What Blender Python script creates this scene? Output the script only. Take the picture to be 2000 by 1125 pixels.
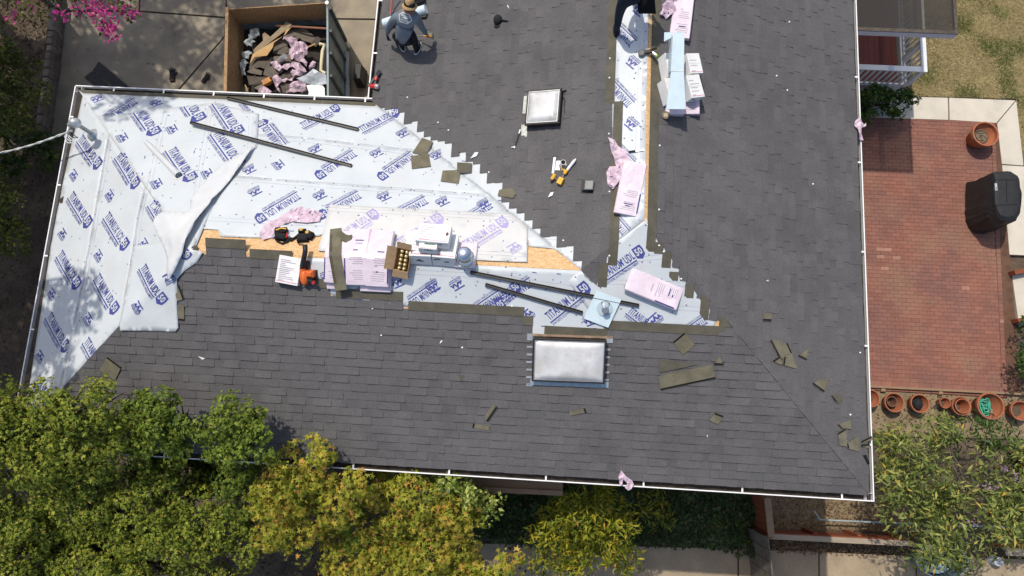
import bpy, bmesh, math, random
import numpy as np
from mathutils import Vector, Matrix, noise
from mathutils.geometry import delaunay_2d_cdt

# ------------------------------------------------------------------ scene, camera, light
for o in list(bpy.data.objects):
    bpy.data.objects.remove(o)
SC = bpy.context.scene
COL = SC.collection
random.seed(7)
rng = np.random.default_rng(7)
Z0 = 5.9                                   # height of the eaves
CAM = Vector((-5.78024, 1.10895, 11.9 + Z0))
ROT = (0.18129, 0.02467, 0.05769)
cd = bpy.data.cameras.new('camera')
cam = bpy.data.objects.new('camera', cd)
COL.objects.link(cam)
cam.location = CAM
cam.rotation_euler = ROT
cd.sensor_width = 36.0
cd.lens = 1333.0 / 2000.0 * 36.0
cd.clip_end = 600.0
cd.clip_start = 0.1
SC.camera = cam
from mathutils import Euler
CR = Euler(ROT).to_matrix()

SUN_EL = math.radians(63)
SUN_DIR = Vector((-0.555, 0.832, 0)).normalized() * math.cos(SUN_EL) + Vector((0, 0, math.sin(SUN_EL)))   # towards the sun
w = bpy.data.worlds.new('World')
SC.world = w
w.use_nodes = True
nt = w.node_tree
bg = nt.nodes['Background']
sky = nt.nodes.new('ShaderNodeTexSky')
sky.sky_type = 'NISHITA'
sky.sun_disc = False
sky.sun_elevation = SUN_EL
sky.sun_rotation = math.atan2(SUN_DIR.x, SUN_DIR.y)
sky.air_density = 1.0
sky.dust_density = 2.5
sky.ozone_density = 1.0
nt.links.new(sky.outputs[0], bg.inputs[0])
bg.inputs[1].default_value = 0.148
sd = bpy.data.lights.new('sun', 'SUN')
sun = bpy.data.objects.new('sun', sd)
COL.objects.link(sun)
sd.energy = 3.35
sd.angle = math.radians(0.7)
sd.color = (1.0, 0.93, 0.82)
sun.rotation_euler = SUN_DIR.to_track_quat('Z', 'Y').to_euler()
sun.location = (-10, 20, 30)
vs = SC.view_settings
vs.view_transform = 'Standard'
vs.look = 'None'
vs.exposure = 0.0
vs.gamma = 1.0
vs.use_curve_mapping = False
SC.cycles.max_bounces = 6
SC.cycles.transparent_max_bounces = 8

# ------------------------------------------------------------------ where a point of the place is
def ray(px, py):
    return CR @ Vector(((px - 1000.0) / 1333.0, (562.5 - py) / 1333.0, -1.0))

def at(px, py, z):
    d = ray(px, py)
    return CAM + d * ((z - CAM.z) / d.z)

class Plane:
    def __init__(s, p, u, v):
        s.p = Vector(p); s.u = Vector(u).normalized(); v = Vector(v)
        s.v = (v - s.u * v.dot(s.u)).normalized(); s.n = s.u.cross(s.v)
    def hit(s, px, py, h=0.0):
        d = ray(px, py)
        k = ((s.p + s.n * h) - CAM).dot(s.n) / d.dot(s.n)
        return CAM + d * k
    def uv(s, px, py, h=0.0):
        q = s.hit(px, py, h) - s.p
        return Vector((q.dot(s.u), q.dot(s.v)))
    def pt(s, u, v, h=0.0):
        return s.p + s.u * u + s.v * v + s.n * h
    def wuv(s, P):
        q = Vector(P) - s.p
        return Vector((q.dot(s.u), q.dot(s.v)))
    def frame(s, a, b=None, h=0.0):
        A = s.hit(a[0], a[1], h)
        if b is None:
            x = s.u
            L = 1.0
        else:
            B = s.hit(b[0], b[1], h)
            L = (B - A).length
            x = (B - A).normalized()
        y = s.n.cross(x)
        m = Matrix((x, y, s.n)).transposed().to_4x4()
        m.translation = A
        return m, L
    def mat(s):
        m = Matrix((s.u, s.v, s.n)).transposed().to_4x4()
        m.translation = s.p
        return m

T = 0.39491
A_, B_, C_, XR = 9.11661, 6.75225, 14.74848, -4.15454
TW = T * (-XR) / (XR + A_)
PS = Plane((-C_, 0, Z0), (1, 0, 0), (0, 1, T))
PE = Plane((0, 0, Z0), (0, 1, 0), (-1, 0, T))
PW = Plane((-A_, 0, Z0), (0, -1, 0), (1, 0, TW))
PN = Plane((0, B_, Z0), (-1, 0, 0), (0, -1, T))
PL = Plane((-C_, 0, Z0), (0, -1, 0), (1, 0, T))
def G(z):
    return Plane((0, 0, z), (1, 0, 0), (0, 1, 0))
def roof_z(x, y):
    a = min(T * y, T * (B_ - y), T * (x + C_), -T * x)
    b = min(T * y, -T * x, TW * (x + A_))
    return Z0 + max(a, b)
XLR = T * (B_ / 2) / TW - A_               # where the wing's ridge meets the main roof
TOPY = 20.0

# ------------------------------------------------------------------ materials
MATS = {}
def mat(name, col, rough=0.8, var=0.12, scale=6.0, col2=None, island=0.0, speck=0.0, sscale=140.0, bump=0.0, bscale=40.0,
        metal=0.0, spec=0.3, stretch=None, trans=0.0, coords='Object', ramp=None, transl=0.0, objrand=0.0, dirt=None, dscale=1.2, coat=0.0):
    if name in MATS:
        return MATS[name]
    m = bpy.data.materials.new(name)
    MATS[name] = m
    m.use_nodes = True
    n = m.node_tree.nodes
    l = m.node_tree.links
    b = n['Principled BSDF']
    tc = n.new('ShaderNodeTexCoord')
    if coords == 'World':
        gp = n.new('ShaderNodeNewGeometry')
        vec = gp.outputs['Position']
    else:
        vec = tc.outputs[coords]
    if stretch:
        mp = n.new('ShaderNodeMapping')
        mp.inputs['Scale'].default_value = stretch
        l.new(vec, mp.inputs['Vector'])
        svec = mp.outputs['Vector']
    else:
        svec = vec
    def nz(sc, det=4.0, v=None, ro=0.55):
        t = n.new('ShaderNodeTexNoise')
        t.inputs['Scale'].default_value = sc
        t.inputs['Detail'].default_value = det
        t.inputs['Roughness'].default_value = ro
        l.new(v or svec, t.inputs['Vector'])
        return t.outputs['Fac']
    def mixc(f, a, c2, mode='MIX'):
        x = n.new('ShaderNodeMix')
        x.data_type = 'RGBA'
        x.blend_type = mode
        if hasattr(f, 'type'):
            l.new(f, x.inputs[0])
        else:
            x.inputs[0].default_value = f
        for i, q in ((6, a), (7, c2)):
            if hasattr(q, 'type'):
                l.new(q, x.inputs[i])
            else:
                x.inputs[i].default_value = (*q, 1.0)
        return x.outputs[2]
    def mrange(f, a, b2, c, d):
        x = n.new('ShaderNodeMapRange')
        l.new(f, x.inputs[0])
        for i, q in enumerate((a, b2, c, d)):
            x.inputs[i + 1].default_value = q
        return x.outputs[0]
    def scalec(c, f):
        x = n.new('ShaderNodeVectorMath')
        x.operation = 'SCALE'
        l.new(c, x.inputs[0])
        l.new(f, x.inputs['Scale'])
        return x.outputs[0]
    if ramp:
        gi = n.new('ShaderNodeNewGeometry')
        r = n.new('ShaderNodeValToRGB')
        els = r.color_ramp.elements
        while len(els) < len(ramp):
            els.new(0.5)
        for e, (p, c) in zip(els, ramp):
            e.position = p
            e.color = (*c, 1)
        fac = gi.outputs['Random Per Island']
        l.new(fac, r.inputs[0])
        c = r.outputs[0]
        c = mixc(mrange(nz(scale), 0.3, 0.7, 0, 1), c, scalec(c, mrange(nz(scale), 0.3, 0.7, 1 - var, 1 + var)))
    else:
        c2 = col2 or tuple(max(0.0, q * (1 - var)) for q in col)
        c1 = col if col2 else tuple(min(1.0, q * (1 + var)) for q in col)
        c = mixc(mrange(nz(scale), 0.35, 0.65, 0, 1), c1, c2)
    if island:
        gi = n.new('ShaderNodeNewGeometry')
        c = scalec(c, mrange(gi.outputs['Random Per Island'], 0, 1, 1 - island, 1 + island))
    if objrand:
        oi = n.new('ShaderNodeObjectInfo')
        c = scalec(c, mrange(oi.outputs['Random'], 0, 1, 1 - objrand, 1 + objrand))
    if dirt:
        c = mixc(mrange(nz(dscale, 6), 0.5, 0.72, 0, 0.75), c, dirt)
    if speck:
        c = scalec(c, mrange(nz(sscale, 2, vec, 0.8), 0.3, 0.7, 1 - speck, 1 + speck))
    l.new(c, b.inputs['Base Color'])
    b.inputs['Roughness'].default_value = rough
    b.inputs['Metallic'].default_value = metal
    b.inputs['Specular IOR Level'].default_value = spec
    b.inputs['Coat Weight'].default_value = coat
    if trans:
        b.inputs['Transmission Weight'].default_value = trans
    if bump:
        bp = n.new('ShaderNodeBump')
        bp.inputs['Strength'].default_value = bump
        bp.inputs['Distance'].default_value = 0.02
        l.new(nz(bscale, 5), bp.inputs['Height'])
        l.new(bp.outputs[0], b.inputs['Normal'])
    if transl:
        tr = n.new('ShaderNodeBsdfTranslucent')
        l.new(c, tr.inputs[0])
        mx = n.new('ShaderNodeMixShader')
        mx.inputs[0].default_value = transl
        l.new(b.outputs[0], mx.inputs[1])
        l.new(tr.outputs[0], mx.inputs[2])
        l.new(mx.outputs[0], n['Material Output'].inputs[0])
    return m

# ------------------------------------------------------------------ mesh building
class MB:
    def __init__(s):
        s.v = []; s.f = []; s.m = []
    def add(s, vs, fs, m=0, M=None):
        k = len(s.v)
        s.v += [(M @ Vector(p)) if M is not None else Vector(p) for p in vs]
        s.f += [tuple(i + k for i in f) for f in fs]
        s.m += [m] * len(fs)
        return s
    def box(s, x0, y0, z0, x1, y1, z1, m=0, M=None, taper=0.0):
        t = taper
        V = [(x0, y0, z0), (x1, y0, z0), (x1, y1, z0), (x0, y1, z0), (x0 + t, y0 + t, z1), (x1 - t, y0 + t, z1), (x1 - t, y1 - t, z1), (x0 + t, y1 - t, z1)]
        return s.add(V, [(3, 2, 1, 0), (4, 5, 6, 7), (0, 1, 5, 4), (1, 2, 6, 5), (2, 3, 7, 6), (3, 0, 4, 7)], m, M)
    def bbox(s, x0, y0, z0, x1, y1, z1, r=0.01, m=0, M=None):          # box with its top edges chamfered
        V = []
        for (z, i) in ((z0, 0), (z1 - r, 0), (z1, r)):
            V += [(x0 + i, y0 + i, z), (x1 - i, y0 + i, z), (x1 - i, y1 - i, z), (x0 + i, y1 - i, z)]
        F = [(3, 2, 1, 0), (8, 9, 10, 11)]
        for k in (0, 4):
            for i in range(4):
                j = (i + 1) % 4
                F.append((k + i, k + j, k + 4 + j, k + 4 + i))
        return s.add(V, F, m, M)
    def prism(s, poly, z0, z1, m=0, M=None):
        n = len(poly)
        a = sum(poly[i][0] * poly[(i + 1) % n][1] - poly[(i + 1) % n][0] * poly[i][1] for i in range(n))
        P = list(poly) if a > 0 else list(reversed(poly))
        V = [(p[0], p[1], z0) for p in P] + [(p[0], p[1], z1) for p in P]
        F = [tuple(range(n - 1, -1, -1)), tuple(range(n, 2 * n))] + [(i, (i + 1) % n, n + (i + 1) % n, n + i) for i in range(n)]
        return s.add(V, F, m, M)
    def tube(s, pts, r, n=8, m=0, M=None, caps=True):
        pts = [Vector(p) for p in pts]
        rs = r if isinstance(r, (list, tuple)) else [r] * len(pts)
        V = []; up = None
        for i, p in enumerate(pts):
            d = (pts[min(i + 1, len(pts) - 1)] - pts[max(i - 1, 0)])
            if d.length < 1e-9: d = Vector((0, 0, 1))
            d.normalize()
            if up is None:
                up = Vector((0, 0, 1)) if abs(d.z) < 0.9 else Vector((1, 0, 0))
            x = up.cross(d)
            if x.length < 1e-6:
                x = Vector((1, 0, 0)).cross(d)
            x.normalize()
            y = d.cross(x)
            up = y
            for k in range(n):
                a = 2 * math.pi * k / n
                V.append(p + (x * math.cos(a) + y * math.sin(a)) * rs[i])
        F = []
        for i in range(len(pts) - 1):
            for k in range(n):
                q = (k + 1) % n
                F.append((i * n + k, i * n + q, (i + 1) * n + q, (i + 1) * n + k))
        if caps:
            F.append(tuple(range(n - 1, -1, -1)))
            F.append(tuple(range((len(pts) - 1) * n, len(pts) * n)))
        return s.add(V, F, m, M)
    def lathe(s, prof, n=20, m=0, M=None, sx=1.0, sy=1.0, top=True):
        V = []; F = []
        for (r, z) in prof:
            for k in range(n):
                a = 2 * math.pi * k / n
                V.append((r * math.cos(a) * sx, r * math.sin(a) * sy, z))
        for i in range(len(prof) - 1):
            for k in range(n):
                q = (k + 1) % n
                F.append((i * n + k, i * n + q, (i + 1) * n + q, (i + 1) * n + k))
        F.append(tuple(range(n - 1, -1, -1)))
        if top:
            F.append(tuple(range((len(prof) - 1) * n, len(prof) * n)))
        return s.add(V, F, m, M)
    def grid(s, fn, nu, nv, m=0, M=None):
        V = [fn(i / nu, j / nv) for j in range(nv + 1) for i in range(nu + 1)]
        F = [(j * (nu + 1) + i, j * (nu + 1) + i + 1, (j + 1) * (nu + 1) + i + 1, (j + 1) * (nu + 1) + i) for j in range(nv) for i in range(nu)]
        return s.add(V, F, m, M)
    def build(s, name, mats, parent=None, mw=None, smooth=False, kind=None):
        me = bpy.data.meshes.new(name)
        me.from_pydata([tuple(p) for p in s.v], [], s.f)
        for q in (mats if isinstance(mats, (list, tuple)) else [mats]):
            me.materials.append(q)
        me.polygons.foreach_set('material_index', s.m)
        if smooth:
            me.polygons.foreach_set('use_smooth', [True] * len(s.f))
        me.update()
        o = bpy.data.objects.new(name, me)
        COL.objects.link(o)
        if parent is not None:
            o.parent = parent
        if mw is not None:
            o.matrix_local = mw
        if kind:
            o['kind'] = kind
        return o

def tag(o, label=None, cat=None, group=None, kind=None):
    if label: o['label'] = label
    if cat: o['category'] = cat
    if group: o['group'] = group
    if kind: o['kind'] = kind
    return o
def thing(name, label, cat, mw=None, group=None):
    o = bpy.data.objects.new(name, None)
    COL.objects.link(o)
    o.empty_display_size = 0.1
    if mw is not None:
        o.matrix_world = mw
    return tag(o, label, cat, group)
def sub(name, parent, mw=None):
    o = bpy.data.objects.new(name, None)
    COL.objects.link(o)
    o.empty_display_size = 0.1
    o.parent = parent
    if mw is not None:
        o.matrix_local = mw
    return o
def copy_tree(o, parent=None):
    c = o.copy()
    COL.objects.link(c)
    if parent is not None:
        c.parent = parent
    for ch in [x for x in bpy.data.objects if x.parent is o]:
        copy_tree(ch, c)
    return c
def inpoly(x, y, P):
    c = False
    n = len(P)
    j = n - 1
    for i in range(n):
        xi, yi = P[i][0], P[i][1]
        xj, yj = P[j][0], P[j][1]
        if (yi > y) != (yj > y) and x < (xj - xi) * (y - yi) / (yj - yi) + xi:
            c = not c
        j = i
    return c
def clip(P, a, b):                          # keep the part of polygon P on the left of a->b
    out = []
    def side(p): return (b[0] - a[0]) * (p[1] - a[1]) - (b[1] - a[1]) * (p[0] - a[0])
    for i in range(len(P)):
        p, q = P[i], P[(i + 1) % len(P)]
        sp, sq = side(p), side(q)
        if sp >= 0: out.append(p)
        if (sp > 0 and sq < 0) or (sp < 0 and sq > 0):
            k = sp / (sp - sq)
            out.append((p[0] + (q[0] - p[0]) * k, p[1] + (q[1] - p[1]) * k))
    return out
def clipc(P, C):
    for i in range(len(C)):
        if len(P) < 3: return []
        P = clip(P, C[i], C[(i + 1) % len(C)])
    return P
def ccw(P):
    a = sum(P[i][0] * P[(i + 1) % len(P)][1] - P[(i + 1) % len(P)][0] * P[i][1] for i in range(len(P)))
    return list(P) if a > 0 else list(reversed(P))
def sheet(poly, hfun, step=0.08, jit=0.3, seed=1, skirt=0.003):         # a thin sheet over a polygon: (verts, faces) with height hfun(x, y)
    r = random.Random(seed)
    P = ccw([(p[0], p[1]) for p in poly])
    Q = []
    for i in range(len(P)):                 # denser outline
        a, b = P[i], P[(i + 1) % len(P)]
        n = max(1, int(math.hypot(b[0] - a[0], b[1] - a[1]) / (step * 1.2)))
        Q += [(a[0] + (b[0] - a[0]) * k / n, a[1] + (b[1] - a[1]) * k / n) for k in range(n)]
    nb = len(Q)
    x0 = min(p[0] for p in P); x1 = max(p[0] for p in P); y0 = min(p[1] for p in P); y1 = max(p[1] for p in P)
    pts = list(Q)
    nx = int((x1 - x0) / step) + 1; ny = int((y1 - y0) / step) + 1
    for i in range(nx):
        for j in range(ny):
            x = x0 + (i + 0.5 + jit * (r.random() - 0.5)) * step; y = y0 + (j + 0.5 + jit * (r.random() - 0.5)) * step
            if inpoly(x, y, P) and min((x - q[0]) ** 2 + (y - q[1]) ** 2 for q in Q) > (step * 0.45) ** 2:
                pts.append((x, y))
    res = delaunay_2d_cdt([Vector(p) for p in pts], [(i, (i + 1) % nb) for i in range(nb)], [], 1, 1e-6)
    V = [(p.x, p.y, hfun(p.x, p.y)) for p in res[0]]
    F = [tuple(f) for f in res[2]]
    F2 = []
    for f in F:
        a, b, c = (V[i] for i in f[:3])
        F2.append(f if (b[0] - a[0]) * (c[1] - a[1]) - (b[1] - a[1]) * (c[0] - a[0]) > 0 else tuple(reversed(f)))
    k = len(V)
    if skirt:
        ed = {}
        for f in F2:
            for i in range(len(f)):
                e = (f[i], f[(i + 1) % len(f)])
                ed[e] = 1
        V2 = list(V); mp = {}
        for (a, b) in list(ed):
            if (b, a) not in ed:
                for q in (a, b):
                    if q not in mp:
                        mp[q] = len(V2)
                        V2.append((V[q][0], V[q][1], V[q][2] - skirt))
                F2.append((b, a, mp[a], mp[b]))
        V = V2
    return V, F2
def fbm(x, y, z=0.0, s=1.0, oct=3):
    return noise.fractal(Vector((x * s, y * s, z)), 1.0, 2.0, oct)

# plain text turned into flat triangles, once per string
_TXT = {}
def text_mesh(s, bold=0.02, res=2):
    if (s, bold) in _TXT: return _TXT[(s, bold)]
    c = bpy.data.curves.new('t', 'FONT')
    c.body = s
    c.resolution_u = res
    c.offset = bold
    c.space_character = 1.08
    o = bpy.data.objects.new('t', c)
    COL.objects.link(o)
    dg = bpy.context.evaluated_depsgraph_get()
    me = bpy.data.meshes.new_from_object(o.evaluated_get(dg))
    V = np.array([v.co[:2] for v in me.vertices]) if len(me.vertices) else np.zeros((0, 2))
    me.calc_loop_triangles()
    F = []
    for t in me.loop_triangles:
        F.append(tuple(t.vertices))
    bpy.data.objects.remove(o)
    bpy.data.curves.remove(c)
    bpy.data.meshes.remove(me)
    V = V - V.min(0)
    _TXT[(s, bold)] = (V / V.max(0), F)      # normalised to the unit box
    return _TXT[(s, bold)]
# ------------------------------------------------------------------ materials of the house
m_shin = mat('shingle_granules', (0.117, 0.112, 0.113), 0.95, scale=2.2, col2=(0.095, 0.092, 0.094), island=0.085, objrand=0.02, dirt=(0.119, 0.116, 0.115), dscale=.55, speck=0.34, sscale=75, coords='World', bump=0.25, bscale=130, spec=0.12)
m_head = mat('shingle_headlap', (0.105, 0.097, 0.074), 0.95, var=0.12, island=0.08, speck=0.2, sscale=80, coords='World', spec=0.1)
m_dark = mat('shingle_tar', (0.012, 0.012, 0.013), 0.9, spec=0.15)
m_olive = mat('shingle_back', (0.15, 0.137, 0.095), 0.95, var=0.15, island=0.1, speck=0.15, sscale=70, coords='World', spec=0.1)
m_osb = mat('sheathing_osb', (0.70, 0.48, 0.26), 0.8, scale=14, col2=(0.56, 0.33, 0.15), speck=0.22, sscale=45, coords='World', stretch=(1.0, 3.0, 1.0), bump=0.3, bscale=40)
m_und = mat('underlayment_film', (0.565, 0.60, 0.615), 0.42, scale=2.0, col2=(0.515, 0.555, 0.575), coords='World', bump=0.34, bscale=6, spec=0.35, dirt=(0.53, 0.54, 0.54), dscale=2.2)
m_undf = mat('underlayment_faded', (0.62, 0.62, 0.605), 0.6, scale=3.0, col2=(0.56, 0.56, 0.55), coords='World', bump=0.22, bscale=9, spec=0.25)
m_back = mat('underlayment_back', (0.60, 0.615, 0.62), 0.5, scale=3.0, col2=(0.55, 0.565, 0.58), coords='World', bump=0.25, bscale=8)
m_ink = mat('ink_navy', (0.06, 0.07, 0.26), 0.5, var=0.15, coords='World')
m_inkf = mat('ink_faded', (0.36, 0.32, 0.56), 0.6, var=0.15, coords='World')
m_inkl = mat('ink_line', (0.42, 0.42, 0.52), 0.6, var=0.1)
m_nail = mat('cap_nail_plastic', (0.20, 0.21, 0.33), 0.5, island=0.4)
m_wht = mat('white_paint', (0.80, 0.80, 0.79), 0.45, var=0.05, coords='World')
m_gut = mat('gutter_grime_shade', (0.06, 0.05, 0.038), 0.9, scale=9, col2=(0.025, 0.022, 0.019), speck=0.3, sscale=60, coords='World')  # leaf grime, its brown also darkened for tree shade over the gutter
m_wall = mat('house_stucco', (0.45, 0.42, 0.37), 0.9, var=0.08, bump=0.3, bscale=60, coords='World')
m_steel = mat('flashing_steel', (0.55, 0.57, 0.58), 0.4, var=0.12, scale=7, metal=0.6, coords='Object')
m_bronze = mat('skylight_frame', (0.03, 0.026, 0.023), 0.45, var=0.3, scale=20)
m_dome = mat('skylight_dome', (0.66, 0.66, 0.65), 0.34, scale=3.2, col2=(0.52, 0.52, 0.51), spec=0.5, speck=0.06, sscale=25, dirt=(0.42, 0.41, 0.38), dscale=4.0, coat=0.3)
m_black = mat('black_plastic', (0.018, 0.018, 0.02), 0.5, var=0.2)

# ------------------------------------------------------------------ the house: walls and sheathed roof
house = thing('house', 'large grey shingled hip roof house being reroofed, half covered in printed white underlayment', 'house', Matrix.Translation((0, 0, 0)))
ins = 0.6
b = MB()
ring = [(-C_ + ins, ins), (-ins, ins), (-ins, TOPY), (-A_ + ins, TOPY), (-A_ + ins, B_ - ins), (-C_ + ins, B_ - ins)]
b.prism(ring, 0.0, Z0 - 0.06)
b.build('wall', m_wall, house)
b = MB()
b.prism([(-C_ + 0.14, 0.14), (-0.14, 0.14), (-0.14, TOPY), (-A_ + 0.14, TOPY), (-A_ + 0.14, B_ - 0.14), (-C_ + 0.14, B_ - 0.14)], Z0 - 0.055, Z0 - 0.035)
b.build('soffit', m_wht, house)

def w3(x, y, pl):
    if pl is PW: return (x, y, Z0 + TW * (x + A_))
    if pl in (PS,): return (x, y, Z0 + T * y)
    if pl is PE: return (x, y, Z0 - T * x)
    if pl is PN: return (x, y, Z0 + T * (B_ - y))
    return (x, y, Z0 + T * (x + C_))
FOOT = {
    'S': (PS, [(-C_, 0), (0, 0), (XR, -XR), (XLR, B_ / 2), (-C_ + B_ / 2, B_ / 2)]),
    'E': (PE, [(0, 0), (0, TOPY), (XR, TOPY), (XR, -XR)]),
    'W': (PW, [(-A_, TOPY), (-A_, B_), (XLR, B_ / 2), (XR, -XR), (XR, TOPY)]),
    'N': (PN, [(-C_, B_), (-C_ + B_ / 2, B_ / 2), (XLR, B_ / 2), (-A_, B_)]),
    'L': (PL, [(-C_, 0), (-C_ + B_ / 2, B_ / 2), (-C_, B_)]),
}
EDGE = 0.115
UVP = {}
b = MB()
for k, (pl, P) in FOOT.items():
    q = ccw([tuple(pl.wuv(w3(x, y, pl))) for x, y in P])
    UVP[k] = q
    q2 = clip(q, (-100, EDGE), (100, EDGE))
    b.prism(q2, -0.02, 0.0, 0, pl.mat())
roof = b.build('roof', m_osb, house)
roof['label'] = 'hip roof of bare board, shingle and underlayment'

# ------------------------------------------------------------------ shingles
EXP = 0.143
REG = {
    'S': [(-60, 860), (90, 752), (205, 640), (300, 630), (318, 560), (370, 490), (482, 493), (482, 505), (545, 507), (600, 529), (620, 544), (635, 562), (650, 574), (680, 588), (1015, 613), (1017, 628), (1034, 628), (1040, 655), (1040, 662), (1187, 662), (1187, 640), (1390, 647), (1440, 647), (1810, 1010), (-60, 1010)],
    'W': [(700, -200), (700, 212), (732, 213), (786, 214), (790, 232), (812, 234), (845, 270), (868, 276), (890, 300), (910, 306), (945, 345), (975, 362), (990, 400), (1030, 432), (1035, 440), (1082, 474), (1108, 487), (1125, 512), (1138, 540), (1158, 556), (1176, 550), (1176, 508), (1191, 500), (1191, -200)],
    'E': [(1284, -200), (1284, 468), (1292, 484), (1312, 508), (1330, 535), (1348, 560), (1368, 585), (1388, 604), (1384, 626), (1384, 645), (1670, 1020), (1760, 1020), (1760, -200)],
}
ALLT = []            # every shingle: list of (verts, faces, mats, centre)
SKIP = {'S': [PS.uv(*p) for p in ((1030, 655), (1192, 655), (1192, 745), (1028, 740))]}
def make_shingles(key):
    pl = FOOT[key][0]
    R = [tuple(pl.uv(*p)) for p in REG[key]]
    C = UVP[key]
    if key == 'S':
        C = ccw([C[0], C[1]] + [tuple(PS.wuv(w3(XR, -XR, PS))), tuple(PS.wuv(w3(-C_ + B_ / 2, B_ / 2, PS)))])
        C = ccw([tuple(PS.wuv(w3(x, y, PS))) for x, y in ((-C_, 0), (0, 0), (-4.4, 4.4), (-C_ + 4.4, 4.4))])
    C = clip(C, (-100, EDGE), (100, EDGE))
    CX = C
    if key == 'E':
        ny = lambda x, y: tuple(PE.wuv((x, y, Z0 - T * x)))
        CX = clip(ccw([ny(0, 0), ny(0, TOPY), ny(XR, TOPY), ny(XR - .18, -XR - .18), ny(-.18, -.18)]), (-100, EDGE), (100, EDGE))
    if key == 'W':
        nw = lambda x, y: tuple(PW.wuv((x, y, Z0 + TW * (x + A_))))
        CX = ccw([nw(-A_, TOPY), nw(-A_, B_), nw(XLR + .55, B_ / 2 - .46), nw(XR, -XR - .42), nw(XR, TOPY)])
        CX = clip(CX, (-100, EDGE), (100, EDGE))
    YH = PE.uv(1445, 662)[0] if key == 'E' else 1e9
    XH = PW.uv(1110, 540)[1]
    HA, HB = (0, 0), (1, 1)
    if key in 'EW':
        HA = tuple(pl.wuv(w3(XR, -XR, pl))); HB = tuple(pl.wuv(w3(0, 0, pl))) if key == 'E' else tuple(pl.wuv(w3(XLR, B_ / 2, pl)))
        cc_ = (sum(p[0] for p in C) / len(C), sum(p[1] for p in C) / len(C))
        if (HB[0] - HA[0]) * (cc_[1] - HA[1]) - (HB[1] - HA[1]) * (cc_[0] - HA[0]) < 0: HA, HB = HB, HA
    def over(u, v): return (key == 'E' and u > YH) or (key == 'W' and v > XH)
    def drape(V):
        if key == 'S': return V
        return [p + Vector((0, 0, min(0.0, roof_z(p.x, p.y) - w3(p.x, p.y, pl)[2]))) for p in V]
    M = pl.mat()
    r = random.Random(sum(map(ord, key)))
    u0 = min(p[0] for p in C); u1 = max(p[0] for p in C); vmax = max(p[1] for p in C)
    n = int(vmax / EXP) + 1
    for row in range(n):
        v0 = EDGE + row * EXP
        u = u0 - r.random() * 1.0
        thick = r.random() < 0.5
        while u < u1:
            end = u + 1.0
            V = []; F = []; MI = []
            while u < end - 0.02:
                wd = r.choice((0.13, 0.17, 0.2, 0.24, 0.3, 0.36))
                if end - u - wd < 0.1: wd = end - u
                cu = u + wd / 2
                if inpoly(cu, v0 + EXP * 0.5, R):
                    ex = not inpoly(cu, v0 + EXP * 1.5, R)
                    hb = (0.0195 if thick else 0.009) + r.uniform(-0.001, 0.0015)
                    top = v0 + EXP + 0.02
                    g = 0.0004
                    rect = [(u + g, v0), (u + wd - g, v0), (u + wd - g, top), (u + g, top)]
                    zf = lambda v: hb * (1 - (v - v0) / (EXP + 0.021)) + 0.0045
                    hlr = [(u, v0 + EXP - 0.002), (u + wd, v0 + EXP - 0.002), (u + wd, v0 + EXP + 0.15), (u, v0 + EXP + 0.15)]
                    jobs = [(clipc(rect, C), 0)] + ([(clipc(hlr, C), 1)] if ex else [])
                    if over(u, v0):                  # what hangs over the hip lies bent on the next slope
                        jobs += [(clip(clipc(rect, CX), HB, HA), 0)] + ([(clip(clipc(hlr, CX), HB, HA), 1)] if ex else [])
                    for pc, mi in jobs:
                        if len(pc) < 3: continue
                        k = len(V); m_ = len(pc)
                        V += [M @ Vector((p[0], p[1], zf(p[1]) if mi == 0 else 0.0175)) for p in pc]
                        F.append(tuple(range(k, k + m_))); MI.append(mi)
                        V += [M @ Vector((p[0], p[1], -0.001)) for p in pc]
                        for i in range(m_):
                            F.append((k + (i + 1) % m_, k + i, k + m_ + i, k + m_ + (i + 1) % m_)); MI.append(mi)
                u += wd
                thick = (not thick) if r.random() < 0.8 else thick
            if F:
                V = drape(V)
                c = sum(V, Vector()) / len(V)
                ALLT.append((V, F, MI, c))
            u = end
for k in ('S', 'W', 'E'):
    make_shingles(k)
def inframe(P):
    q = CR.inverted() @ (P - CAM)
    x = 1000 + 1333 * q.x / -q.z; y = 562.5 - 1333 * q.y / -q.z
    return 0 < x < 2000 and 0 < y < 1125
ALLT.sort(key=lambda s: ((s[3] - CAM).length if inframe(s[3]) and len(s[1]) > 8 else 99.0))
rest = MB()
for i, (V, F, MI, c) in enumerate(ALLT):
    if i < 300:
        me = bpy.data.meshes.new('shingle')
        me.from_pydata([tuple(p - c) for p in V], [], F)
        me.materials.append(m_shin); me.materials.append(m_head)
        me.polygons.foreach_set('material_index', MI)
        o = bpy.data.objects.new('shingle', me)
        COL.objects.link(o)
        o.parent = roof
        o.location = c
    else:
        k = len(rest.v)
        rest.v += V
        rest.f += [tuple(j + k for j in f) for f in F]
        rest.m += MI
rest.build('shingle_courses', [m_shin, m_head], roof, kind='stuff')

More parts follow.
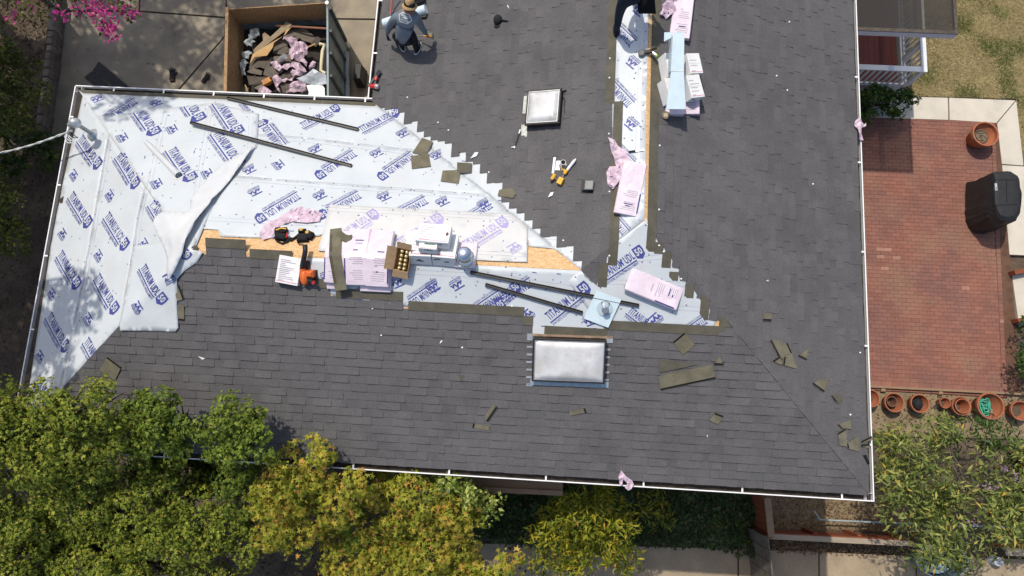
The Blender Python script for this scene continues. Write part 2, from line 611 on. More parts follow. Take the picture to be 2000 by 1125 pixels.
# starter strips along the two eaves that are not shingled yet
m_startshade = mat('starter_shaded', (0.045, 0.036, 0.03), .9, var=.3, scale=5, coords='World')  # wing starter's brown darkened to paint in the tree shade there
r = random.Random(3)
for pl, ua, ub, va, vb, mm in ((PN, 0.2, C_ - A_ + 0.2, EDGE, 0.30, m_head), (PL, 0, 0, EDGE, 0.27, m_startshade)):
    if pl is PN:
        ua, ub = pl.uv(735, 200)[0], C_ - .12
    else:
        ua, ub = -B_ + .12, -.12
    u = ua
    while u < ub - 0.05:
        e = min(u + 1.0, ub)
        s = MB()
        p = clipc([(u + 0.002, va), (e - 0.002, va), (e - 0.002, vb + r.uniform(-.004, .004)), (u + 0.002, vb + r.uniform(-.004, .004))], UVP['N' if pl is PN else 'L'])
        if len(p) >= 3:
            s.prism(p, 0.0, 0.002 + 0.0008 * r.random())
            s.build('starter_strip', mm, roof, pl.mat())
        u = e

# ------------------------------------------------------------------ underlayment sheets with their print
def wr(u, v, k=0.0):
    a = noise.noise(Vector((u * 1.7 + v * 0.6 + k, v * 0.9 - u * 0.3, k)))
    c = noise.noise(Vector((u * 5.1 + v * 2.2 + k, v * 1.9, 3 + k)))
    rdg = (1 - abs(noise.noise(Vector((u * 2.4 - v * 1.1, v * 1.6 + u * 0.8, 7 + k))))) ** 8
    return 0.0035 + 0.0040 * a + 0.0024 * c + 0.009 * rdg

TMP = []             # one print, unit length along +x: (verts, faces, ink index)
def addt(s, x0, y0, x1, y1, mi, bold=0.02):
    V, F = text_mesh(s, bold)
    TMP.append(([(x0 + p[0] * (x1 - x0), y0 + p[1] * (y1 - y0)) for p in V], F, mi))
def bar(L, x0, y0, x1, y1, mi, n=8):
    V = []; F = []
    for i in range(n + 1):
        x = x0 + (x1 - x0) * i / n
        V += [(x, y0), (x, y1)]
    for i in range(n):
        F.append((2 * i, 2 * i + 2, 2 * i + 3, 2 * i + 1))
    L.append((V, F, mi))
addt('TITANIUM UDL', 0.0, 0.0, 0.775, 0.175, 0, 0.022)
bar(TMP, -0.02, -0.055, 0.775, -0.028, 0)
addt('SYNTHETIC ROOFING UNDERLAYMENT', 0.0, -0.125, 0.775, -0.072, 0, 0.01)
TMP.append(([(0.80, 0.20), (0.985, 0.20), (1.0, 0.10), (0.985, -0.02), (0.895, -0.085), (0.80, -0.02)], [(0, 5, 4, 3, 2, 1)], 0))
addt('50', 0.825, 0.01, 0.965, 0.165, 1, 0.03)
LOGO = []
V_, F_ = text_mesh('INTERWRAP', 0.03)
LOGO.append(([(p[0] * 1.0, p[1] * 0.15) for p in V_], F_, 0))
for (x0, x1, x2, h) in ((0.0, 0.2, 0.34, 0.3), (0.24, 0.5, 0.72, 0.46), (0.62, 0.8, 1.0, 0.34)):
    LOGO.append(([(x0, 0.20), (x0 + 0.18, 0.20), (x1, 0.2 + h * 0.45), (x2 - 0.14, 0.20), (x2, 0.20), (x1, 0.2 + h)], [(0, 1, 2, 5), (2, 3, 4, 5)], 0))
bar(LOGO, 0.0, 0.62, 0.85, 0.72, 0, 4)
bar(LOGO, -0.04, -0.09, 0.9, -0.04, 0, 4)

SH_PRINT = {}
def sheet_part(key, poly, lift, faded=False, name='underlayment', prints=(), logos=(), laps=(), seed=1, clipk=True, field=True, low=()):
    pl = FOOT[key][0]
    P = ccw([tuple(pl.uv(*p)) for p in poly])
    if clipk:
        P = clipc(P, UVP[key]) if key != 'S' else clipc(P, ccw([tuple(PS.wuv(w3(x, y, PS))) for x, y in (((-C_, 0), (0, 0), (-B_ / 2, B_ / 2), (-C_ + B_ / 2, B_ / 2)) if seed == 11 else ((-8, 0), (0, 0), (XR, -XR), (-8, B_ / 2 + (-XR - B_ / 2) / (XR - XLR) * (-8 - XLR))))]))
        if key == 'S':
            P = P if len(P) else P
        P = clip(P, (-100, EDGE + 0.03), (100, EDGE + 0.03))
    if len(P) < 3:
        return None
    RR = [tuple(pl.uv(*p)) for p in REG[key]] if key in REG else None
    LOWS = [[tuple(pl.uv(*p)) for p in q] for q in low]
    h = lambda u, v: 0.0003 if (RR and inpoly(u, v, RR)) or any(inpoly(u, v, q) for q in LOWS) else lift + wr(u, v, seed * 0.37) * (0.35 if RR and key == 'W' else 0.55 if RR else 1.0)
    V, F = sheet(P, h, 0.055 if seed == 9 else 0.11, seed=seed)
    b = MB()
    b.add(V, F)
    o = b.build(name, m_undf if faded else m_und, house, pl.mat(), smooth=True)
    ink = MB()
    pw = m_und if not faded else m_undf
    def place(tmpl, O, D, sc, zoff=0.003, nm='printed_lettering'):
        ink = MB()
        N2 = Vector((-D.y, D.x))
        for V, F, mi in tmpl:
            W = [O + D * (p[0] * sc) + N2 * (p[1] * sc) for p in V]
            if not any(inpoly(q.x, q.y, P) for q in W):
                continue
            keep = []
            for f in F:
                cx = sum(W[i].x for i in f) / len(f); cy = sum(W[i].y for i in f) / len(f)
                if inpoly(cx, cy, P) and not (RR and inpoly(cx, cy, RR)):
                    keep.append(f)
            if keep:
                a2 = (W[keep[0][1]] - W[keep[0][0]]).cross(W[keep[0][2]] - W[keep[0][0]])
                ink.add([(q.x, q.y, h(q.x, q.y) + zoff + (0.005 if mi else 0)) for q in W], keep if a2 > 0 else [tuple(reversed(f)) for f in keep], mi)
        if ink.f:
            ink.build(nm, [m_inkf if faded else m_ink, pw, m_inkl], o)
    for (a, c) in prints:
        p, q = pl.uv(*a), pl.uv(*c)
        d = (q - p)
        place(TMP, p, d.normalized(), d.length)
    for (a, c, *sz) in logos:
        ang = math.radians(c)
        p = pl.uv(*a)
        q = pl.uv(a[0] + 20 * math.cos(ang), a[1] - 20 * math.sin(ang))
        d = (q - p).normalized()
        s = sz[0] if sz else 0.22
        place(LOGO, p - d * s * 0.5 - Vector((-d.y, d.x)) * s * 0.35, d, s, nm='printed_emblem')
    nb = MB()
    def cap(x, y):
        if RR and inpoly(x, y, RR): return
        z = h(x, y)
        k = 6
        nb.add([(x + 0.014 * math.cos(2 * math.pi * i / k), y + 0.014 * math.sin(2 * math.pi * i / k), z + 0.002) for i in range(k)] + [(x, y, z + 0.006)], [(i, (i + 1) % k, k) for i in range(k)])
    r = random.Random(seed)
    for lp in laps:
        pts = [pl.uv(*p) for p in lp]
        for p, q in zip(pts, pts[1:]):
            d = (q - p); n = max(1, int(d.length / 0.18)); D = d.normalized(); N2 = Vector((-D.y, D.x))
            for sgn, off in ((1, 0.045), (1, 0.115)):
                m_ = max(2, int(d.length / 0.1))
                W = []
                for i in range(m_ + 1):
                    c = p + d * (i / m_) + N2 * off
                    W += [(c - N2 * 0.0022), (c + N2 * 0.0022)]
                fs = [(2 * i, 2 * i + 2, 2 * i + 3, 2 * i + 1) for i in range(m_) if inpoly(W[2 * i].x, W[2 * i].y, P) and inpoly(W[2 * i + 3].x, W[2 * i + 3].y, P)]
                if fs:
                    ink.add([(c.x, c.y, h(c.x, c.y) + 0.0025) for c in W], fs, 2)
            for i in range(n + 1):
                c = p + d * (i / n) + N2 * (0.02 + (0.14 if i % 2 else 0.0)) + Vector((r.uniform(-.02, .02), r.uniform(-.02, .02)))
                if inpoly(c.x, c.y, P): cap(c.x, c.y)
                if r.random() < 0.25:
                    c2 = p + d * (i / n) - N2 * r.uniform(0.08, 0.12)
                    bar2 = [(0, 0), (0.07, 0), (0.07, 0.014), (0, 0.014)]
                    W = [c2 + D * x + N2 * y for x, y in bar2]
                    if all(inpoly(q_.x, q_.y, P) for q_ in W):
                        ink.add([(q_.x, q_.y, h(q_.x, q_.y) + 0.003) for q_ in W], [(0, 1, 2, 3)], 0)
    if field:
        x0 = min(p[0] for p in P); x1 = max(p[0] for p in P); y0 = min(p[1] for p in P); y1 = max(p[1] for p in P)
        for i in range(int((x1 - x0) * (y1 - y0) * 9)):
            x, y = r.uniform(x0, x1), r.uniform(y0, y1)
            if inpoly(x, y, P): cap(x, y)
    if ink.f:
        ink.build('lap_marks', [m_inkf if faded else m_ink, pw, m_inkl], o, kind='stuff')
    if nb.f:
        nb.build('cap_nails', m_nail, o, kind='stuff')
    return o

lap1 = [(217, 236), (200, 335), (175, 480), (150, 603), (118, 752)]
lap2 = [(318, 215), (297, 305), (270, 425), (262, 480), (235, 648)]
lap3 = [(403, 215), (390, 295), (372, 395), (352, 470), (330, 560)]
LPR = [((153, 275), (191, 331)), ((228, 308), (265, 370)), ((135, 385), (172, 446)), ((205, 425), (244, 490)), ((113, 500), (150, 566)), ((186, 545), (224, 615)),
       ((92, 620), (128, 689)), ((165, 670), (205, 742)), ((274, 524), (317, 596)), ((258, 210), (299, 268)), ((328, 296), (370, 358)), ((293, 402), (332, 466)), ((416, 264), (462, 328)),
       ((345, 180), (386, 241)), ((70, 745), (108, 812))]
LLG = [((241, 271), -60), ((338, 255), -60), ((216, 383), -60), ((308, 361), -60), ((194, 500), -60), ((145, 343), -60), ((407, 342), -60), ((123, 458), -60), ((102, 575), -60), ((263, 605), -60), ((284, 479), -60), ((174, 624), -60), ((79, 697), -60), ((331, 549), -75)]
kw = dict(prints=LPR, logos=LLG)
sheet_part('L', [(163, 183), (225, 186), (217, 240), (175, 480), (112, 790), (30, 880), (48, 800), (60, 745), (100, 480), (125, 350)], 0.001, seed=1, laps=[], **kw)
sheet_part('L', [(212, 178), (325, 182), (318, 215), (297, 305), (270, 425), (262, 480), (225, 690), (80, 830), (118, 752), (150, 603), (175, 480), (200, 335), (217, 236)], 0.006, seed=2, laps=[lap1], **kw)
sheet_part('L', [(318, 215), (340, 182), (420, 182), (403, 215), (390, 295), (372, 395), (352, 470), (330, 560), (235, 648), (262, 480), (270, 425), (297, 305)], 0.011, seed=3, laps=[lap2], **kw)
sheet_part('L', [(403, 200), (520, 200), (500, 420), (352, 560), (330, 560), (352, 470), (372, 395), (390, 295)], 0.016, seed=4, laps=[lap3], **kw)
nA = [(330, 250), (420, 258), (590, 268), (700, 281), (900, 305)]
nB = [(385, 330), (455, 343), (560, 352), (700, 362), (975, 384)]
nC = [(398, 436), (520, 443), (642, 448)]
NPR = [((262, 195), (188, 242)), ((690, 297), (614, 343)), ((803, 300), (736, 346)), ((581, 379), (497, 428)), ((555, 284), (514, 233)), ((707, 258), (782, 220)), ((592, 250), (666, 212)),
       ((700, 378), (620, 420)), ((830, 388), (750, 430)), ((470, 203), (490, 225)), ((955, 398), (890, 440)), ((545, 462), (480, 500))]
NPR2 = [((912, 486), (994, 436)), ((660, 474), (742, 420)), ((784, 482), (868, 428))]
NLG = [((545, 323), -50), ((615, 293), 205), ((735, 301), 205), ((852, 305), 205), ((498, 376), 205), ((625, 384), 205), ((750, 386), 205), ((864, 396), 205), ((190, 194), 200), ((305, 202), 200), ((786, 262), 205), ((425, 222), -55), ((945, 400), 210), ((487, 333), 205)]
kn = dict(prints=NPR, logos=NLG)
def vband(pts): return pts
WEST = [(712, 190), (800, 195), (1215, 500), (1134, 527)]
sheet_part('N', [(163, 183), (733, 208), (760, 190), (1000, 320), (905, 309), (700, 287), (590, 274), (420, 266), (280, 256), (150, 250), (130, 160)], 0.003, seed=5, laps=[], **kn)
sheet_part('N', [(170, 240), (300, 250), (420, 258), (590, 268), (700, 281), (905, 303), (1050, 400), (975, 388), (700, 368), (560, 358), (430, 346), (350, 338), (230, 340)], 0.008, seed=6, laps=[list(reversed(nA))], **kn)
sheet_part('N', [(240, 320), (340, 328), (455, 343), (560, 352), (700, 362), (975, 382), (1140, 528), (1082, 487), (1032, 482), (1032, 470), (640, 454), (624, 462), (560, 466), (512, 466), (430, 463), (427, 450), (385, 448), (300, 470)], 0.013, seed=7, laps=[list(reversed(nB)), nC], **kn)
sheet_part('N', [(644, 401), (1022, 421), (1031, 441), (1030, 514), (800, 505), (622, 492), (632, 452)], 0.022, True, seed=8, laps=[[(1022, 423), (644, 403)], [(640, 488), (1028, 508)]], prints=NPR2, logos=[((1005, 485), 30), ((700, 470), 30)], field=True)
WRAP = [(196, 228), (235, 226), (318, 214), (420, 203), (506, 224), (503, 290), (440, 350), (410, 420), (385, 480), (370, 490), (300, 420), (200, 260)]
sheet_part('N', WRAP, 0.019, seed=14, prints=LPR + [((420, 205), (461, 266))], logos=LLG, laps=[[(497, 300), (500, 229)], lap2, lap3])
# valley band on the main roof, under the stepped shingle edge
sheet_part('W', [(700, 186), (820, 190), (1200, 470), (1215, 500), (1134, 536), (1080, 500), (1040, 484), (870, 380), (680, 190)], 0.002, seed=9, clipk=True, prints=NPR, logos=NLG, laps=[[(905, 303), (960, 310)], [(975, 382), (1010, 386)], [(1032, 470), (1090, 474)]])
WPR = [((1240, 82), (1190, 34)), ((1236, 202), (1185, 148)), ((1238, 318), (1190, 268)), ((1226, 452), (1180, 398))]
sheet_part('W', [(1196, -120), (1273, -120), (1266, 60), (1261, 250), (1262, 436), (1134, 531), (1160, 505), (1196, 500)], 0.006, seed=10, prints=WPR, logos=[((1235, 122), 140), ((1232, 242), 140), ((1248, 20), 140)], laps=[[(1253, 430), (1257, 250), (1264, 60), (1264, -100)]])
SPR = [((1178, 547), (1260, 492)), ((1074, 626), (1154, 562)), ((950, 613), (1018, 560)), ((852, 552), (784, 598)), ((975, 570), (905, 618)), ((715, 562), (650, 606)), ((1225, 610), (1290, 660)), ((1375, 620), (1310, 664)), ((1035, 545), (965, 592))]
SLG = [((845, 560), 210), ((892, 556), 210), ((640, 540), 205), ((775, 552), 205), ((1030, 615), 40), ((1152, 626), 200), ((1280, 622), 40)]
sheet_part('S', [(600, 503), (880, 515), (1127, 528), (1135, 529), (1200, 560), (1200, 672), (1030, 672), (1026, 630), (1012, 616), (682, 591), (650, 578), (622, 548), (600, 531)], 0.003, seed=11, low=[REG['W']], prints=SPR, logos=SLG, laps=[[(1000, 532), (640, 512)], [(1190, 652), (1040, 648)], [(1140, 556), (1000, 535)]])
sheet_part('S', [(1106, 545), (1138, 529), (1200, 475), (1259, 430), (1285, 462), (1402, 618), (1392, 645), (1180, 641), (1145, 600)], 0.008, seed=12, low=[REG['W'], REG['E']], prints=SPR, logos=SLG, laps=[[(1340, 545), (1176, 540)], [(1395, 595), (1290, 590)], [(1300, 490), (1210, 500)]])
sheet_part('E', [(1258, 425), (1276, 440), (1300, 480), (1405, 625), (1400, 650), (1380, 625)], 0.002, seed=13)

# loose, half folded sheet over the wing's south hip: printed side out on the slope, plain back on the fold
def roofsheet(name, poly, hfun, m_, step=0.06, seed=1):
    z = G(Z0 + 1.0)
    P = []
    for p in poly:
        W = at(p[0], p[1], Z0 + 1.0)
        for _ in range(8):
            W = at(p[0], p[1], roof_z(W.x, W.y) + 0.03)
        P.append((W.x, W.y))
    V, F = sheet(P, lambda x, y: roof_z(x, y) + hfun(x, y), step, seed=seed)
    b = MB(); b.add(V, F)
    return b, P
flap = thing('loose_underlayment', 'loose printed white underlayment flap folded back over the shingles beside the bare boards', 'underlayment')
fp = [(262, 480), (340, 470), (372, 452), (384, 470), (376, 488), (394, 491), (396, 494), (385, 512), (362, 528), (346, 545), (346, 600), (349, 640), (343, 648), (300, 646), (235, 646)]
hz = lambda x, y: 0.035 + 0.014 * noise.noise(Vector((x * 3, y * 3, 1)))
b, P = roofsheet('f', fp, hz, m_und, 0.07, 4)
fl = b.build('printed_side', m_und, flap, smooth=True)
ink = MB()
def place_flap(tm, a, c, sc=None):
    ink = MB()
    def W3(p):
        W = at(p[0], p[1], Z0 + 1.0)
        for _ in range(8): W = at(p[0], p[1], roof_z(W.x, W.y) + 0.04)
        return Vector((W.x, W.y))
    p, q = W3(a), W3(c)
    d = q - p; L = sc or d.length; D = d.normalized(); N2 = Vector((-D.y, D.x))
    for V, F, mi in tm:
        W = [p + D * (v[0] * L) + N2 * (v[1] * L) for v in V]
        ks = [f for f in F if inpoly(sum(W[i].x for i in f) / len(f), sum(W[i].y for i in f) / len(f), P)]
        if ks: ink.add([(v.x, v.y, roof_z(v.x, v.y) + hz(v.x, v.y) + 0.006 + 0.004 * mi) for v in W], ks, mi)
    if ink.f: ink.build('printed_lettering' if tm is TMP else 'printed_emblem', [m_ink, m_und], fl)
place_flap(TMP, (274, 524), (317, 596))
place_flap(TMP, (330, 455), (366, 508))
place_flap(LOGO, (258, 595), (266, 612), 0.2)
place_flap(LOGO, (325, 556), (345, 545), 0.2)
bp = [(500, 284), (462, 308), (425, 333), (392, 368), (376, 392), (371, 414), (318, 415), (306, 425), (302, 438), (318, 475), (330, 510), (335, 550), (346, 535), (361, 497), (379, 455), (397, 422), (431, 377), (463, 338), (487, 306)]
foldline = [Vector(at(*p, Z0 + 1.2)) for p in ((500, 288), (394, 424), (338, 548))]
def hb_(x, y):
    q = Vector((x, y))
    d = 9
    for i in range(2):
        a, c = foldline[i].xy, foldline[i + 1].xy
        t = max(0, min(1, (q - a).dot(c - a) / (c - a).length_squared))
        d = min(d, (q - a - (c - a) * t).length)
    return 0.055 + 0.075 * math.exp(-(d / 0.16) ** 2) + 0.035 * noise.noise(Vector((x * 2.2, y * 2.2, 5))) + .05 * (1 - abs(noise.noise(Vector((x * 1.6 + y * 1.2, y * 1.4 - x * 1.5, 9))))) ** 6
b, _ = roofsheet('b', bp, hb_, m_back, 0.06, 5)
b.build('folded_back_side', m_back, flap, smooth=True)

# ------------------------------------------------------------------ gutters
def gutter(p, q, out, name='gutter', nb=6, first=0.4):
    p = Vector(p); q = Vector(q); d = (q - p); L = d.length; x = d.normalized(); o = Vector(out)
    M = Matrix((x, o, Vector((0, 0, 1)))).transposed().to_4x4()
    M.translation = p
    b = MB()
    b.box(0, -0.125, -0.13, L, -0.12, -0.012, 0)
    b.box(0, -0.1205, -0.13, L, -0.006, -0.122, 0)
    b.box(0, -0.006, -0.13, L, 0.0, -0.006, 0)
    b.box(0, -0.016, -0.0055, L, 0.003, 0.0035, 0)
    b.box(-0.004, -0.1195, -0.1295, -0.001, -0.0065, -0.007, 0)
    b.box(L + 0.001, -0.1195, -0.1295, L + 0.004, -0.0065, -0.007, 0)
    g = b.build(name, m_wht, house, M)
    b = MB()
    def fn(i, j): return (0.01 + (L - 0.02) * i, -0.1195 + 0.113 * j, -0.098 + 0.014 * noise.noise(Vector((i * L * 4, j * 2, p.x))))
    b.grid(fn, int(L * 6), 3)
    b.build('leaf_grime', m_gut, g)
    k = first
    while k < L:
        b = MB()
        b.box(k, -0.13, -0.004, k + 0.028, -0.017, 0.004, 0)
        b.build('gutter_hanger', m_wht, g)
        k += L / nb
    return g
gutter((-C_, 0, Z0), (0, 0, Z0), (0, -1, 0), nb=9, first=1.1)
gutter((0, 0.003, Z0), (0, TOPY, Z0), (1, 0, 0), nb=12, first=0.9)
gutter((-A_, B_ + 0.003, Z0), (-A_, TOPY, Z0), (-1, 0, 0), nb=12, first=0.9)
gutter((-C_, B_, Z0), (-A_ + 0.16, B_, Z0), (0, 1, 0), nb=6, first=0.75)
gutter((-C_, 0.003, Z0), (-C_, B_ - 0.003, Z0), (-1, 0, 0), nb=5, first=0.7)
b = MB()
b.box(-C_ + 0.128, 0.13, Z0 - 0.16, -0.13, 0.145, Z0 - 0.01)
b.box(-0.145, 0.13, Z0 - 0.16, -0.13, TOPY, Z0 - 0.01)
b.box(-A_ + 0.13, B_ - 0.13, Z0 - 0.16, -A_ + 0.145, TOPY, Z0 - 0.01)
b.box(-C_ + 0.13, B_ - 0.145, Z0 - 0.16, -A_ + 0.13, B_ - 0.13, Z0 - 0.01)
b.box(-C_ + 0.13, 0.146, Z0 - 0.16, -C_ + 0.145, B_ - 0.146, Z0 - 0.01)
b.build('fascia', m_wht, house)
# ------------------------------------------------------------------ fixed pieces of the roof
def P3(px, py, h=0.0):                      # the point of the roof seen at a pixel, raised by h
    W = at(px, py, Z0 + 1.0)
    for _ in range(10):
        W = at(px, py, roof_z(W.x, W.y) + h)
    return W
def plane_at(px, py):
    W = P3(px, py)
    best = None
    for pl in (PS, PE, PW, PN, PL):
        d = abs((W - pl.p).dot(pl.n))
        if best is None or d < best[0] - 1e-4: best = (d, pl)
    return best[1]
def skylight(a, b_, h, lab, wood=False):
    pl = plane_at(*a)
    M, L = pl.frame(a, b_)
    r_ = sub('skylight', house, M)
    r_['label'] = lab
    b = MB()
    for x0, y0, x1, y1 in ((0, 0, L, .05), (0, h - .05, L, h), (0, .051, .05, h - .051), (L - .05, .051, L, h - .051)):
        b.box(x0, y0, -.01, x1, y1, .11)
    for x0, y0, x1, y1 in ((-.012, -.012, L + .012, .03), (-.012, h - .03, L + .012, h + .012), (-.012, .031, .03, h - .031), (L - .03, .031, L + .012, h - .031)):
        b.bbox(x0, y0, .112, x1, y1, .145, .008)
    b.build('frame', m_bronze, r_)
    b = MB()
    def fn(i, j):
        e = min(i, 1 - i, j, 1 - j)
        k = min(1.0, e / 0.16)
        return (.026 + (L - .052) * i, .026 + (h - .052) * j, .135 + .055 * math.sin(k * math.pi / 2))
    b.grid(fn, 20, 20)
    b.build('dome', m_dome, r_, smooth=True)
    b = MB()
    for q in ((.02, .02, L - .02, .028), (.02, h - .028, L - .02, h - .02)):
        b.box(q[0], q[1], .1445, q[2], q[3], .152)
    for q in ((.02, .029, .028, h - .029), (L - .028, .029, L - .02, h - .029)):
        b.box(q[0], q[1], .1445, q[2], q[3], .152)
    b.build('bright_seal', m_steel, r_)
    return r_, L, pl
s1, L1, _ = skylight((1031, 250), (1095, 246), 0.60, 'smaller square domed skylight')
b = MB(); b.box(-.115, -.06, .012, -.005, .58, .017); b.box(-.10, -.16, .012, .0, -.061, .016); b.box(-.06, .50, .019, .03, .61, .023)
b.build('flashing', mat('flashing_tape', (0.50, 0.51, 0.46), 0.6, var=0.2, scale=20), s1)
b = MB(); b.tube([(L1 + .01, .5, .03), (L1 + .05, .45, .04), (L1 + .045, .3, .03), (L1 + .06, .22, .03)], .006, 6); b.tube([(L1 + .0, .6, .05), (L1 + .06, .62, .04)], .018, 6)
b.build('loose_cord', m_black, s1)
s2, L2, _ = skylight((1040, 738), (1178, 743), 0.70, 'larger rectangular domed skylight')
b = MB(); b.box(-.035, -.115, .02, L2 + .09, -.014, .026); b.box(-.10, -.14, .019, -.0, -.09, .024)
b.build('flashing', mat('apron_steel', (0.30, 0.42, 0.45), 0.35, var=0.35, scale=12, col2=(0.5, 0.53, 0.53), metal=0.4), s2)
for i in range(6):
    y = .0 + i * .128
    for x0, x1 in ((-.105, -.014), (L2 + .014, L2 + (.09 if i < 5 else .12))):
        b = MB(); b.box(x0, y, .019, x1, y + (.035 if i < 5 else .11), .024)
        b.build('step_flashing', m_steel, s2)
b = MB(); b.box(-.03, .714, .02, L2 + .12, .75, .028)
b.build('head_board', mat('old_wood', (0.30, 0.21, 0.14), 0.8, var=0.25, scale=20), s2)

M, L = PW.frame((1138, 374), (1160, 374))
r_ = sub('roof_vent', house, M); r_['label'] = 'black square hooded vent'
b = MB(); b.box(-.03, -.03, 0.012, L + .03, .19, .018); b.box(0, 0, .018, L, .15, .075); b.build('base', m_black, r_)
b = MB(); b.bbox(.05, .0, .0765, L + .005, .152, .105, .01); b.build('hood', mat('vent_hood', (0.22, 0.22, 0.21), 0.4, var=.1), r_)
M, L = PW.frame((1099, 324), (1106, 324))
r_ = sub('vent_pipe', house, M); r_['label'] = 'grey vent pipe with white flashing'
up = (M.to_3x3().inverted() @ Vector((0, 0, 1)))
b = MB(); b.prism([(-.115, -.08), (.0, -.085), (.05, -.06), (.07, 0), (.05, .06), (0, .085), (-.115, .08)], .018, .022); b.box(-.165, -.14, .0185, -.125, .14, .03)
b.build('flashing', m_wht, r_)
b = MB(); b.tube([(0, 0, .01), up * .06], [.06, .045], 16); b.tube([up * .03, up * .17], .042, 16); b.build('pipe', mat('zinc', (0.42, 0.45, 0.47), 0.4, metal=.5, var=.15, scale=20), r_)
b = MB(); b.tube([up * .1705, up * .172], .036, 16); b.build('opening', mat('pipe_hollow_shade', (0.012, 0.008, 0.006), 0.9), r_)  # flat black disc paints the shade inside the hollow pipe
W = P3(983, 233)
b = MB(); b.tube([(0, 0, 0.0), (0, 0, .026)], .024, 12); o = b.build('nail_hole', m_black, house, Matrix.Translation(W))

# service mast with its weatherhead and cables
base = P3(184, 264)
r_ = sub('service_mast', house, Matrix.Translation(base)); r_['label'] = 'grey metal service mast with weatherhead'
m_mast = mat('galvanised_pipe', (0.34, 0.37, 0.37), 0.45, metal=.5, var=.15, scale=10)
b = MB(); b.tube([(0, 0, -.05), (0, 0, .50)], .036, 12); b.build('pipe', m_mast, r_)
b = MB(); b.lathe([(.12, .015), (.09, .04), (.055, .06), (.05, .11)], 14); b.build('boot', m_steel, r_, smooth=True)
b = MB(); b.lathe([(.045, .46), (.085, .50), (.095, .54), (.07, .60), (.03, .63), (.005, .635)], 14, sx=1.15); b.tube([(-.03, 0, .54), (-.13, -.03, .50)], [.05, .04], 10); b.build('weatherhead', m_steel, r_, smooth=True)
for i in range(3):
    b = MB(); a = i * .05
    b.tube([(-.12, -.03 - .02 * i, .49), (-.2 - .03 * i, -.1 - a, .38), (-.12 - .05 * i, -.2 - a, .34), (.0 - .05 * i, -.22 - a, .40), (-.1 - .03 * i, -.16 - a, .46)], .008, 6)
    b.build('drip_loop', m_wht if i else m_black, r_)
m_cab = mat('grey_cable', (0.55, 0.55, 0.53), 0.6)
b = MB()
far = at(-160, 318, 6.1) - base
for k in range(2):
    pts = []
    for i in range(21):
        t = i / 20
        p = Vector((-.1, -.1, .44)).lerp(far, t)
        p.z -= .25 * math.sin(math.pi * t)
        p += Vector((0, math.cos(t * 40 + 3.14 * k) * .012, math.sin(t * 40 + 3.14 * k) * .012))
        pts.append(p)
    b.tube(pts, .013, 6)
b.build('service_cable', m_cab, r_)

# ------------------------------------------------------------------ loose things on the roof
m_pink = mat('pink_film', (0.74, 0.64, 0.70), 0.28, scale=5, col2=(0.66, 0.55, 0.62), bump=.5, bscale=11, spec=.5, coords='World')
m_pinkw = mat('pink_wrapper_film', (0.72, 0.56, 0.64), 0.3, scale=9, col2=(0.62, 0.46, 0.55), bump=.4, bscale=30, spec=.5, coords='World', transl=.15)
m_navy = mat('navy_print', (0.03, 0.03, 0.16), 0.5)
m_grey = mat('grey_print', (0.40, 0.36, 0.42), 0.6)
m_card = mat('white_carton', (0.76, 0.76, 0.74), 0.55, var=.04, scale=8)
m_print = mat('carton_print', (0.10, 0.10, 0.11), 0.6, var=.3)
m_pprint = mat('carton_pink_print', (0.60, 0.25, 0.36), 0.6)
m_brown = mat('brown_cardboard', (0.44, 0.29, 0.16), 0.8, var=.1, scale=20)
m_lblue = mat('coated_flashing', (0.58, 0.70, 0.74), 0.35, var=.05, scale=5, spec=.5)
m_bar = mat('black_metal_bar', (0.028, 0.028, 0.029), 0.45, var=.25, scale=18, spec=.4)
m_red = mat('red_plastic', (0.50, 0.03, 0.03), 0.4, var=.12, scale=15)
m_yel = mat('yellow_plastic', (0.75, 0.40, 0.03), 0.45, var=.12, scale=15)
m_tool = mat('tool_grey', (0.10, 0.10, 0.10), 0.45, var=.25, scale=30)
m_alum = mat('tool_alloy', (0.5, 0.5, 0.49), 0.35, metal=.7, var=.2, scale=30)
m_blk = mat('black_cloth', (0.015, 0.015, 0.017), 0.9, var=.3, scale=20, bump=.4, bscale=60)
m_gold = mat('gold_tin', (0.72, 0.58, 0.30), 0.3, metal=.6, var=.1)
m_orange = mat('orange_plastic', (0.62, 0.13, 0.03), 0.4, var=.12, scale=12)
m_shf = mat('shiny_metal', (0.75, 0.76, 0.77), 0.14, metal=1.0, var=.05)

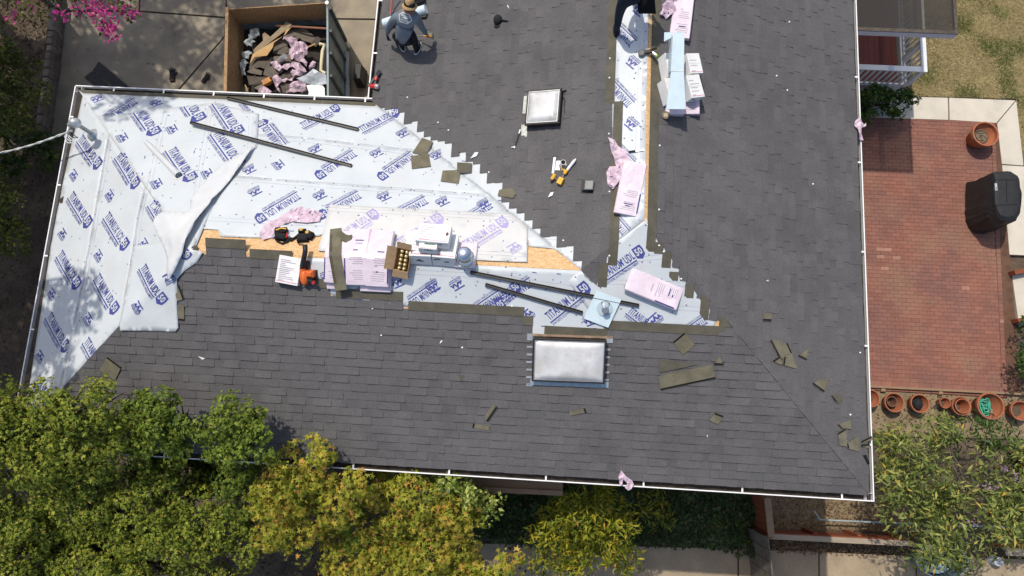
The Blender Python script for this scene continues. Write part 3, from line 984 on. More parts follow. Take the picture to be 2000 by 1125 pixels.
def crumpled(name, label, cat, poly, m_, amp=.06, fq=5.0, seed=1, group=None, step=.035, prints=0, lift=.01):
    r = random.Random(seed)
    pts = [P3(*p) for p in poly]
    c = sum(pts, Vector()) / len(pts)
    Q = [(p.x - c.x, p.y - c.y) for p in pts]
    def h(x, y):
        X, Y = x + c.x, y + c.y
        q = Vector((X * fq, Y * fq, seed * 3.1))
        a = (1 - abs(noise.noise(q))) ** 3 * .7 + (1 - abs(noise.noise(q * 2.3 + Vector((5, 1, 2))))) ** 3 * .35
        return roof_z(X, Y) - c.z + lift + amp * a
    V, F = sheet(Q, h, step, seed=seed, skirt=.004)
    b = MB(); b.add(V, F)
    o = b.build(name, m_, None, Matrix.Translation(c))
    tag(o, label, cat, group)
    for i in range(prints):
        for _ in range(30):
            x = r.uniform(min(q[0] for q in Q), max(q[0] for q in Q)); y = r.uniform(min(q[1] for q in Q), max(q[1] for q in Q))
            a = r.uniform(0, 3.1); l = r.uniform(.03, .07)
            pp = [(x, y), (x + l * math.cos(a), y + l * math.sin(a))]
            if all(inpoly(q[0], q[1], Q) for q in pp):
                b = MB()
                nx, ny = -math.sin(a) * .006, math.cos(a) * .006
                W = [(pp[0][0] - nx, pp[0][1] - ny), (pp[1][0] - nx, pp[1][1] - ny), (pp[1][0] + nx, pp[1][1] + ny), (pp[0][0] + nx, pp[0][1] + ny)]
                b.add([(q[0], q[1], h(*q) + .006) for q in W], [(0, 1, 2, 3)])
                b.build('print_mark', m_navy, o)
                break
    return o
crumpled('torn_wrapper', 'long pink torn plastic wrapper trailing above the tool belts', 'wrapper', [(515, 470), (508, 458), (522, 437), (545, 428), (572, 410), (592, 404), (612, 410), (632, 418), (626, 434), (600, 437), (572, 434), (548, 442), (538, 452), (532, 464)], m_pinkw, .07, 5, 2, prints=7)
crumpled('torn_wrapper', 'pink torn plastic wrapper bunched across the ridge underlayment by the knife', 'wrapper', [(1187, 270), (1200, 276), (1207, 287), (1222, 296), (1230, 318), (1215, 332), (1212, 352), (1196, 372), (1186, 362), (1184, 338), (1190, 327), (1203, 326), (1194, 300)], m_pinkw, .09, 5, 3, prints=6)
crumpled('torn_wrapper', 'crumpled pink wrapper scrap beside the long pink bundle near the standing worker', 'wrapper', [(1310, -6), (1322, 2), (1319, 24), (1309, 33), (1300, 40), (1296, 35), (1286, 32), (1292, 24), (1292, 14), (1302, 2)], m_pinkw, .08, 6, 4, prints=4)
crumpled('torn_wrapper', 'pink wrapper rag caught on the patio side gutter', 'wrapper', [(1674, 233), (1680, 240), (1684, 246), (1688, 243), (1687, 250), (1679, 252), (1679, 262), (1683, 277), (1676, 273), (1673, 258), (1666, 247), (1668, 238)], m_pinkw, .07, 6, 5, step=.03, lift=.03)
crumpled('torn_wrapper', 'pink wrapper rag hanging on the long gutter above the yellow green bush', 'wrapper', [(1212, 917), (1222, 930), (1234, 938), (1237, 945), (1232, 954), (1225, 957), (1219, 951), (1224, 943), (1216, 936), (1214, 946), (1209, 946), (1207, 930)], m_pinkw, .07, 6, 6, step=.03, lift=.035)

def bent(a, b_, wd, th, off, n=16, sm=.10, droop=0.0):       # a box laid over the roof from pixel a to pixel b_, bending with it; returns (mesh builder, origin)
    A, B = P3(*a), P3(*b_)
    d = Vector((B.x - A.x, B.y - A.y, 0)); L = d.length; D = d.normalized(); N2 = Vector((-D.y, D.x, 0))
    b = MB()
    prof = [(-1, 0), (-1, .75), (-.93, 1), (.93, 1), (1, .75), (1, 0)]
    V = []; F = []
    for i in range(n + 1):
        t = i / n
        q = A + d * t
        z = max(sum(roof_z((q + D * (k * sm)).x, (q + D * (k * sm)).y) for k in (-1, 0, 1)) / 3.0, roof_z(q.x, q.y)) + off
        e = 1.0 if 0 < i < n else .9
        for (x, y) in prof:
            V.append((q + N2 * (x * wd / 2 * (.985 if e < 1 else 1))).xy.to_3d() - A + Vector((0, 0, z + y * th * e)))
    k = len(prof)
    for i in range(n):
        for j in range(k):
            jj = (j + 1) % k
            F.append((i * k + j, (i + 1) * k + j, (i + 1) * k + jj, i * k + jj))
    F.append(tuple(range(k))); F.append(tuple(range(n * k + k - 1, n * k - 1, -1)))
    b.add(V, F)
    def on(t, s, up):                       # a point on the top face
        q = A + d * t
        z = max(sum(roof_z((q + D * (kk * sm)).x, (q + D * (kk * sm)).y) for kk in (-1, 0, 1)) / 3.0, roof_z(q.x, q.y)) + off + th
        return (q + N2 * (s * wd / 2)).xy.to_3d() - A + Vector((0, 0, z + up))
    return b, Matrix.Translation(Vector((A.x, A.y, A.z))), on, A, L
def bundle(label, a, b_, wd=.335, th=.075, off=.012, group=None, rnd=1, stripe=1, text=True, dark=False):
    b, M, on, A, L = bent(a, b_, wd, th, off)
    t = thing('shingle_bundle', label, 'shingle bundle', M, group)
    b.build('wrapped_shingles', m_pink, t)
    r = random.Random(rnd)
    def patch(name, t0, t1, s0, s1, m_, up=.002):
        b = MB(); n = max(1, int((t1 - t0) * 16))
        V = []
        for i in range(n + 1):
            tt = t0 + (t1 - t0) * i / n
            V += [on(tt, s0, up), on(tt, s1, up)]
        b.add(V, [(2 * i, 2 * i + 2, 2 * i + 3, 2 * i + 1) for i in range(n)])
        b.build(name, m_, t)
    if stripe:
        s = stripe * .86
        patch('brand_stripe', .05, .42, s, s + stripe * .1, m_navy, .0022)
    if text:
        for k in range(9):
            t0 = .08 + .035 * k + (.08 if k > 4 else 0)
            patch('text_line', t0, t0 + .012, -.7 + r.uniform(0, .1), r.uniform(.1, .6), m_grey)
        for k in range(3):
            t0 = r.uniform(.1, .85)
            patch('print_mark', t0, t0 + .02, r.uniform(-.6, 0), r.uniform(.05, .3), m_navy if k else m_grey, .0026)
    return t
bundle('bottom pink shingle bundle of the ridge pile, showing its lower end under the bent strip', (660, 566), (668, 462), .33, .07, .012, 'pink wrapped shingle bundles draped over the wing ridge', 1, -1)
bundle('pink shingle bundle under the middle of the ridge pile, lower end sticking out', (735, 571), (742, 470), .5, .07, .012, 'pink wrapped shingle bundles draped over the wing ridge', 2, 0)
bundle('topmost left pink bundle of the ridge pile, half hidden by the bent strip', (657, 556), (672, 455), .33, .08, .085, 'pink wrapped shingle bundles draped over the wing ridge', 3, 1)
bundle('topmost middle pink bundle of the ridge pile with navy stripe', (700, 560), (708, 452), .36, .085, .088, 'pink wrapped shingle bundles draped over the wing ridge', 4, 1)
bundle('topmost pink bundle of the ridge pile next to the open cardboard box', (740, 563), (752, 455), .38, .085, .09, 'pink wrapped shingle bundles draped over the wing ridge', 5, -1)
bundle('pink bundle lying flat with the silver vent cap standing on it', (908, 524), (914, 476), .34, .06, .012, None, 6, 0)
bundle('pink bundle lying askew on the underlayment beside the square flashing', (1326, 586), (1226, 545), .38, .07, .012, None, 7, 1)
bundle('pink bundle along the ridge under the bunched wrapper and below the knife', (1220, 421), (1240, 320), .37, .07, .012, None, 8, -1)
bundle('long pink bundle stripped half open beside the standing worker', (1325, 78), (1338, -30), .34, .08, .012, None, 9, 0)
bundle('pink bundle lying under the white cartons and the long pale flashing', (1346, 226), (1343, 132), .32, .07, .012, None, 10, 0)
bundle('pink bundle end under the foot of the long pale flashing', (1316, 228), (1314, 150), .30, .09, .012, None, 11, 0, False)

# bent dark shingle strips lying on the pile
b, M, on, A, L = bent((672, 571), (662, 452), .19, .012, .175)
t = thing('bent_shingle_strip', 'olive brown shingle strip bent over the pink ridge pile', 'shingle strip', M)
b.build('strip', m_olive, t)
b = MB(); W0 = on(.93, .2, .015)
b.grid(lambda i, j: (W0.x + .04 + .26 * i, W0.y - .02 - .20 * j + .03 * math.sin(i * 6), W0.z + .06 * math.sin(i * 3.0) * (1 - j) + .01), 10, 6)
b.build('curled_end', m_olive, t, smooth=True)
b = MB()
for k in (0.55, 0.7, .84):
    V = [on(i / 10, k, .003) for i in range(1, 10)] + [on(i / 10, k + .05, .003) for i in range(1, 10)]
    b.add(V, [(i, i + 1, i + 10, i + 9) for i in range(8)])
b.build('slit', m_dark, t)

def carton(name, label, a, b_, dep, ht, lift, group=None, cat='carton', rnd=1, lines=6, roll=0.0, level=True, pl=None):
    A, B = P3(*a), P3(*b_)
    level = level and pl is None
    pl = pl or plane_at(*a)
    x = (B - A); L = x.length; x.normalize()
    n = pl.n if not level else Vector((0, 0, 1)).lerp(pl.n, .6).normalized()
    y = n.cross(x).normalized(); n = x.cross(y)
    M = Matrix((x, y, n)).transposed().to_4x4(); M.translation = A + n * lift
    t = thing(name, label, cat, M, group)
    b = MB(); b.bbox(0, 0, 0, L, dep, ht, .004); b.build('box', m_card, t)
    r = random.Random(rnd)
    b = MB(); b.box(.0, dep * .49, ht + .0004, L, dep * .51, ht + .0012); b.build('tape', mat('carton_tape', (0.60, 0.57, 0.52), .3), t)
    for k in range(lines):
        y0 = dep * (.1 + .8 * k / lines)
        b = MB(); b.box(L * .1, y0, ht + .0004, L * r.uniform(.3, .85), y0 + dep * .035, ht + .001); b.build('text_line', m_grey, t)
    b = MB(); b.box(L * .04, dep * .06, ht + .0004, L * .96, dep * .09, ht + .0012); b.build('pink_band', m_pprint, t)
    for k in range(3):
        x0 = L * r.uniform(.05, .6)
        z0 = ht * r.uniform(.2, .7)
        b = MB(); b.box(x0, -.0015, z0, x0 + L * r.uniform(.08, .3), -.0003, z0 + ht * .12); b.build('side_print', m_print, t)
    return t
carton('carton', 'white printed carton standing beside the orange leaf blower', (543, 550), (586, 558), .44, .12, .014, rnd=1, lines=12)
gb = 'white cartons stacked between the gold tins and the silver vent cap'
carton('carton', 'bottom white carton of the stack nearest the gold tins', (803, 519), (845, 521), .42, .24, .05, gb, rnd=2, pl=PN)
carton('carton', 'bottom white carton of the stack nearest the silver vent cap', (846, 521), (890, 525), .46, .24, .05, gb, rnd=3, pl=PN)
carton('carton', 'large topmost white carton of the stack with a dark oval sticker', (818, 502), (880, 508), .34, .16, .30, gb, rnd=4, pl=PN)
carton('carton', 'little white carton with a green label set on the bottom cartons', (822, 514), (856, 517), .15, .12, .30, gb, rnd=5, lines=1, pl=PN)
W = [o for o in bpy.data.objects if o.get('label', '').startswith('large topmost')][0]
b = MB(); b.lathe([(.03, .1612), (.028, .162)], 14, sx=.75, sy=1.2); o = b.build('oval_sticker', mat('sticker_brown', (0.12, 0.06, 0.04), .5), W, Matrix.Translation((.47, .17, 0)))
W = [o for o in bpy.data.objects if o.get('label', '').startswith('little white')][0]
b = MB(); b.box(.08, .08, .1204, .24, .1, .1212); b.build('green_label', mat('green_print', (0.03, 0.12, 0.05), .5), W)
# white flashing plate with a grey cone, half under the stack
M, L = PN.frame((795, 488), (826, 484), .05)
t = thing('pipe_flashing', 'white pipe flashing plate with grey rubber cone leaning by the stacked cartons', 'flashing', M)
b = MB(); b.box(0, 0, 0, .3, .36, .004); b.build('plate', m_wht, t)
b = MB(); b.lathe([(.055, .004), (.045, .03), (.02, .10), (.018, .11)], 16); b.build('cone', mat('grey_rubber', (0.24, 0.30, 0.32), .5), t, Matrix.Translation((.13, .17, 0)), smooth=True)
# open cardboard box with gold tins
M, L = PS.frame((772, 523), (800, 529), .02)
t = thing('cardboard_box', 'open brown cardboard box holding gold capped tins', 'box', M)
b = MB(); H = .17; Wd, Dp = L, .36
b.box(0, 0, 0, Wd, Dp, .004)
b.box(0, 0, .004, .005, Dp, H); b.box(Wd - .005, 0, .004, Wd, Dp, H); b.box(.006, 0, .004, Wd - .006, .005, H); b.box(.006, Dp - .005, .004, Wd - .006, Dp, H)
b.build('body', m_brown, t)
for nm, V in (('flap', [(0, 0, H), (0, Dp, H), (-.13, Dp + .02, H + .1), (-.13, .0, H + .08)]), ('flap', [(0, 0, H), (Wd, 0, H), (Wd + .02, -.12, H - .06), (-.01, -.12, H - .06)]), ('flap', [(0, Dp, H), (Wd, Dp, H), (Wd, Dp + .1, H + .06), (0, Dp + .1, H + .06)])):
    b = MB(); n_ = Vector((0, 0, .004)); b.add(V + [Vector(p) + n_ for p in V], [(3, 2, 1, 0), (4, 5, 6, 7), (0, 1, 5, 4), (1, 2, 6, 5), (2, 3, 7, 6), (3, 0, 4, 7)]); b.build(nm, m_brown, t)
for i in range(2):
    for j in range(5):
        b = MB(); b.lathe([(.03, 0), (.032, .12), (.024, .14), (.026, .15), (.022, .172), (.006, .176)], 14)
        o = b.build('tin', m_gold, None, M @ Matrix.Translation((.09 + .075 * i, .045 + .067 * j, .006)), smooth=True)
        tag(o, 'gold capped tin standing in the open cardboard box', 'tin', 'gold tins in the cardboard box')
# silver vent cap on its pink bundle
Wp = P3(910, 506) + Vector((0, 0, .1))
t = thing('vent_cap', 'shiny silver round vent cap standing on a pink bundle', 'vent cap', Matrix.Translation(Wp))
b = MB(); b.lathe([(.15, -.01), (.15, .0), (.125, .02), (.085, .05), (.08, .17), (.085, .19)], 24); b.build('collar', m_shf, t, smooth=True)
b = MB(); b.lathe([(.10, .19), (.125, .2), (.125, .24), (.09, .27), (.02, .285)], 24); b.build('hood', m_shf, t, smooth=True)
b = MB(); b.lathe([(.156, -.012), (.156, -.004)], 24); b.build('rim', m_wht, t)
# square flashing with silver cone, resting across a black bar
M, L = PS.frame((1140, 622), (1188, 640), .045)
t = thing('square_flashing', 'pale blue square flashing with a bright silver cone lying on the black bars', 'flashing', M)
b = MB(); b.prism([(0, 0), (.42, 0), (.44, .5), (.02, .5)], 0, .005, 0, Matrix.Rotation(.0, 4, 'Z')); b.build('plate', m_lblue, t)
b = MB(); b.lathe([(.125, .005), (.12, .02), (.06, .10), (.055, .13)], 28); o = b.build('cone', m_shf, t, Matrix.Translation((.25, .27, 0)), smooth=True)
b = MB(); b.lathe([(.048, .131), (.047, .134)], 20); b.build('opening', mat('pipe_inside', (0.5, 0.5, 0.5), .3, metal=.8), t, Matrix.Translation((.25, .27, 0)))

# long black bars
def longbar(label, a, b_, ha, hb2, wd=.055, th=.03):
    A, B = P3(*a, ha), P3(*b_, hb2)
    for _ in range(60):
        worst = min((A.lerp(B, i / 30).z - roof_z(A.lerp(B, i / 30).x, A.lerp(B, i / 30).y)) for i in range(31))
        if worst > .012: break
        ha += .01; A = P3(*a, ha)
    x = (B - A); L = x.length; x.normalize()
    y = Vector((0, 0, 1)).cross(x).normalized(); n = x.cross(y)
    M = Matrix((x, y, n)).transposed().to_4x4(); M.translation = A
    t = thing('roof_edge_bar', label, 'metal bar', M, 'long black metal bars lying on the underlayment')
    b = MB(); b.box(0, -wd / 2, -.006, L, wd / 2, 0); b.box(0, -wd / 2, .0002, L, -wd / 2 + .006, th); b.box(0, wd / 2 - .006, .0002, L, wd / 2, th); b.box(0.0, -wd / 2 + .012, .0002, L, -wd / 2 + .026, th * .6)
    b.build('channel', m_bar, t)
    b = MB(); b.box(L + .0005, -wd / 2, -.006, L + .002, wd / 2, th); b.box(-.002, -wd / 2, -.006, -.0005, wd / 2, th); b.build('end_cap', m_bar, t)
longbar('black bar crossing the left hip with its shadow on the sheet below', (373, 240), (687, 324), .10, .03)
longbar('black bar nearest the dumpster side gutter', (445, 192), (700, 253), .03, .03)
longbar('longer black bar passing under the square flashing', (919, 532), (1247, 597), .03, .02)
longbar('shorter black bar ending just before the square flashing', (948, 556), (1137, 611), .025, .02)

# roll of underlayment
A, B = P3(284, 276, .07), P3(349, 342, .06)
x = (B - A); L = x.length; x.normalize(); y = Vector((0, 0, 1)).cross(x).normalized(); n = x.cross(y)
M = Matrix((x, y, n)).transposed().to_4x4(); M.translation = A
t = thing('underlayment_roll', 'plain white roll of underlayment lying on the printed sheet', 'roll', M)
b = MB()
V = []; F = []; N_ = 48
for (xx, tp) in ((0, .55), (.15, .8), (L, 1.0)):
    for k in range(N_ + 1):
        th = k / N_ * 2 * math.pi * 2.6; rr = (.046 + .016 * k / N_) * tp
        V.append((xx, rr * math.cos(th), rr * math.sin(th)))
for i in range(2):
    for k in range(N_): F.append((i * (N_ + 1) + k, (i + 1) * (N_ + 1) + k, (i + 1) * (N_ + 1) + k + 1, i * (N_ + 1) + k + 1))
b.add(V, F); b.build('rolled_sheet', m_back, t, smooth=True)
b = MB(); b.tube([(L - .02, 0, 0), (L + .001, 0, 0)], .042, 16); b.build('core', mat('roll_core', (0.25, 0.28, 0.30), .7), t)
b = MB(); b.tube([(L - .005, 0, 0), (L + .003, 0, 0)], .010, 10); b.build('core_hole', m_dark, t)

# long pale flashing over the four cartons, and the cartons
g4 = 'white cartons under the long pale flashing'
carton('carton', 'upper left white carton under the long pale flashing with a blue picture', (1291, 160), (1313, 160), .38, .22, .02, g4, rnd=11, lines=2, pl=PE)
carton('carton', 'lower left white carton under the long pale flashing', (1294, 209), (1315, 206), .38, .22, .02, g4, rnd=12, lines=1, pl=PE)
carton('carton', 'upper right white carton under the long pale flashing', (1330, 158), (1354, 157), .34, .19, .09, g4, rnd=13, lines=3, pl=PE)
carton('carton', 'lower right white carton under the long pale flashing', (1332, 205), (1357, 202), .38, .19, .09, g4, rnd=14, lines=5, pl=PE)
W = [o for o in bpy.data.objects if o.get('label', '').startswith('upper left white')][0]
b = MB(); b.box(.06, .12, .2204, .17, .30, .2212); b.build('blue_picture', mat('carton_blue', (0.30, 0.52, 0.68), .5, var=.4, scale=25), W)
A, B = P3(1306, 217, .12), P3(1310, 70, .42)
x = (B - A); L = x.length; x.normalize(); y = Vector((0, 0, 1)).cross(x).normalized(); n = x.cross(y)
M = Matrix((x, y, n)).transposed().to_4x4(); M.translation = A
t = thing('long_flashing', 'long pale blue L shaped metal flashing laid across four white cartons', 'flashing', M)
LZ = .20
b = MB(); b.add([(0, .08, LZ - .0), (L * .5, .02, LZ), (L, .01, LZ), (L, -.17, LZ), (L * .5, -.18, LZ), (0, -.23, LZ), (0, .08, LZ - .006), (L * .5, .02, LZ - .006), (L, .01, LZ - .006), (L, -.17, LZ - .006), (L * .5, -.18, LZ - .006), (0, -.23, LZ - .006)],
               [(0, 5, 4, 1), (1, 4, 3, 2), (6, 7, 10, 11), (7, 8, 9, 10), (0, 1, 7, 6), (1, 2, 8, 7), (2, 3, 9, 8), (3, 4, 10, 9), (4, 5, 11, 10), (5, 0, 6, 11)])
b.build('top_leg', m_lblue, t)
b = MB(); b.box(L * .5, .021, LZ - .20, L - .03, .027, LZ - .001); b.build('side_leg', m_lblue, t)
b = MB(); b.add([(L - .08, .03, LZ), (L, .03, LZ), (L, .14, LZ), (L - .14, .14, LZ), (L - .08, .03, LZ - .005), (L, .03, LZ - .005), (L, .14, LZ - .005), (L - .14, .14, LZ - .005)], [(0, 1, 2, 3), (7, 6, 5, 4), (0, 4, 5, 1), (1, 5, 6, 2), (2, 6, 7, 3), (3, 7, 4, 0)]); b.build('end_tab', m_lblue, t)
b = MB(); b.box(L * .5 - .008, -.182, LZ + .001, L * .5 + .008, .022, LZ + .004); b.build('tie', mat('clear_tape', (0.62, 0.66, 0.62), .3), t)
# tape roll
W = P3(1299, 228)
b = MB(); b.tube([(0, 0, .0), (0, 0, .045)], .065, 20); o = b.build('tape_roll', mat('tape_brown', (0.16, 0.13, 0.09), .6), None, Matrix.Translation(W + Vector((0, 0, .02)))); tag(o, 'small round brown tape roll at the foot of the white cartons', 'tape roll')
b = MB(); b.tube([(0, 0, .0452), (0, 0, .047)], .035, 16); b.build('core', mat('core_tan', (0.42, 0.34, 0.22), .7), o)

# ------------------------------------------------------------------ hand tools
def tool(name, label, cat, a, b_, h=.02):
    pl = plane_at(*a)
    M, L = pl.frame(a, b_, h)
    return thing(name, label, cat, M), L
t, L = tool('nail_gun', 'red and black nail gun lying by the corner gutter', 'nail gun', (722, 170), (748, 172))
b = MB(); b.tube([(0, 0, .04), (.05, 0, .04), (.07, 0, .045), (.17, 0, .045)], [.012, .02, .04, .05], 14); b.build('driver_body', m_red, t)
b = MB(); b.tube([(.172, 0, .045), (.21, 0, .045), (.235, 0, .045)], [.051, .05, .036], 14); b.build('end_cap', m_alum, t)
b = MB(); b.tube([(.13, .04, .045), (.13, .13, .045), (.13, .17, .045)], [.02, .018, .03], 10); b.build('grip', m_tool, t)
b = MB(); b.tube([(.13, .12, .045), (.13, .19, .045)], .033, 12); b.build('red_collar', m_red, t)
b = MB(); b.box(-.022, 0, .02, .022, .34, .05, 0, Matrix.Rotation(-.48, 4, 'Z')); b.build('magazine', m_tool, t)
b = MB(); b.box(-.03, .26, .052, .05, .36, .06, 0, Matrix.Rotation(-.48, 4, 'Z')); b.build('magazine_end', m_black, t)
t, L = tool('nail_gun', 'dark nail gun with a green tip on the ridge underlayment', 'nail gun', (1247, 106), (1282, 102), .02)
b = MB(); b.lathe([(.045, 0), (.06, .012), (.06, .04), (.045, .05)], 16); b.build('coil_magazine', m_tool, t, Matrix.Translation((.06, 0, 0)))
b = MB(); b.box(.10, -.02, .01, .24, .03, .06); b.tube([(.2, .02, .05), (.3, .05, .05)], .02, 8); b.build('driver_body', m_black, t)
b = MB(); b.tube([(.24, -.02, .03), (.29, -.07, .03)], [.03, .028], 10); b.build('end_cap', m_alum, t)
b = MB(); b.tube([(.29, -.07, .03), (.305, -.095, .03)], [.028, .02], 10); b.build('green_tip', mat('green_plastic', (0.25, 0.5, 0.06), .4), t)
t, L = tool('pry_bar', 'black pry bar with white hooked ends beside the small skylight', 'pry bar', (1005, 288), (1014, 261), .022)
b = MB(); b.box(.02, -.012, 0, L, .012, .012); b.build('shaft', m_black, t)
b = MB(); b.box(L + .0005, -.011, 0, L + .07, .011, .013); b.box(-.015, -.014, 0, .0195, .014, .013); b.tube([(-.0, .01, .008), (-.015, .05, .02)], [.012, .008], 8); b.build('white_end', m_wht, t)
t, L = tool('caulk_gun', 'caulk gun with white tube and yellow handle beside the vent pipe', 'caulk gun', (1106, 337), (1126, 311), .022)
b = MB(); b.tube([(.02, 0, .03), (L * .86, 0, .03)], .025, 14); b.tube([(L * .86 + .001, 0, .03), (L, 0, .03)], [.018, .005], 10); b.build('tube', m_wht, t)
b = MB(); b.tube([(-.04, 0, .03), (.04, 0, .03)], .028, 12); b.tube([(-.0, .02, .03), (.03, .15, .02)], [.018, .012], 8); b.build('yellow_handle', m_yel, t)
b = MB(); b.tube([(-.04, 0, .03), (-.13, -.01, .03)], .006, 8); b.tube([(-.02, 0, .03), (.06, .08, .03)], .006, 6); b.build('rod', m_alum, t)
t, L = tool('cordless_drill', 'yellow and black cordless drill lying below the caulk gun', 'drill', (1081, 349), (1087, 340), .022)
b = MB(); b.tube([(-.03, 0, .04), (.04, 0, .04), (.07, 0, .04)], [.03, .034, .02], 12); b.build('motor_body', m_yel, t)
b = MB(); b.tube([(-.033, 0, .04), (-.06, 0, .04)], [.032, .026], 12); b.build('chuck', m_tool, t)
b = MB(); b.tube([(.02, -.02, .04), (.0, -.11, .035)], .019, 10); b.build('grip', m_tool, t)
b = MB(); b.box(-.05, -.19, .0, .06, -.105, .07, 0, Matrix.Rotation(.1, 4, 'Z')); b.build('battery', m_yel, t)
t, L = tool('utility_knife', 'short dark handled knife with a steel blade on the ridge underlayment', 'knife', (1228, 297), (1258, 293), .02)
b = MB(); b.tube([(0, 0, .012), (L * .45, 0, .012)], [.014, .016], 8); b.build('handle', m_black, t)
b = MB(); b.box(L * .45 + .001, -.012, .008, L, .012, .012); b.build('blade', m_alum, t)
# tool belts
def toolbelt(label, ctr, seed, parts):
    W = P3(*ctr)
    pl = plane_at(*ctr)
    M, _ = pl.frame(ctr, (ctr[0] + 20, ctr[1] + 1), .006)
    t = thing('tool_belt', label, 'tool belt', M)
    for nm, x, y, w_, d_, h_, rot, mm in parts:
        b = MB(); b.bbox(-w_ / 2, -d_ / 2, 0, w_ / 2, d_ / 2, h_, .02); b.build(nm, mm, t, Matrix.Translation((x, y, .0)) @ Matrix.Rotation(rot, 4, 'Z'))
    return t
t = toolbelt('black tool belt with red handled tool tucked in its pouches', (552, 460), 1, [('pouch', -.02, .05, .19, .10, .11, .1, m_blk), ('pouch', -.0, -.06, .18, .11, .10, -.1, m_blk), ('pouch', -.08, .02, .08, .12, .09, .3, m_blk)])
b = MB(); b.tube([(-.08, .02, .115), (.0, .055, .125), (.08, .05, .12)], .012, 8); b.build('yellow_strap', m_yel, t)
b = MB(); b.tube([(.09, -.09, .06), (.10, .0, .07)], [.015, .018], 8); b.build('red_handle', m_red, t)
b = MB(); b.tube([(-.1, -.05, .02), (-.06, -.13, .02), (.04, -.17, .02), (.12, -.12, .02), (.16, -.05, .03)], .016, 6); b.build('belt_strap', m_blk, t)
t = toolbelt('black tool belt with round yellow emblems beside the blower tube', (593, 465), 2, [('pouch', .0, -.02, .17, .14, .09, .15, m_blk), ('pouch', .10, .03, .12, .12, .10, -.4, m_blk), ('pouch', -.02, .085, .12, .06, .12, .1, m_blk)])
for x, y, z in ((-.03, .085, .1215), (.07, .05, .1025)):
    b = MB(); b.lathe([(.03, 0), (.028, .003)], 14); b.build('round_emblem', mat('emblem_yellow', (0.55, 0.33, 0.05), .5), t, Matrix.Translation((x, y, z)))
b = MB(); b.tube([(-.09, .03, .03), (-.15, -.03, .02), (-.2, -.08, .02)], .018, 6); b.tube([(-.08, -.09, .02), (-.04, -.14, .02), (.03, -.13, .02)], .008, 6); b.build('belt_strap', m_blk, t)
# leaf blower
W = P3(603, 535)
pl = PS
M, _ = pl.frame((603, 537), (612, 537), .012)
t = thing('leaf_blower', 'orange leaf blower with a black tube beside the white carton', 'leaf blower', M)
b = MB(); b.lathe([(.10, 0), (.115, .03), (.115, .09), (.085, .13)], 18, sx=.62, sy=1.15); b.build('fan_housing', m_orange, t, Matrix.Translation((-.045, -.03, 0)), smooth=True)
b = MB(); b.bbox(-.0, -.02, .02, .12, .09, .17, .03); b.build('engine_cover', m_orange, t)
b = MB(); b.box(.01, -.11, .01, .10, -.022, .12); b.tube([(.02, -.06, .12), (.1, -.08, .14)], .014, 8); b.build('engine', m_black, t)
b = MB(); b.lathe([(.028, 0), (.028, .04)], 12); b.build('fuel_cap', m_red, t, Matrix.Translation((.11, -.1, .1)))
b = MB(); b.tube([(-.07, .09, .07), (-.06, .17, .08), (-.02, .30, .10), (.005, .40, .10), (.0, .50, .08)], [.045, .043, .04, .038, .04], 14); b.build('blower_tube', m_black, t, smooth=True)
b = MB(); b.tube([(-.07, .06, .07), (-.066, .12, .075)], .05, 14); b.build('tube_collar', m_orange, t)
# the black cap and small scraps
t, L = tool('cap', 'black cap with a loose strap lying alone on the shingles', 'cap', (968, 40), (985, 40), .014)
b = MB(); b.lathe([(.085, 0), (.085, .03), (.07, .07), (.03, .085), (.004, .088)], 16, sx=.9, sy=1.1); b.build('crown', m_blk, t, smooth=True, mw=Matrix.Translation((.05, 0, 0)))
b = MB(); b.tube([(.10, -.0, .02), (.17, -.01, .02), (.24, -.02, .015)], [.02, .015, .014], 8); b.build('strap', m_blk, t)
b = MB(); b.lathe([(.07, .0), (.06, .012)], 12, sx=.8, sy=.6); b.build('brim', m_blk, t, Matrix.Translation((.05, -.11, 0)))

def scrap(name, label, cat, poly, m_, th=.008, lift=.016, tilt=.012, tar=None, group=None, seed=1):
    r = random.Random(seed * 7 + int(poly[0][0]))
    pts = [P3(*p) for p in poly]
    c = sum(pts, Vector()) / len(pts)
    b = MB()
    n = len(pts)
    lo = [p - c + Vector((0, 0, lift + r.random() * tilt)) for p in pts]
    a = sum(lo[i].x * lo[(i + 1) % n].y - lo[(i + 1) % n].x * lo[i].y for i in range(n))
    if a < 0: lo.reverse()
    hi = [p + Vector((0, 0, th)) for p in lo]
    b.add(lo + hi, [tuple(range(n - 1, -1, -1)), tuple(range(n, 2 * n))] + [(i, (i + 1) % n, n + (i + 1) % n, n + i) for i in range(n)])
    o = b.build(name, m_, None, Matrix.Translation(c))
    tag(o, label, cat, group)
    if tar is not None:
        if a < 0: tar = (n - 2 - tar) % n
        p, q = hi[tar], hi[(tar + 1) % n]
        cc = sum(hi, Vector()) / n
        nn = (cc - (p + q) / 2).normalized()
        up = Vector((0, 0, .0015))
        d = (q - p)
        b = MB()
        s0, s1 = p + nn * .004 + up, q + nn * .004 + up
        b.add([s0, s1, s1 + nn * .03, s0 + nn * .03], [(0, 1, 2, 3)])
        b.build('tar_strip', m_dark, o)
    return o
gs = 'loose shingle scraps lying on the finished shingles'
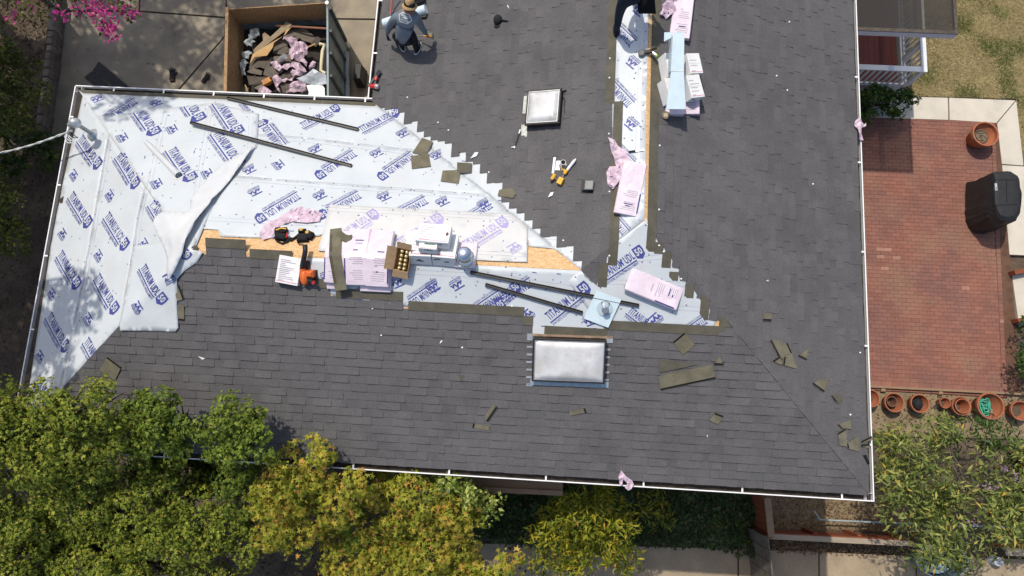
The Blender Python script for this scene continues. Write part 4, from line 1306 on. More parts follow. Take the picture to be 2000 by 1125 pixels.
SCR = [
    ([(806, 300), (825, 270), (846, 278), (832, 305)], 'olive scrap overlapping another on the white underlayment near the stepped edge', None, m_olive),
    ([(803, 306), (838, 302), (842, 326), (805, 331)], 'square olive scrap tucked below another on the white underlayment', None, m_olive),
    ([(865, 334), (900, 333), (896, 360), (861, 355)], 'olive scrap half on the white underlayment, half under the stepped shingle edge', None, m_olive),
    ([(893, 318), (922, 320), (921, 338), (893, 340)], 'dark olive scrap on the stepped shingle edge above the square one', None, m_head),
    ([(975, 372), (1000, 368), (1008, 380), (1002, 388), (972, 383)], 'olive scrap below the silver white scrap beside the stepped edge', None, m_olive),
    ([(340, 560), (352, 557), (362, 584), (346, 590)], 'olive scrap with black edge poking out from the loose underlayment, upper one', 1, m_olive),
    ([(344, 597), (361, 597), (362, 628), (346, 626)], 'olive scrap poking out from the loose underlayment, lower one', 2, m_olive),
    ([(212, 697), (239, 717), (227, 743), (196, 724)], 'square olive scrap with black edges alone near the conifer', 0, m_olive),
    ([(1313, 668), (1335, 650), (1357, 673), (1333, 694)], 'square olive scrap between the large skylight and the hip', 0, m_olive),
    ([(1285, 735), (1390, 712), (1397, 740), (1290, 763)], 'longest olive shingle strip on the slope', 2, m_olive),
    ([(1287, 703), (1362, 712), (1320, 722), (1287, 728)], 'flat dark strip under the longest olive strip', None, m_head),
    ([(1393, 713), (1404, 696), (1412, 714)], 'little triangular scrap at the end of the longest olive strip', 2, m_olive),
    ([(945, 816), (962, 790), (972, 796), (953, 824)], 'slanted olive tab with a black edge below the large skylight', 2, m_olive),
    ([(924, 827), (956, 833), (954, 841), (922, 835)], 'flat olive tab below the slanted one', 3, m_olive),
    ([(1112, 805), (1143, 797), (1146, 806), (1114, 812)], 'narrow olive tab alone on the lower slope with one black end', 1, m_olive),
    ([(1385, 821), (1396, 806), (1412, 812), (1402, 830)], 'small olive scrap alone on the lower slope toward the hip', 1, m_olive),
    ([(1490, 613), (1505, 613), (1505, 628), (1489, 627)], 'small upright tab alone above the pile past the hip', 2, m_olive),
    ([(1503, 665), (1520, 664), (1540, 698), (1522, 702)], 'long olive piece of the pile past the hip with a black edge', 3, m_olive),
    ([(1522, 671), (1537, 670), (1546, 690), (1531, 694)], 'olive piece tucked beside the long one in the pile past the hip', 1, m_olive),
    ([(1508, 704), (1521, 696), (1528, 712), (1520, 712)], 'small corner piece at the foot of the pile past the hip', 0, m_olive),
    ([(1530, 697), (1545, 690), (1556, 721), (1528, 713)], 'lowest olive piece of the pile past the hip', 3, m_olive),
    ([(1557, 695), (1578, 681), (1576, 701), (1571, 702)], 'small scrap next to the pile past the hip', 3, m_olive),
    ([(1585, 750), (1600, 742), (1618, 737), (1607, 766)], 'scrap with a black edge lower than the pile past the hip', 3, m_olive),
    ([(1622, 773), (1630, 784), (1636, 790), (1645, 780), (1638, 770)], 'faint flat scrap above the scraps in the house corner', 0, m_head),
    ([(1635, 845), (1650, 836), (1653, 872), (1638, 870)], 'upright scrap of the corner scraps with a black side', 0, m_olive),
    ([(1652, 866), (1676, 852), (1678, 882), (1654, 876)], 'widest scrap of the corner scraps', 3, m_olive),
    ([(1634, 829), (1660, 820), (1661, 838), (1640, 836)], 'topmost scrap of the corner scraps', 3, m_olive),
    ([(1680, 861), (1700, 851), (1702, 858), (1682, 867)], 'narrow scrap of the corner scraps by the gutter', 0, m_olive),
    ([(1680, 868), (1697, 866), (1698, 876), (1680, 872)], 'second narrow scrap of the corner scraps by the gutter', 0, m_olive),
    ([(1684, 889), (1690, 888), (1697, 905), (1693, 907)], 'thin black edged sliver of the corner scraps', 0, m_dark),
    ([(895, 733), (905, 733), (902, 746)], 'tiny dark triangle scrap on the slope left of the large skylight', None, m_head),
]
for i, (P, lab, tar, mm) in enumerate(SCR):
    scrap('shingle_scrap', lab, 'shingle scrap', P, mm, tar=tar, group=gs, seed=i, lift=.019)
m_bit = mat('white_film_bit', (0.70, 0.72, 0.72), .5)
for P, lab in (([(388, 696), (402, 700), (397, 703)], 'white film scrap alone on the lower left slope'), ([(859, 671), (862, 665), (865, 666), (861, 671)], 'thin white film curl on the slope under the wing'),
               ([(919, 311), (928, 299), (935, 299), (931, 306)], 'white film scrap near the stepped shingle edge'), ([(1070, 387), (1075, 377), (1081, 376), (1079, 383)], 'grey film oval below the drill'),
               ([(1379, 851), (1382, 849), (1381, 855)], 'tiny white fleck low on the slope'), ([(990, 12), (993, 13), (994, 19)], 'tiny white fleck near the cap'), ([(1494, 550), (1499, 547), (1501, 550)], 'pale fleck past the hip above the pile')):
    scrap('film_scrap', lab, 'film scrap', P, m_bit, .004, .02, .02, group='small white film scraps on the shingles')
r = random.Random(5)
NL = [(796, 191), (856, 240), (876, 255), (1541, 44), (1516, 149), (1537, 177), (1587, 360), (1679, 689), (955, 337), (984, 465), (970, 455), (1100, 470), (1115, 490), (903, 679), (745, 655), (1000, 598), (728, 603), (1640, 780), (1660, 810), (1191, 115), (1190, 153), (1189, 262), (1190, 375), (1190, 500), (1288, 285), (1287, 410), (1287, 480), (1296, 492), (1330, 545)]
for i, p in enumerate(NL):
    W = P3(*p)
    b = MB(); b.lathe([(.015, .0), (.014, .006), (.004, .01)], 8)
    o = b.build('cap_nail', m_wht, None, Matrix.Translation(W + Vector((0, 0, .018))))
    tag(o, 'small round white cap nail loose on the shingles', 'nail', 'loose white cap nails on the shingles')

# light roll and dark shingles by the crouching worker, and a red handle
A, B = P3(750, 46, .10), P3(832, 18, .10)
x = (B - A); L = x.length; x.normalize(); y = Vector((0, 0, 1)).cross(x).normalized(); n = x.cross(y)
M = Matrix((x, y, n)).transposed().to_4x4(); M.translation = A
t = thing('flashing_roll', 'pale blue white roll lying in front of the crouching worker', 'roll', M)
b = MB(); b.tube([(0, 0, 0), (L, 0, 0)], .085, 24); b.build('rolled_sheet', m_lblue, t, smooth=False)
b = MB(); b.tube([(L + .001, 0, 0), (L + .003, 0, 0)], .074, 20); b.tube([(-.003, 0, 0), (-.001, 0, 0)], .074, 20); b.build('white_end', m_wht, t)
scrap('shingle_stack', 'small stack of dark shingles under the pale roll', 'shingle stack', [(800, 34), (830, 22), (834, 36), (815, 40)], m_head, .05, .02)
crumpled('black_bag', 'black bag in front of the straw hat of the crouching worker', 'bag', [(790, 6), (796, -4), (815, -10), (832, -4), (830, 8), (818, 10), (808, 14)], m_blk, .14, 5, 8)
A, B = P3(763, 26, .05), P3(768, -30, .35)
b = MB(); b.tube([Vector((0, 0, 0)), B - A], [.018, .016], 10); o = b.build('red_pole', mat('red_wood', (0.62, 0.16, 0.14), .5), None, Matrix.Translation(A)); tag(o, 'red pole handle standing past the crouching worker', 'handle')
# ------------------------------------------------------------------ the ground and what is laid on it
m_soil = mat('soil', (0.115, 0.085, 0.058), 0.95, scale=1.3, col2=(0.075, 0.055, 0.04), speck=.35, sscale=45, coords='World', bump=.5, bscale=18, dirt=(0.17, 0.135, 0.09), dscale=.8)
m_tan = mat('dry_earth', (0.26, 0.20, 0.125), 0.95, scale=2.5, col2=(0.19, 0.145, 0.09), speck=.3, sscale=55, coords='World', bump=.4, bscale=30)
m_conc = mat('concrete_old', (0.31, 0.265, 0.195), 0.92, scale=1.6, col2=(0.24, 0.205, 0.155), speck=.12, sscale=50, coords='World', bump=.2, bscale=50, dirt=(0.17, 0.145, 0.115), dscale=1.1, objrand=.05)
m_conl = mat('concrete_pale', (0.60, 0.55, 0.46), 0.9, scale=2.0, col2=(0.53, 0.49, 0.41), speck=.06, sscale=60, coords='World', dirt=(0.44, 0.40, 0.33), dscale=1.5, objrand=.03)
m_conp = mat('concrete_path', (0.36, 0.285, 0.19), 0.92, scale=2.0, col2=(0.29, 0.23, 0.155), speck=.22, sscale=45, coords='World', objrand=.05)
m_brick = mat('paver_brick', (0.268, 0.114, 0.080), 0.9, scale=1.1, col2=(0.205, 0.100, 0.080), island=.11, objrand=.11, speck=.12, sscale=60, coords='World', dirt=(0.27, 0.155, 0.10), dscale=.9, bump=.2, bscale=50)
m_brickl = mat('paver_brick_pale', (0.33, 0.175, 0.125), 0.9, var=.15, coords='World')
m_joint = mat('paver_joint', (0.12, 0.065, 0.042), 0.95, var=.2, coords='World')
m_crack = mat('driveway_joint', (0.05, 0.042, 0.034), 0.95)
m_timb = mat('weathered_timber', (0.30, 0.20, 0.12), 0.85, scale=6, col2=(0.22, 0.145, 0.09), stretch=(1, 12, 12), speck=.1)
m_rust = mat('red_stained_timber', (0.26, 0.072, 0.032), 0.8, scale=6, col2=(0.17, 0.05, 0.026), stretch=(1, 8, 8), speck=.1)
m_grayw = mat('grey_weathered_board', (0.17, 0.145, 0.12), 0.9, scale=5, col2=(0.10, 0.085, 0.07), stretch=(1, 1, 1), speck=.2, sscale=40, objrand=.12)
m_cap = mat('bleached_cap_board', (0.36, 0.30, 0.22), 0.85, scale=5, col2=(0.29, 0.23, 0.17), stretch=(.6, 8, 8))

b = MB()
b.grid(lambda i, j: (-70 + 130 * i, -60 + 130 * j, -0.03 + .03 * noise.noise(Vector((i * 60, j * 60, 0)))), 120, 120)
tag(b.build('ground', m_soil, smooth=True), kind='structure')

def slab(parent, name, poly, m_, z0, z1, world=False):
    P = [tuple(at(p[0], p[1], z1).xy) if not world else p for p in poly]
    b = MB(); b.prism(P, z0, z1)
    return b.build(name, m_, parent)
def struct(name):
    o = bpy.data.objects.new(name, None); COL.objects.link(o); o['kind'] = 'structure'; o.empty_display_size = .1
    return o
# driveway in poured slabs
dw = struct('driveway')
slab(dw, 'joint_bed', [(104, -90), (74, 262), (760, 300), (770, -90)], m_crack, -.12, .012)
for P in ([(110, -90), (103, 19), (271, 20), (274, -90)], [(277, -90), (274, 20.5), (440, 32.5), (442, -90)], [(445, -90), (443, 32.5), (770, 36.5), (775, -90)],
          [(103, 23), (80, 262), (270, 275), (345, 177), (438, 70), (440, 36), (272, 23.5)], [(349, 178), (274, 276), (760, 300), (770, 40), (443, 36), (441.5, 70)]):
    slab(dw, 'slab', P, m_conc, -.1, .05)
# retaining wall of stones along the drive
m_stone = mat('wall_stone', (0.20, 0.165, 0.135), 0.92, scale=5, col2=(0.12, 0.10, 0.085), objrand=.25, speck=.2, sscale=40, bump=.5, bscale=25)
rw = thing('stone_wall', 'low dark stone retaining wall along the driveway edge', 'wall', Matrix.Translation(at(85, 150, 0)))
base = at(85, 150, 0)
r = random.Random(2)
pts = [(98, -10), (92, 60), (88, 100), (82, 150), (74, 205), (66, 262)]
for row in range(2):
    zt = .55 - .22 * row
    for (a, c) in zip(pts, pts[1:]):
        p, q = at(a[0] + 9 * row, a[1], zt), at(c[0] + 9 * row, c[1], zt)
        n = 3
        for i in range(n):
            s, e = p.lerp(q, i / n), p.lerp(q, (i + 1) / n)
            d = (e - s); L = d.length - .015; x = d.normalized(); y = Vector((0, 0, 1)).cross(x)
            M = Matrix((x, y, Vector((0, 0, 1)))).transposed().to_4x4(); M.translation = s - base
            b = MB(); wd = r.uniform(.14, .18)
            b.bbox(0, -.0, -.3, L, wd, r.uniform(-.02, .02), .02)
            b.build('stone', m_stone, rw, M)

# brick patio
pz = .06
patio = struct('patio')
ax = Vector((1, 0, 0)); ay = Vector((0, 1, 0))
TL = at(1655, 233, pz); BR = at(1968, 764, pz); TR = at(1944, 246, pz)
slab(patio, 'joint_bed', [(1640, 225), (1950, 238), (1996, 766), (1640, 752)], m_joint, -.05, pz - .006)
y1 = at(1800, 236, pz).y; y0 = at(1800, 748, pz).y
def xr_at(y):
    t = (y - TR.y) / (BR.y - TR.y)
    return TR.x + (BR.x - TR.x) * t
allb = []
r = random.Random(11)
row = 0; y = y0
BL_, BW_ = .205, .103
while y < y1:
    x = -.45 - (BL_ / 2 if row % 2 else 0) - r.uniform(0, .02)
    lim = xr_at(y + .05) - .13
    while x < lim - .05:
        e = min(x + BL_, lim)
        allb.append((x, y, e, y + BW_, pz + r.uniform(-.003, .002), 0))
        x = e
    allb.append((xr_at(y + .05) - .118, y, xr_at(y + .05) - .012, y + BW_ * 1.0, pz + r.uniform(-.002, .004), 0))
    y += BW_; row += 1
x = -.45
while x < xr_at(y0) - .05:
    wd = r.choice((.27, .27, .205, .30))
    allb.append((x, y0 - .25, min(x + wd, xr_at(y0) + .0), y0, pz + r.uniform(-.003, .002), 1)); x += wd
vis = [q for q in allb if q[0] > .05]
vis.sort(key=lambda q: (Vector(((q[0] + q[2]) / 2, (q[1] + q[3]) / 2, 0)) - CAM).length - (3 if q[5] else 0))
PALE = [tuple(at(1500 + X / 4, 480 + Y / 4, pz).xy) for X, Y in ((870, 35), (935, 38), (1005, 98), (915, 182), (1520, 325), (1840, 605), (885, 92))]
restb = MB()
def brick_mesh(q):
    b = MB(); g = .0028
    b.bbox(q[0] + g - (q[0] + q[2]) / 2, q[1] + g - (q[1] + q[3]) / 2, -.05, q[2] - g - (q[0] + q[2]) / 2, q[3] - g - (q[1] + q[3]) / 2, 0, .004)
    return b
shared = {}
keep = set(id(q) for q in vis[:300])
for q in allb:
    pale = any(q[0] <= p[0] <= q[2] and q[1] <= p[1] <= q[3] for p in PALE)
    c = Vector(((q[0] + q[2]) / 2, (q[1] + q[3]) / 2, q[4]))
    if id(q) in keep:
        k = (round(q[2] - q[0], 3), round(q[3] - q[1], 3), pale)
        if k not in shared:
            o = brick_mesh(q).build('brick', m_brickl if pale else m_brick, patio)
            shared[k] = o.data
        else:
            o = bpy.data.objects.new('brick', shared[k]); COL.objects.link(o); o.parent = patio
        o.location = c
    else:
        bm_ = brick_mesh(q)
        restb.add(bm_.v, bm_.f, 1 if pale else 0, Matrix.Translation(c))
restb.build('brick_paving', [m_brick, m_brickl], patio, kind='stuff')
# pale concrete border
cb = struct('path')
for P in ([(1700, 187), (1700, 229), (1852, 234), (1851, 191)], [(1854, 191), (1855, 234), (1946, 240), (1983, 196)], [(1985, 197), (1948, 241), (1957, 320), (1999, 323)],
          [(1957.5, 322.5), (1972, 497), (2030, 500), (2012, 326)], [(1976, 532), (1990, 632), (2060, 640), (2060, 536)]):
    slab(cb, 'slab', P, m_conl, -.1, .07)
# front path in slabs
fpth = struct('pavement')
for P in ([(930, 1062), (930, 1300), (1054, 1300), (1062, 1062)], [(1065, 1062), (1057, 1300), (1218, 1300), (1220, 1064)], [(1223, 1067), (1221, 1300), (1441, 1300), (1440, 1072)], [(1443.5, 1072), (1444.5, 1300), (1600, 1300), (1598, 1078)], [(1601, 1079), (1603, 1300), (1790, 1300), (1788, 1086)], [(1791, 1086), (1793, 1300), (2100, 1300), (2090, 1095)]):
    slab(fpth, 'slab', P, m_conp, -.1, .03)
# tan ground by the pots and mulch by the house corner
for nm, P, mm in (('bare_earth', [(1640, 752), (2080, 768), (2080, 860), (1640, 850)], m_tan), ('mulch_bed', [(1480, 930), (1720, 940), (1800, 1040), (1500, 1034)], m_tan)):
    Q = [tuple(at(p[0], p[1], .015).xy) for p in P]
    V, F = sheet(Q, lambda x, y: .012 + .015 * noise.noise(Vector((x * 4, y * 4, 0))), .12, skirt=.05)
    b = MB(); b.add(V, F); tag(b.build(nm, mm, smooth=True), kind='structure')
# dry lawn: turf sheet and blades
m_turf = mat('dry_turf', (0.34, 0.27, 0.15), 0.95, scale=1.6, col2=(0.25, 0.20, 0.10), speck=.3, sscale=40, coords='World', dirt=(0.16, 0.15, 0.06), dscale=1.3)
Q = [tuple(at(p[0], p[1], .02).xy) for p in [(1640, -160), (2200, -160), (2200, 330), (1999, 320), (1985, 193), (1640, 184)]]
V, F = sheet(Q, lambda x, y: .03 + .02 * noise.noise(Vector((x * 2, y * 2, 0))), .2, skirt=.08)
b = MB(); b.add(V, F); tag(b.build('lawn', m_turf, smooth=True), kind='structure')

def np_mesh(name, V, F, mats_, parent=None, mi=None, smooth=False):
    V = np.asarray(V, dtype=np.float32).reshape(-1, 3); F = np.asarray(F, dtype=np.int32)
    n, k = F.shape
    me = bpy.data.meshes.new(name)
    me.vertices.add(len(V)); me.vertices.foreach_set('co', V.ravel())
    me.loops.add(n * k); me.loops.foreach_set('vertex_index', F.ravel())
    me.polygons.add(n); me.polygons.foreach_set('loop_start', np.arange(0, n * k, k, dtype=np.int32)); me.polygons.foreach_set('loop_total', np.full(n, k, dtype=np.int32))
    for q in (mats_ if isinstance(mats_, (list, tuple)) else [mats_]): me.materials.append(q)
    if mi is not None: me.polygons.foreach_set('material_index', np.asarray(mi, dtype=np.int32))
    me.update(calc_edges=True); me.validate()
    o = bpy.data.objects.new(name, me); COL.objects.link(o)
    if parent is not None: o.parent = parent
    return o
m_blade = mat('dry_grass', (0.3, 0.25, 0.1), .9, ramp=[(0, (0.44, 0.35, 0.18)), (.6, (0.33, 0.26, 0.12)), (1, (0.20, 0.17, 0.07))], var=.3, scale=2, coords='World', spec=.1)
m_bladeg = mat('green_grass', (0.3, 0.25, 0.1), .9, ramp=[(0, (0.07, 0.11, 0.025)), (.6, (0.13, 0.16, 0.04)), (1, (0.22, 0.21, 0.07))], var=.3, scale=2, coords='World', spec=.1)
n = 90000
P = np.column_stack([rng.uniform(.3, 8.5, n), rng.uniform(8.3, 13.5, n)])
keepm = np.array([inpoly(p[0], p[1], Q) for p in P]); P = P[keepm]; n = len(P)
ang = rng.uniform(0, 6.28, n); ln = rng.uniform(.04, .11, n); hh = rng.uniform(.015, .06, n)
d = np.column_stack([np.cos(ang), np.sin(ang)]); nn = np.column_stack([-d[:, 1], d[:, 0]]) * .006
V = np.zeros((n, 3, 3)); z = np.full(n, .035)
V[:, 0, :2] = P - nn; V[:, 1, :2] = P + nn; V[:, 2, :2] = P + d * ln[:, None]
V[:, 0, 2] = z; V[:, 1, 2] = z; V[:, 2, 2] = z + hh
tu = np.array([noise.noise(Vector((p[0] * 1.4, p[1] * 1.4, 4))) for p in P]); gm_ = (tu + rng.normal(0, .22, n)) > .22
V[gm_, 2, 2] += .04
o = np_mesh('dry_grass', V, np.arange(n * 3).reshape(n, 3), [m_blade, m_bladeg], mi=gm_.astype(np.int32)); tag(o, 'short dry straw coloured grass with green tufts', 'grass', kind='stuff')

# ------------------------------------------------------------------ deck, railing and translucent canopy beside the house
m_deck = mat('red_deck_board', (0.155, 0.042, 0.034), 0.7, scale=4, col2=(0.125, 0.036, 0.03), stretch=(10, .5, 1), objrand=.06, coords='World')
m_rail = mat('white_rail_paint', (0.74, 0.75, 0.76), 0.5, var=.04, coords='World')
fz = .52; tz = 1.47
cor_t = at(1806, 136, tz)
xe = cor_t.x; ys = cor_t.y              # outer corner of the railing in plan
deck = thing('deck', 'dark red board deck with white railing beside the house', 'deck', Matrix.Translation((0.3, ys, 0)))
org = Vector((.3, ys, 0))
def dbox(name, m_, x0, y0_, z0, x1, y1_, z1, par=deck):
    b = MB(); b.box(x0 - org.x, y0_ - org.y, z0, x1 - org.x, y1_ - org.y, z1)
    return b.build(name, m_, par)
yb = ys + 6.0
x = -.35
while x + .148 < xe - .08:
    dbox('deck_board', m_deck, x, ys + .06, fz - .03, x + .143, yb, fz); x += .148
dbox('skirt_board', m_rail, -.35, ys + .0, .22, xe - .02, ys + .05, fz + .03)
dbox('skirt_board', m_rail, xe - .075, ys + .051, .22, xe - .02, yb, fz + .03)
dbox('top_rail', m_rail, -.35, ys - .06, tz - .04, xe + .07, ys + .08, tz)
dbox('top_rail', m_rail, xe - .07, ys + .081, tz - .04, xe + .07, yb, tz)
dbox('bottom_rail', m_rail, -.35, ys + .0, fz + .08, xe - .08, ys + .05, fz + .13)
dbox('bottom_rail', m_rail, xe - .05, ys + .06, fz + .08, xe + .0, yb, fz + .13)
dbox('post', m_rail, xe - .06, ys - .03, 0, xe + .05, ys + .055, tz - .042)
yp_ = at(1800, 84, tz).y
dbox('post', m_rail, xe - .06, yp_, 0, xe + .05, yp_ + .11, tz - .042)
x = -.3
while x < xe - .15:
    dbox('baluster', m_rail, x, ys + .005, fz + .131, x + .04, ys + .045, tz - .042); x += .155
y = ys + .18
while y < yb:
    dbox('baluster', m_rail, xe - .045, y, fz + .131, xe - .005, y + .04, tz - .042); y += .155
cz = 4.0
m_canopy = bpy.data.materials.new('smoked_panel'); m_canopy.use_nodes = True
_n = m_canopy.node_tree.nodes; _l = m_canopy.node_tree.links; _b = _n['Principled BSDF']
_b.inputs['Base Color'].default_value = (0.075, 0.07, 0.062, 1); _b.inputs['Roughness'].default_value = .35
_t = _n.new('ShaderNodeBsdfTransparent'); _t.inputs[0].default_value = (0.62, 0.60, 0.56, 1)
_m = _n.new('ShaderNodeMixShader'); _m.inputs[0].default_value = .42
_l.new(_t.outputs[0], _m.inputs[1]); _l.new(_b.outputs[0], _m.inputs[2]); _l.new(_m.outputs[0], _n['Material Output'].inputs[0])
cc = at(1869, 66, cz)
can = thing('canopy', 'smoked translucent canopy in a white frame over the deck', 'canopy', Matrix.Translation((0, cc.y, 0)))
def cbox(name, m_, x0, y0_, z0, x1, y1_, z1):
    b = MB(); b.box(x0, y0_ - cc.y, z0, x1, y1_ - cc.y, z1); return b.build(name, m_, can)
cbox('smoked_sheet', m_canopy, -.4, cc.y + .05, cz - .006, cc.x - .04, cc.y + 6, cz)
m_cfr = mat('canopy_edge', (0.08, 0.065, 0.05), .7, var=.3, scale=15)
cbox('edge_strip', m_cfr, -.4, cc.y - .02, cz + .001, cc.x + .02, cc.y + .06, cz + .02)
cbox('edge_strip', m_cfr, cc.x - .05, cc.y + .061, cz + .001, cc.x + .02, cc.y + 6, cz + .02)
cbox('beam', m_rail, -.4, cc.y - .03, cz - .15, cc.x + .01, cc.y + .02, cz - .008)
xb = at(1796, 30, cz).x
cbox('beam', m_rail, xb - .055, cc.y + .021, cz - .13, xb + .055, cc.y + 6, cz - .008)
cbox('beam', m_rail, cc.x - .03, cc.y + .021, cz - .10, cc.x + .0, cc.y + 6, cz - .008)

# ------------------------------------------------------------------ pots, grill and edging on the patio side
m_terra = mat('terracotta', (0.37, 0.128, 0.062), 0.8, scale=5, col2=(0.30, 0.098, 0.05), objrand=.08, speck=.08, sscale=50, dirt=(0.36, 0.21, 0.14), dscale=5)
m_potsoil = mat('pot_soil', (0.10, 0.075, 0.05), .95, speck=.4, sscale=60, bump=.6, bscale=40)
def pot(name, label, ctr, R, H, soil=.45, cat='pot', group=None, lip=True, m_=None, rimz=None):
    C = at(ctr[0], ctr[1], H); C.z = .03
    t = thing(name, label, cat, Matrix.Translation(C), group)
    b = MB(); b.lathe([(R * .66, 0), (R * .95, H * .82), (R * .95, H * .82)] if not lip else [(R * .66, 0), (R * .90, H * .8)], 28, top=False); b.build('body', m_ or m_terra, t, smooth=True)
    b = MB()
    prof = [(R * .9, H * .8), (R, H * .82), (R, H), (R * .9, H), (R * .86, H * .8), (R * .62, H * soil)]
    V = []; F = []; n = 28
    for (q, z) in prof:
        for k in range(n):
            a = 2 * math.pi * k / n; V.append((q * math.cos(a), q * math.sin(a), z))
    for i in range(len(prof) - 1):
        for k in range(n):
            F.append((i * n + k, i * n + (k + 1) % n, (i + 1) * n + (k + 1) % n, (i + 1) * n + k))
    b.add(V, F); b.build('rim', m_ or m_terra, t)
    b = MB(); b.lathe([(R * .68, H * soil), (R * .3, H * soil + .02), (.01, H * soil + .025)], 18); b.build('soil', m_potsoil, t)
    return t, C
# the body lathe is capped: lower its cap below the soil by building pots open
t, C = pot('planter', 'large round terracotta planter with dry stems at the patio corner', (1924, 262), .34, .50, .55)
for i in range(14):
    a = r.uniform(0, 6.28); q = r.uniform(.05, .2)
    b = MB(); b.tube([(q * math.cos(a), q * math.sin(a), .29), (q * math.cos(a + .8) * 1.1, q * math.sin(a + .8) * 1.1, .33), (q * math.cos(a + 1.6), q * math.sin(a + 1.6), .31)], .006, 5); b.build('dry_stem', mat('dry_stem', (0.36, 0.30, 0.2), .9), t)
gp = 'terracotta pots in a row below the patio edge'
pot('pot', 'terracotta pot half hidden by the gutter, first of the row by the house', (1700, 778), .22, .34, .4, group=gp)
t1, C1 = pot('pot', 'terracotta pot with smaller pots nested inside, next to the house', (1746, 786), .24, .34, .15, group=gp)
t2, C2 = pot('pot', 'terracotta pot holding a black plastic nursery pot', (1796, 788), .23, .34, .2, group=gp)
pot('pot', 'smallest terracotta pot of the row, tool wheel beside it', (1845, 787), .135, .26, .3, group=gp)
t3, C3 = pot('pot', 'terracotta pot with a second rim stacked in it and bare soil', (1877, 793), .235, .32, .2, group=gp)
t4, C4 = pot('pot', 'largest terracotta pot of the row with a coiled green hose', (1934, 793), .33, .42, .35, group=gp)
pot('pot', 'terracotta pot at the far end of the row behind leaves', (1992, 802), .24, .34, .4, group=gp)
m_plp = mat('brown_plastic_pot', (0.16, 0.08, 0.05), .6, var=.2)
for (Cq, R, H, dx, dy, lab, mm) in ((C1, .13, .22, -.04, .02, 'small brown pot nested in the terracotta pot by the house', m_plp), (C3, .185, .30, -.01, .0, 'second terracotta pot nested inside the bare one', m_terra)):
    b = MB(); n = 24; V = []; F = []
    prof = [(R * .7, .0), (R * .95, H), (R, H), (R, H + .02), (R * .88, H + .02), (R * .6, .03)]
    for (q, z) in prof:
        for k in range(n):
            a = 2 * math.pi * k / n; V.append((q * math.cos(a), q * math.sin(a), z))
    for i in range(len(prof) - 1):
        for k in range(n): F.append((i * n + k, i * n + (k + 1) % n, (i + 1) * n + (k + 1) % n, (i + 1) * n + k))
    b.add(V, F); o = b.build('nested_pot', mm, None, Matrix.Translation(Cq + Vector((dx, dy, .06)))); tag(o, lab, 'pot')
b = MB(); b.lathe([(.13, .0), (.14, .1), (.10, .18), (.03, .2)], 9, sx=1.0, sy=1.15); o = b.build('nursery_pot', m_black, None, Matrix.Translation(C2 + Vector((-.02, .01, .15))) @ Matrix.Rotation(.3, 4, 'X')); tag(o, 'black crumpled nursery pot inside a terracotta pot', 'nursery pot')
m_hose = mat('green_hose', (0.06, 0.34, 0.23), .45, var=.15, scale=12)
pts = []
for i in range(130):
    a = i * .33; q = .12 + .07 * math.sin(i * .21) + .03 * math.sin(i * 1.3)
    pts.append((q * math.cos(a) * .8 - .08 + .03 * math.sin(i * .5), q * math.sin(a) * 1.15 - .02, .22 + .0012 * i + .02 * math.sin(i * .9)))
b = MB(); b.tube(pts, .015, 6); o = b.build('garden_hose', m_hose, None, Matrix.Translation(C4), smooth=True); tag(o, 'tangled green garden hose coiled in the largest pot', 'hose')
# bucket of tools by the small pot
C = at(1832, 797, .25); C.z = .03
t = thing('wheel_hoe', 'dark iron garden tool leaning between the pots', 'garden tool', Matrix.Translation(C))
b = MB(); b.tube([(0, 0, 0), (-.05, .12, .3)], .012, 6); b.build('shaft', m_tool, t)
b = MB()
for k in range(5): b.tube([(-.05 + .03 * k, -.02, .02), (-.03 + .02 * k, .05, .12)], .006, 5)
b.build('tines', m_tool, t, kind='stuff')
# timber edge with stakes
ed = thing('timber_edging', 'long weathered timber edging board between brick patio and pots', 'edging', Matrix.Translation(at(1850, 762, 0)))
E0 = at(1850, 762, 0)
p, q = at(1660, 752, .14), at(2060, 772, .14)
d = (q - p); L = d.length; x = d.normalized(); y = Vector((0, 0, 1)).cross(x)
M = Matrix((x, y, Vector((0, 0, 1)))).transposed().to_4x4(); M.translation = p - E0
b = MB(); b.box(0, -.035, -.14, L, .02, 0); b.build('board', m_timb, ed, M)
for px in (1721, 1833, 1919):
    s = (at(px, 760, .1) - p).dot(x)
    b = MB(); b.bbox(s, -.125, -.14, s + .11, -.037, -.02, .015); b.build('stake', m_timb, ed, M)
# grill under its cover
m_cover = mat('black_grill_cover', (0.014, 0.014, 0.015), 0.6, scale=6, col2=(0.019, 0.019, 0.02), bump=.4, bscale=6, spec=.45)
zt = 1.15
g0 = at(1945, 412, zt); g0.z = pz
gr = thing('covered_grill', 'barbecue grill under a black fabric cover with a white tag', 'grill', Matrix.Translation(g0))
def ring_pts(pl_, z): return [Vector(at(p[0], p[1], z)) - g0 for p in pl_]
topr = [(1939, 338), (1957, 335), (1974, 336), (1987, 343), (1991, 352), (1995, 372), (1995, 400), (1990, 420), (1984, 431), (1970, 433), (1952, 430), (1944, 418), (1938, 400), (1937, 372)]
midr = [tuple(p) for p in topr]
def offs(ring, k): 
    c = (sum(p[0] for p in ring) / len(ring), sum(p[1] for p in ring) / len(ring)); return [(c[0] + (p[0] - c[0]) * k, c[1] + (p[1] - c[1]) * k) for p in ring]
rings = [ring_pts(offs(topr, .55), zt + .03), ring_pts(offs(topr, .8), zt + .02), ring_pts(topr, zt - .06)]
baseC = [Vector((p.x, p.y, 0)) for p in ring_pts(topr, zt)]
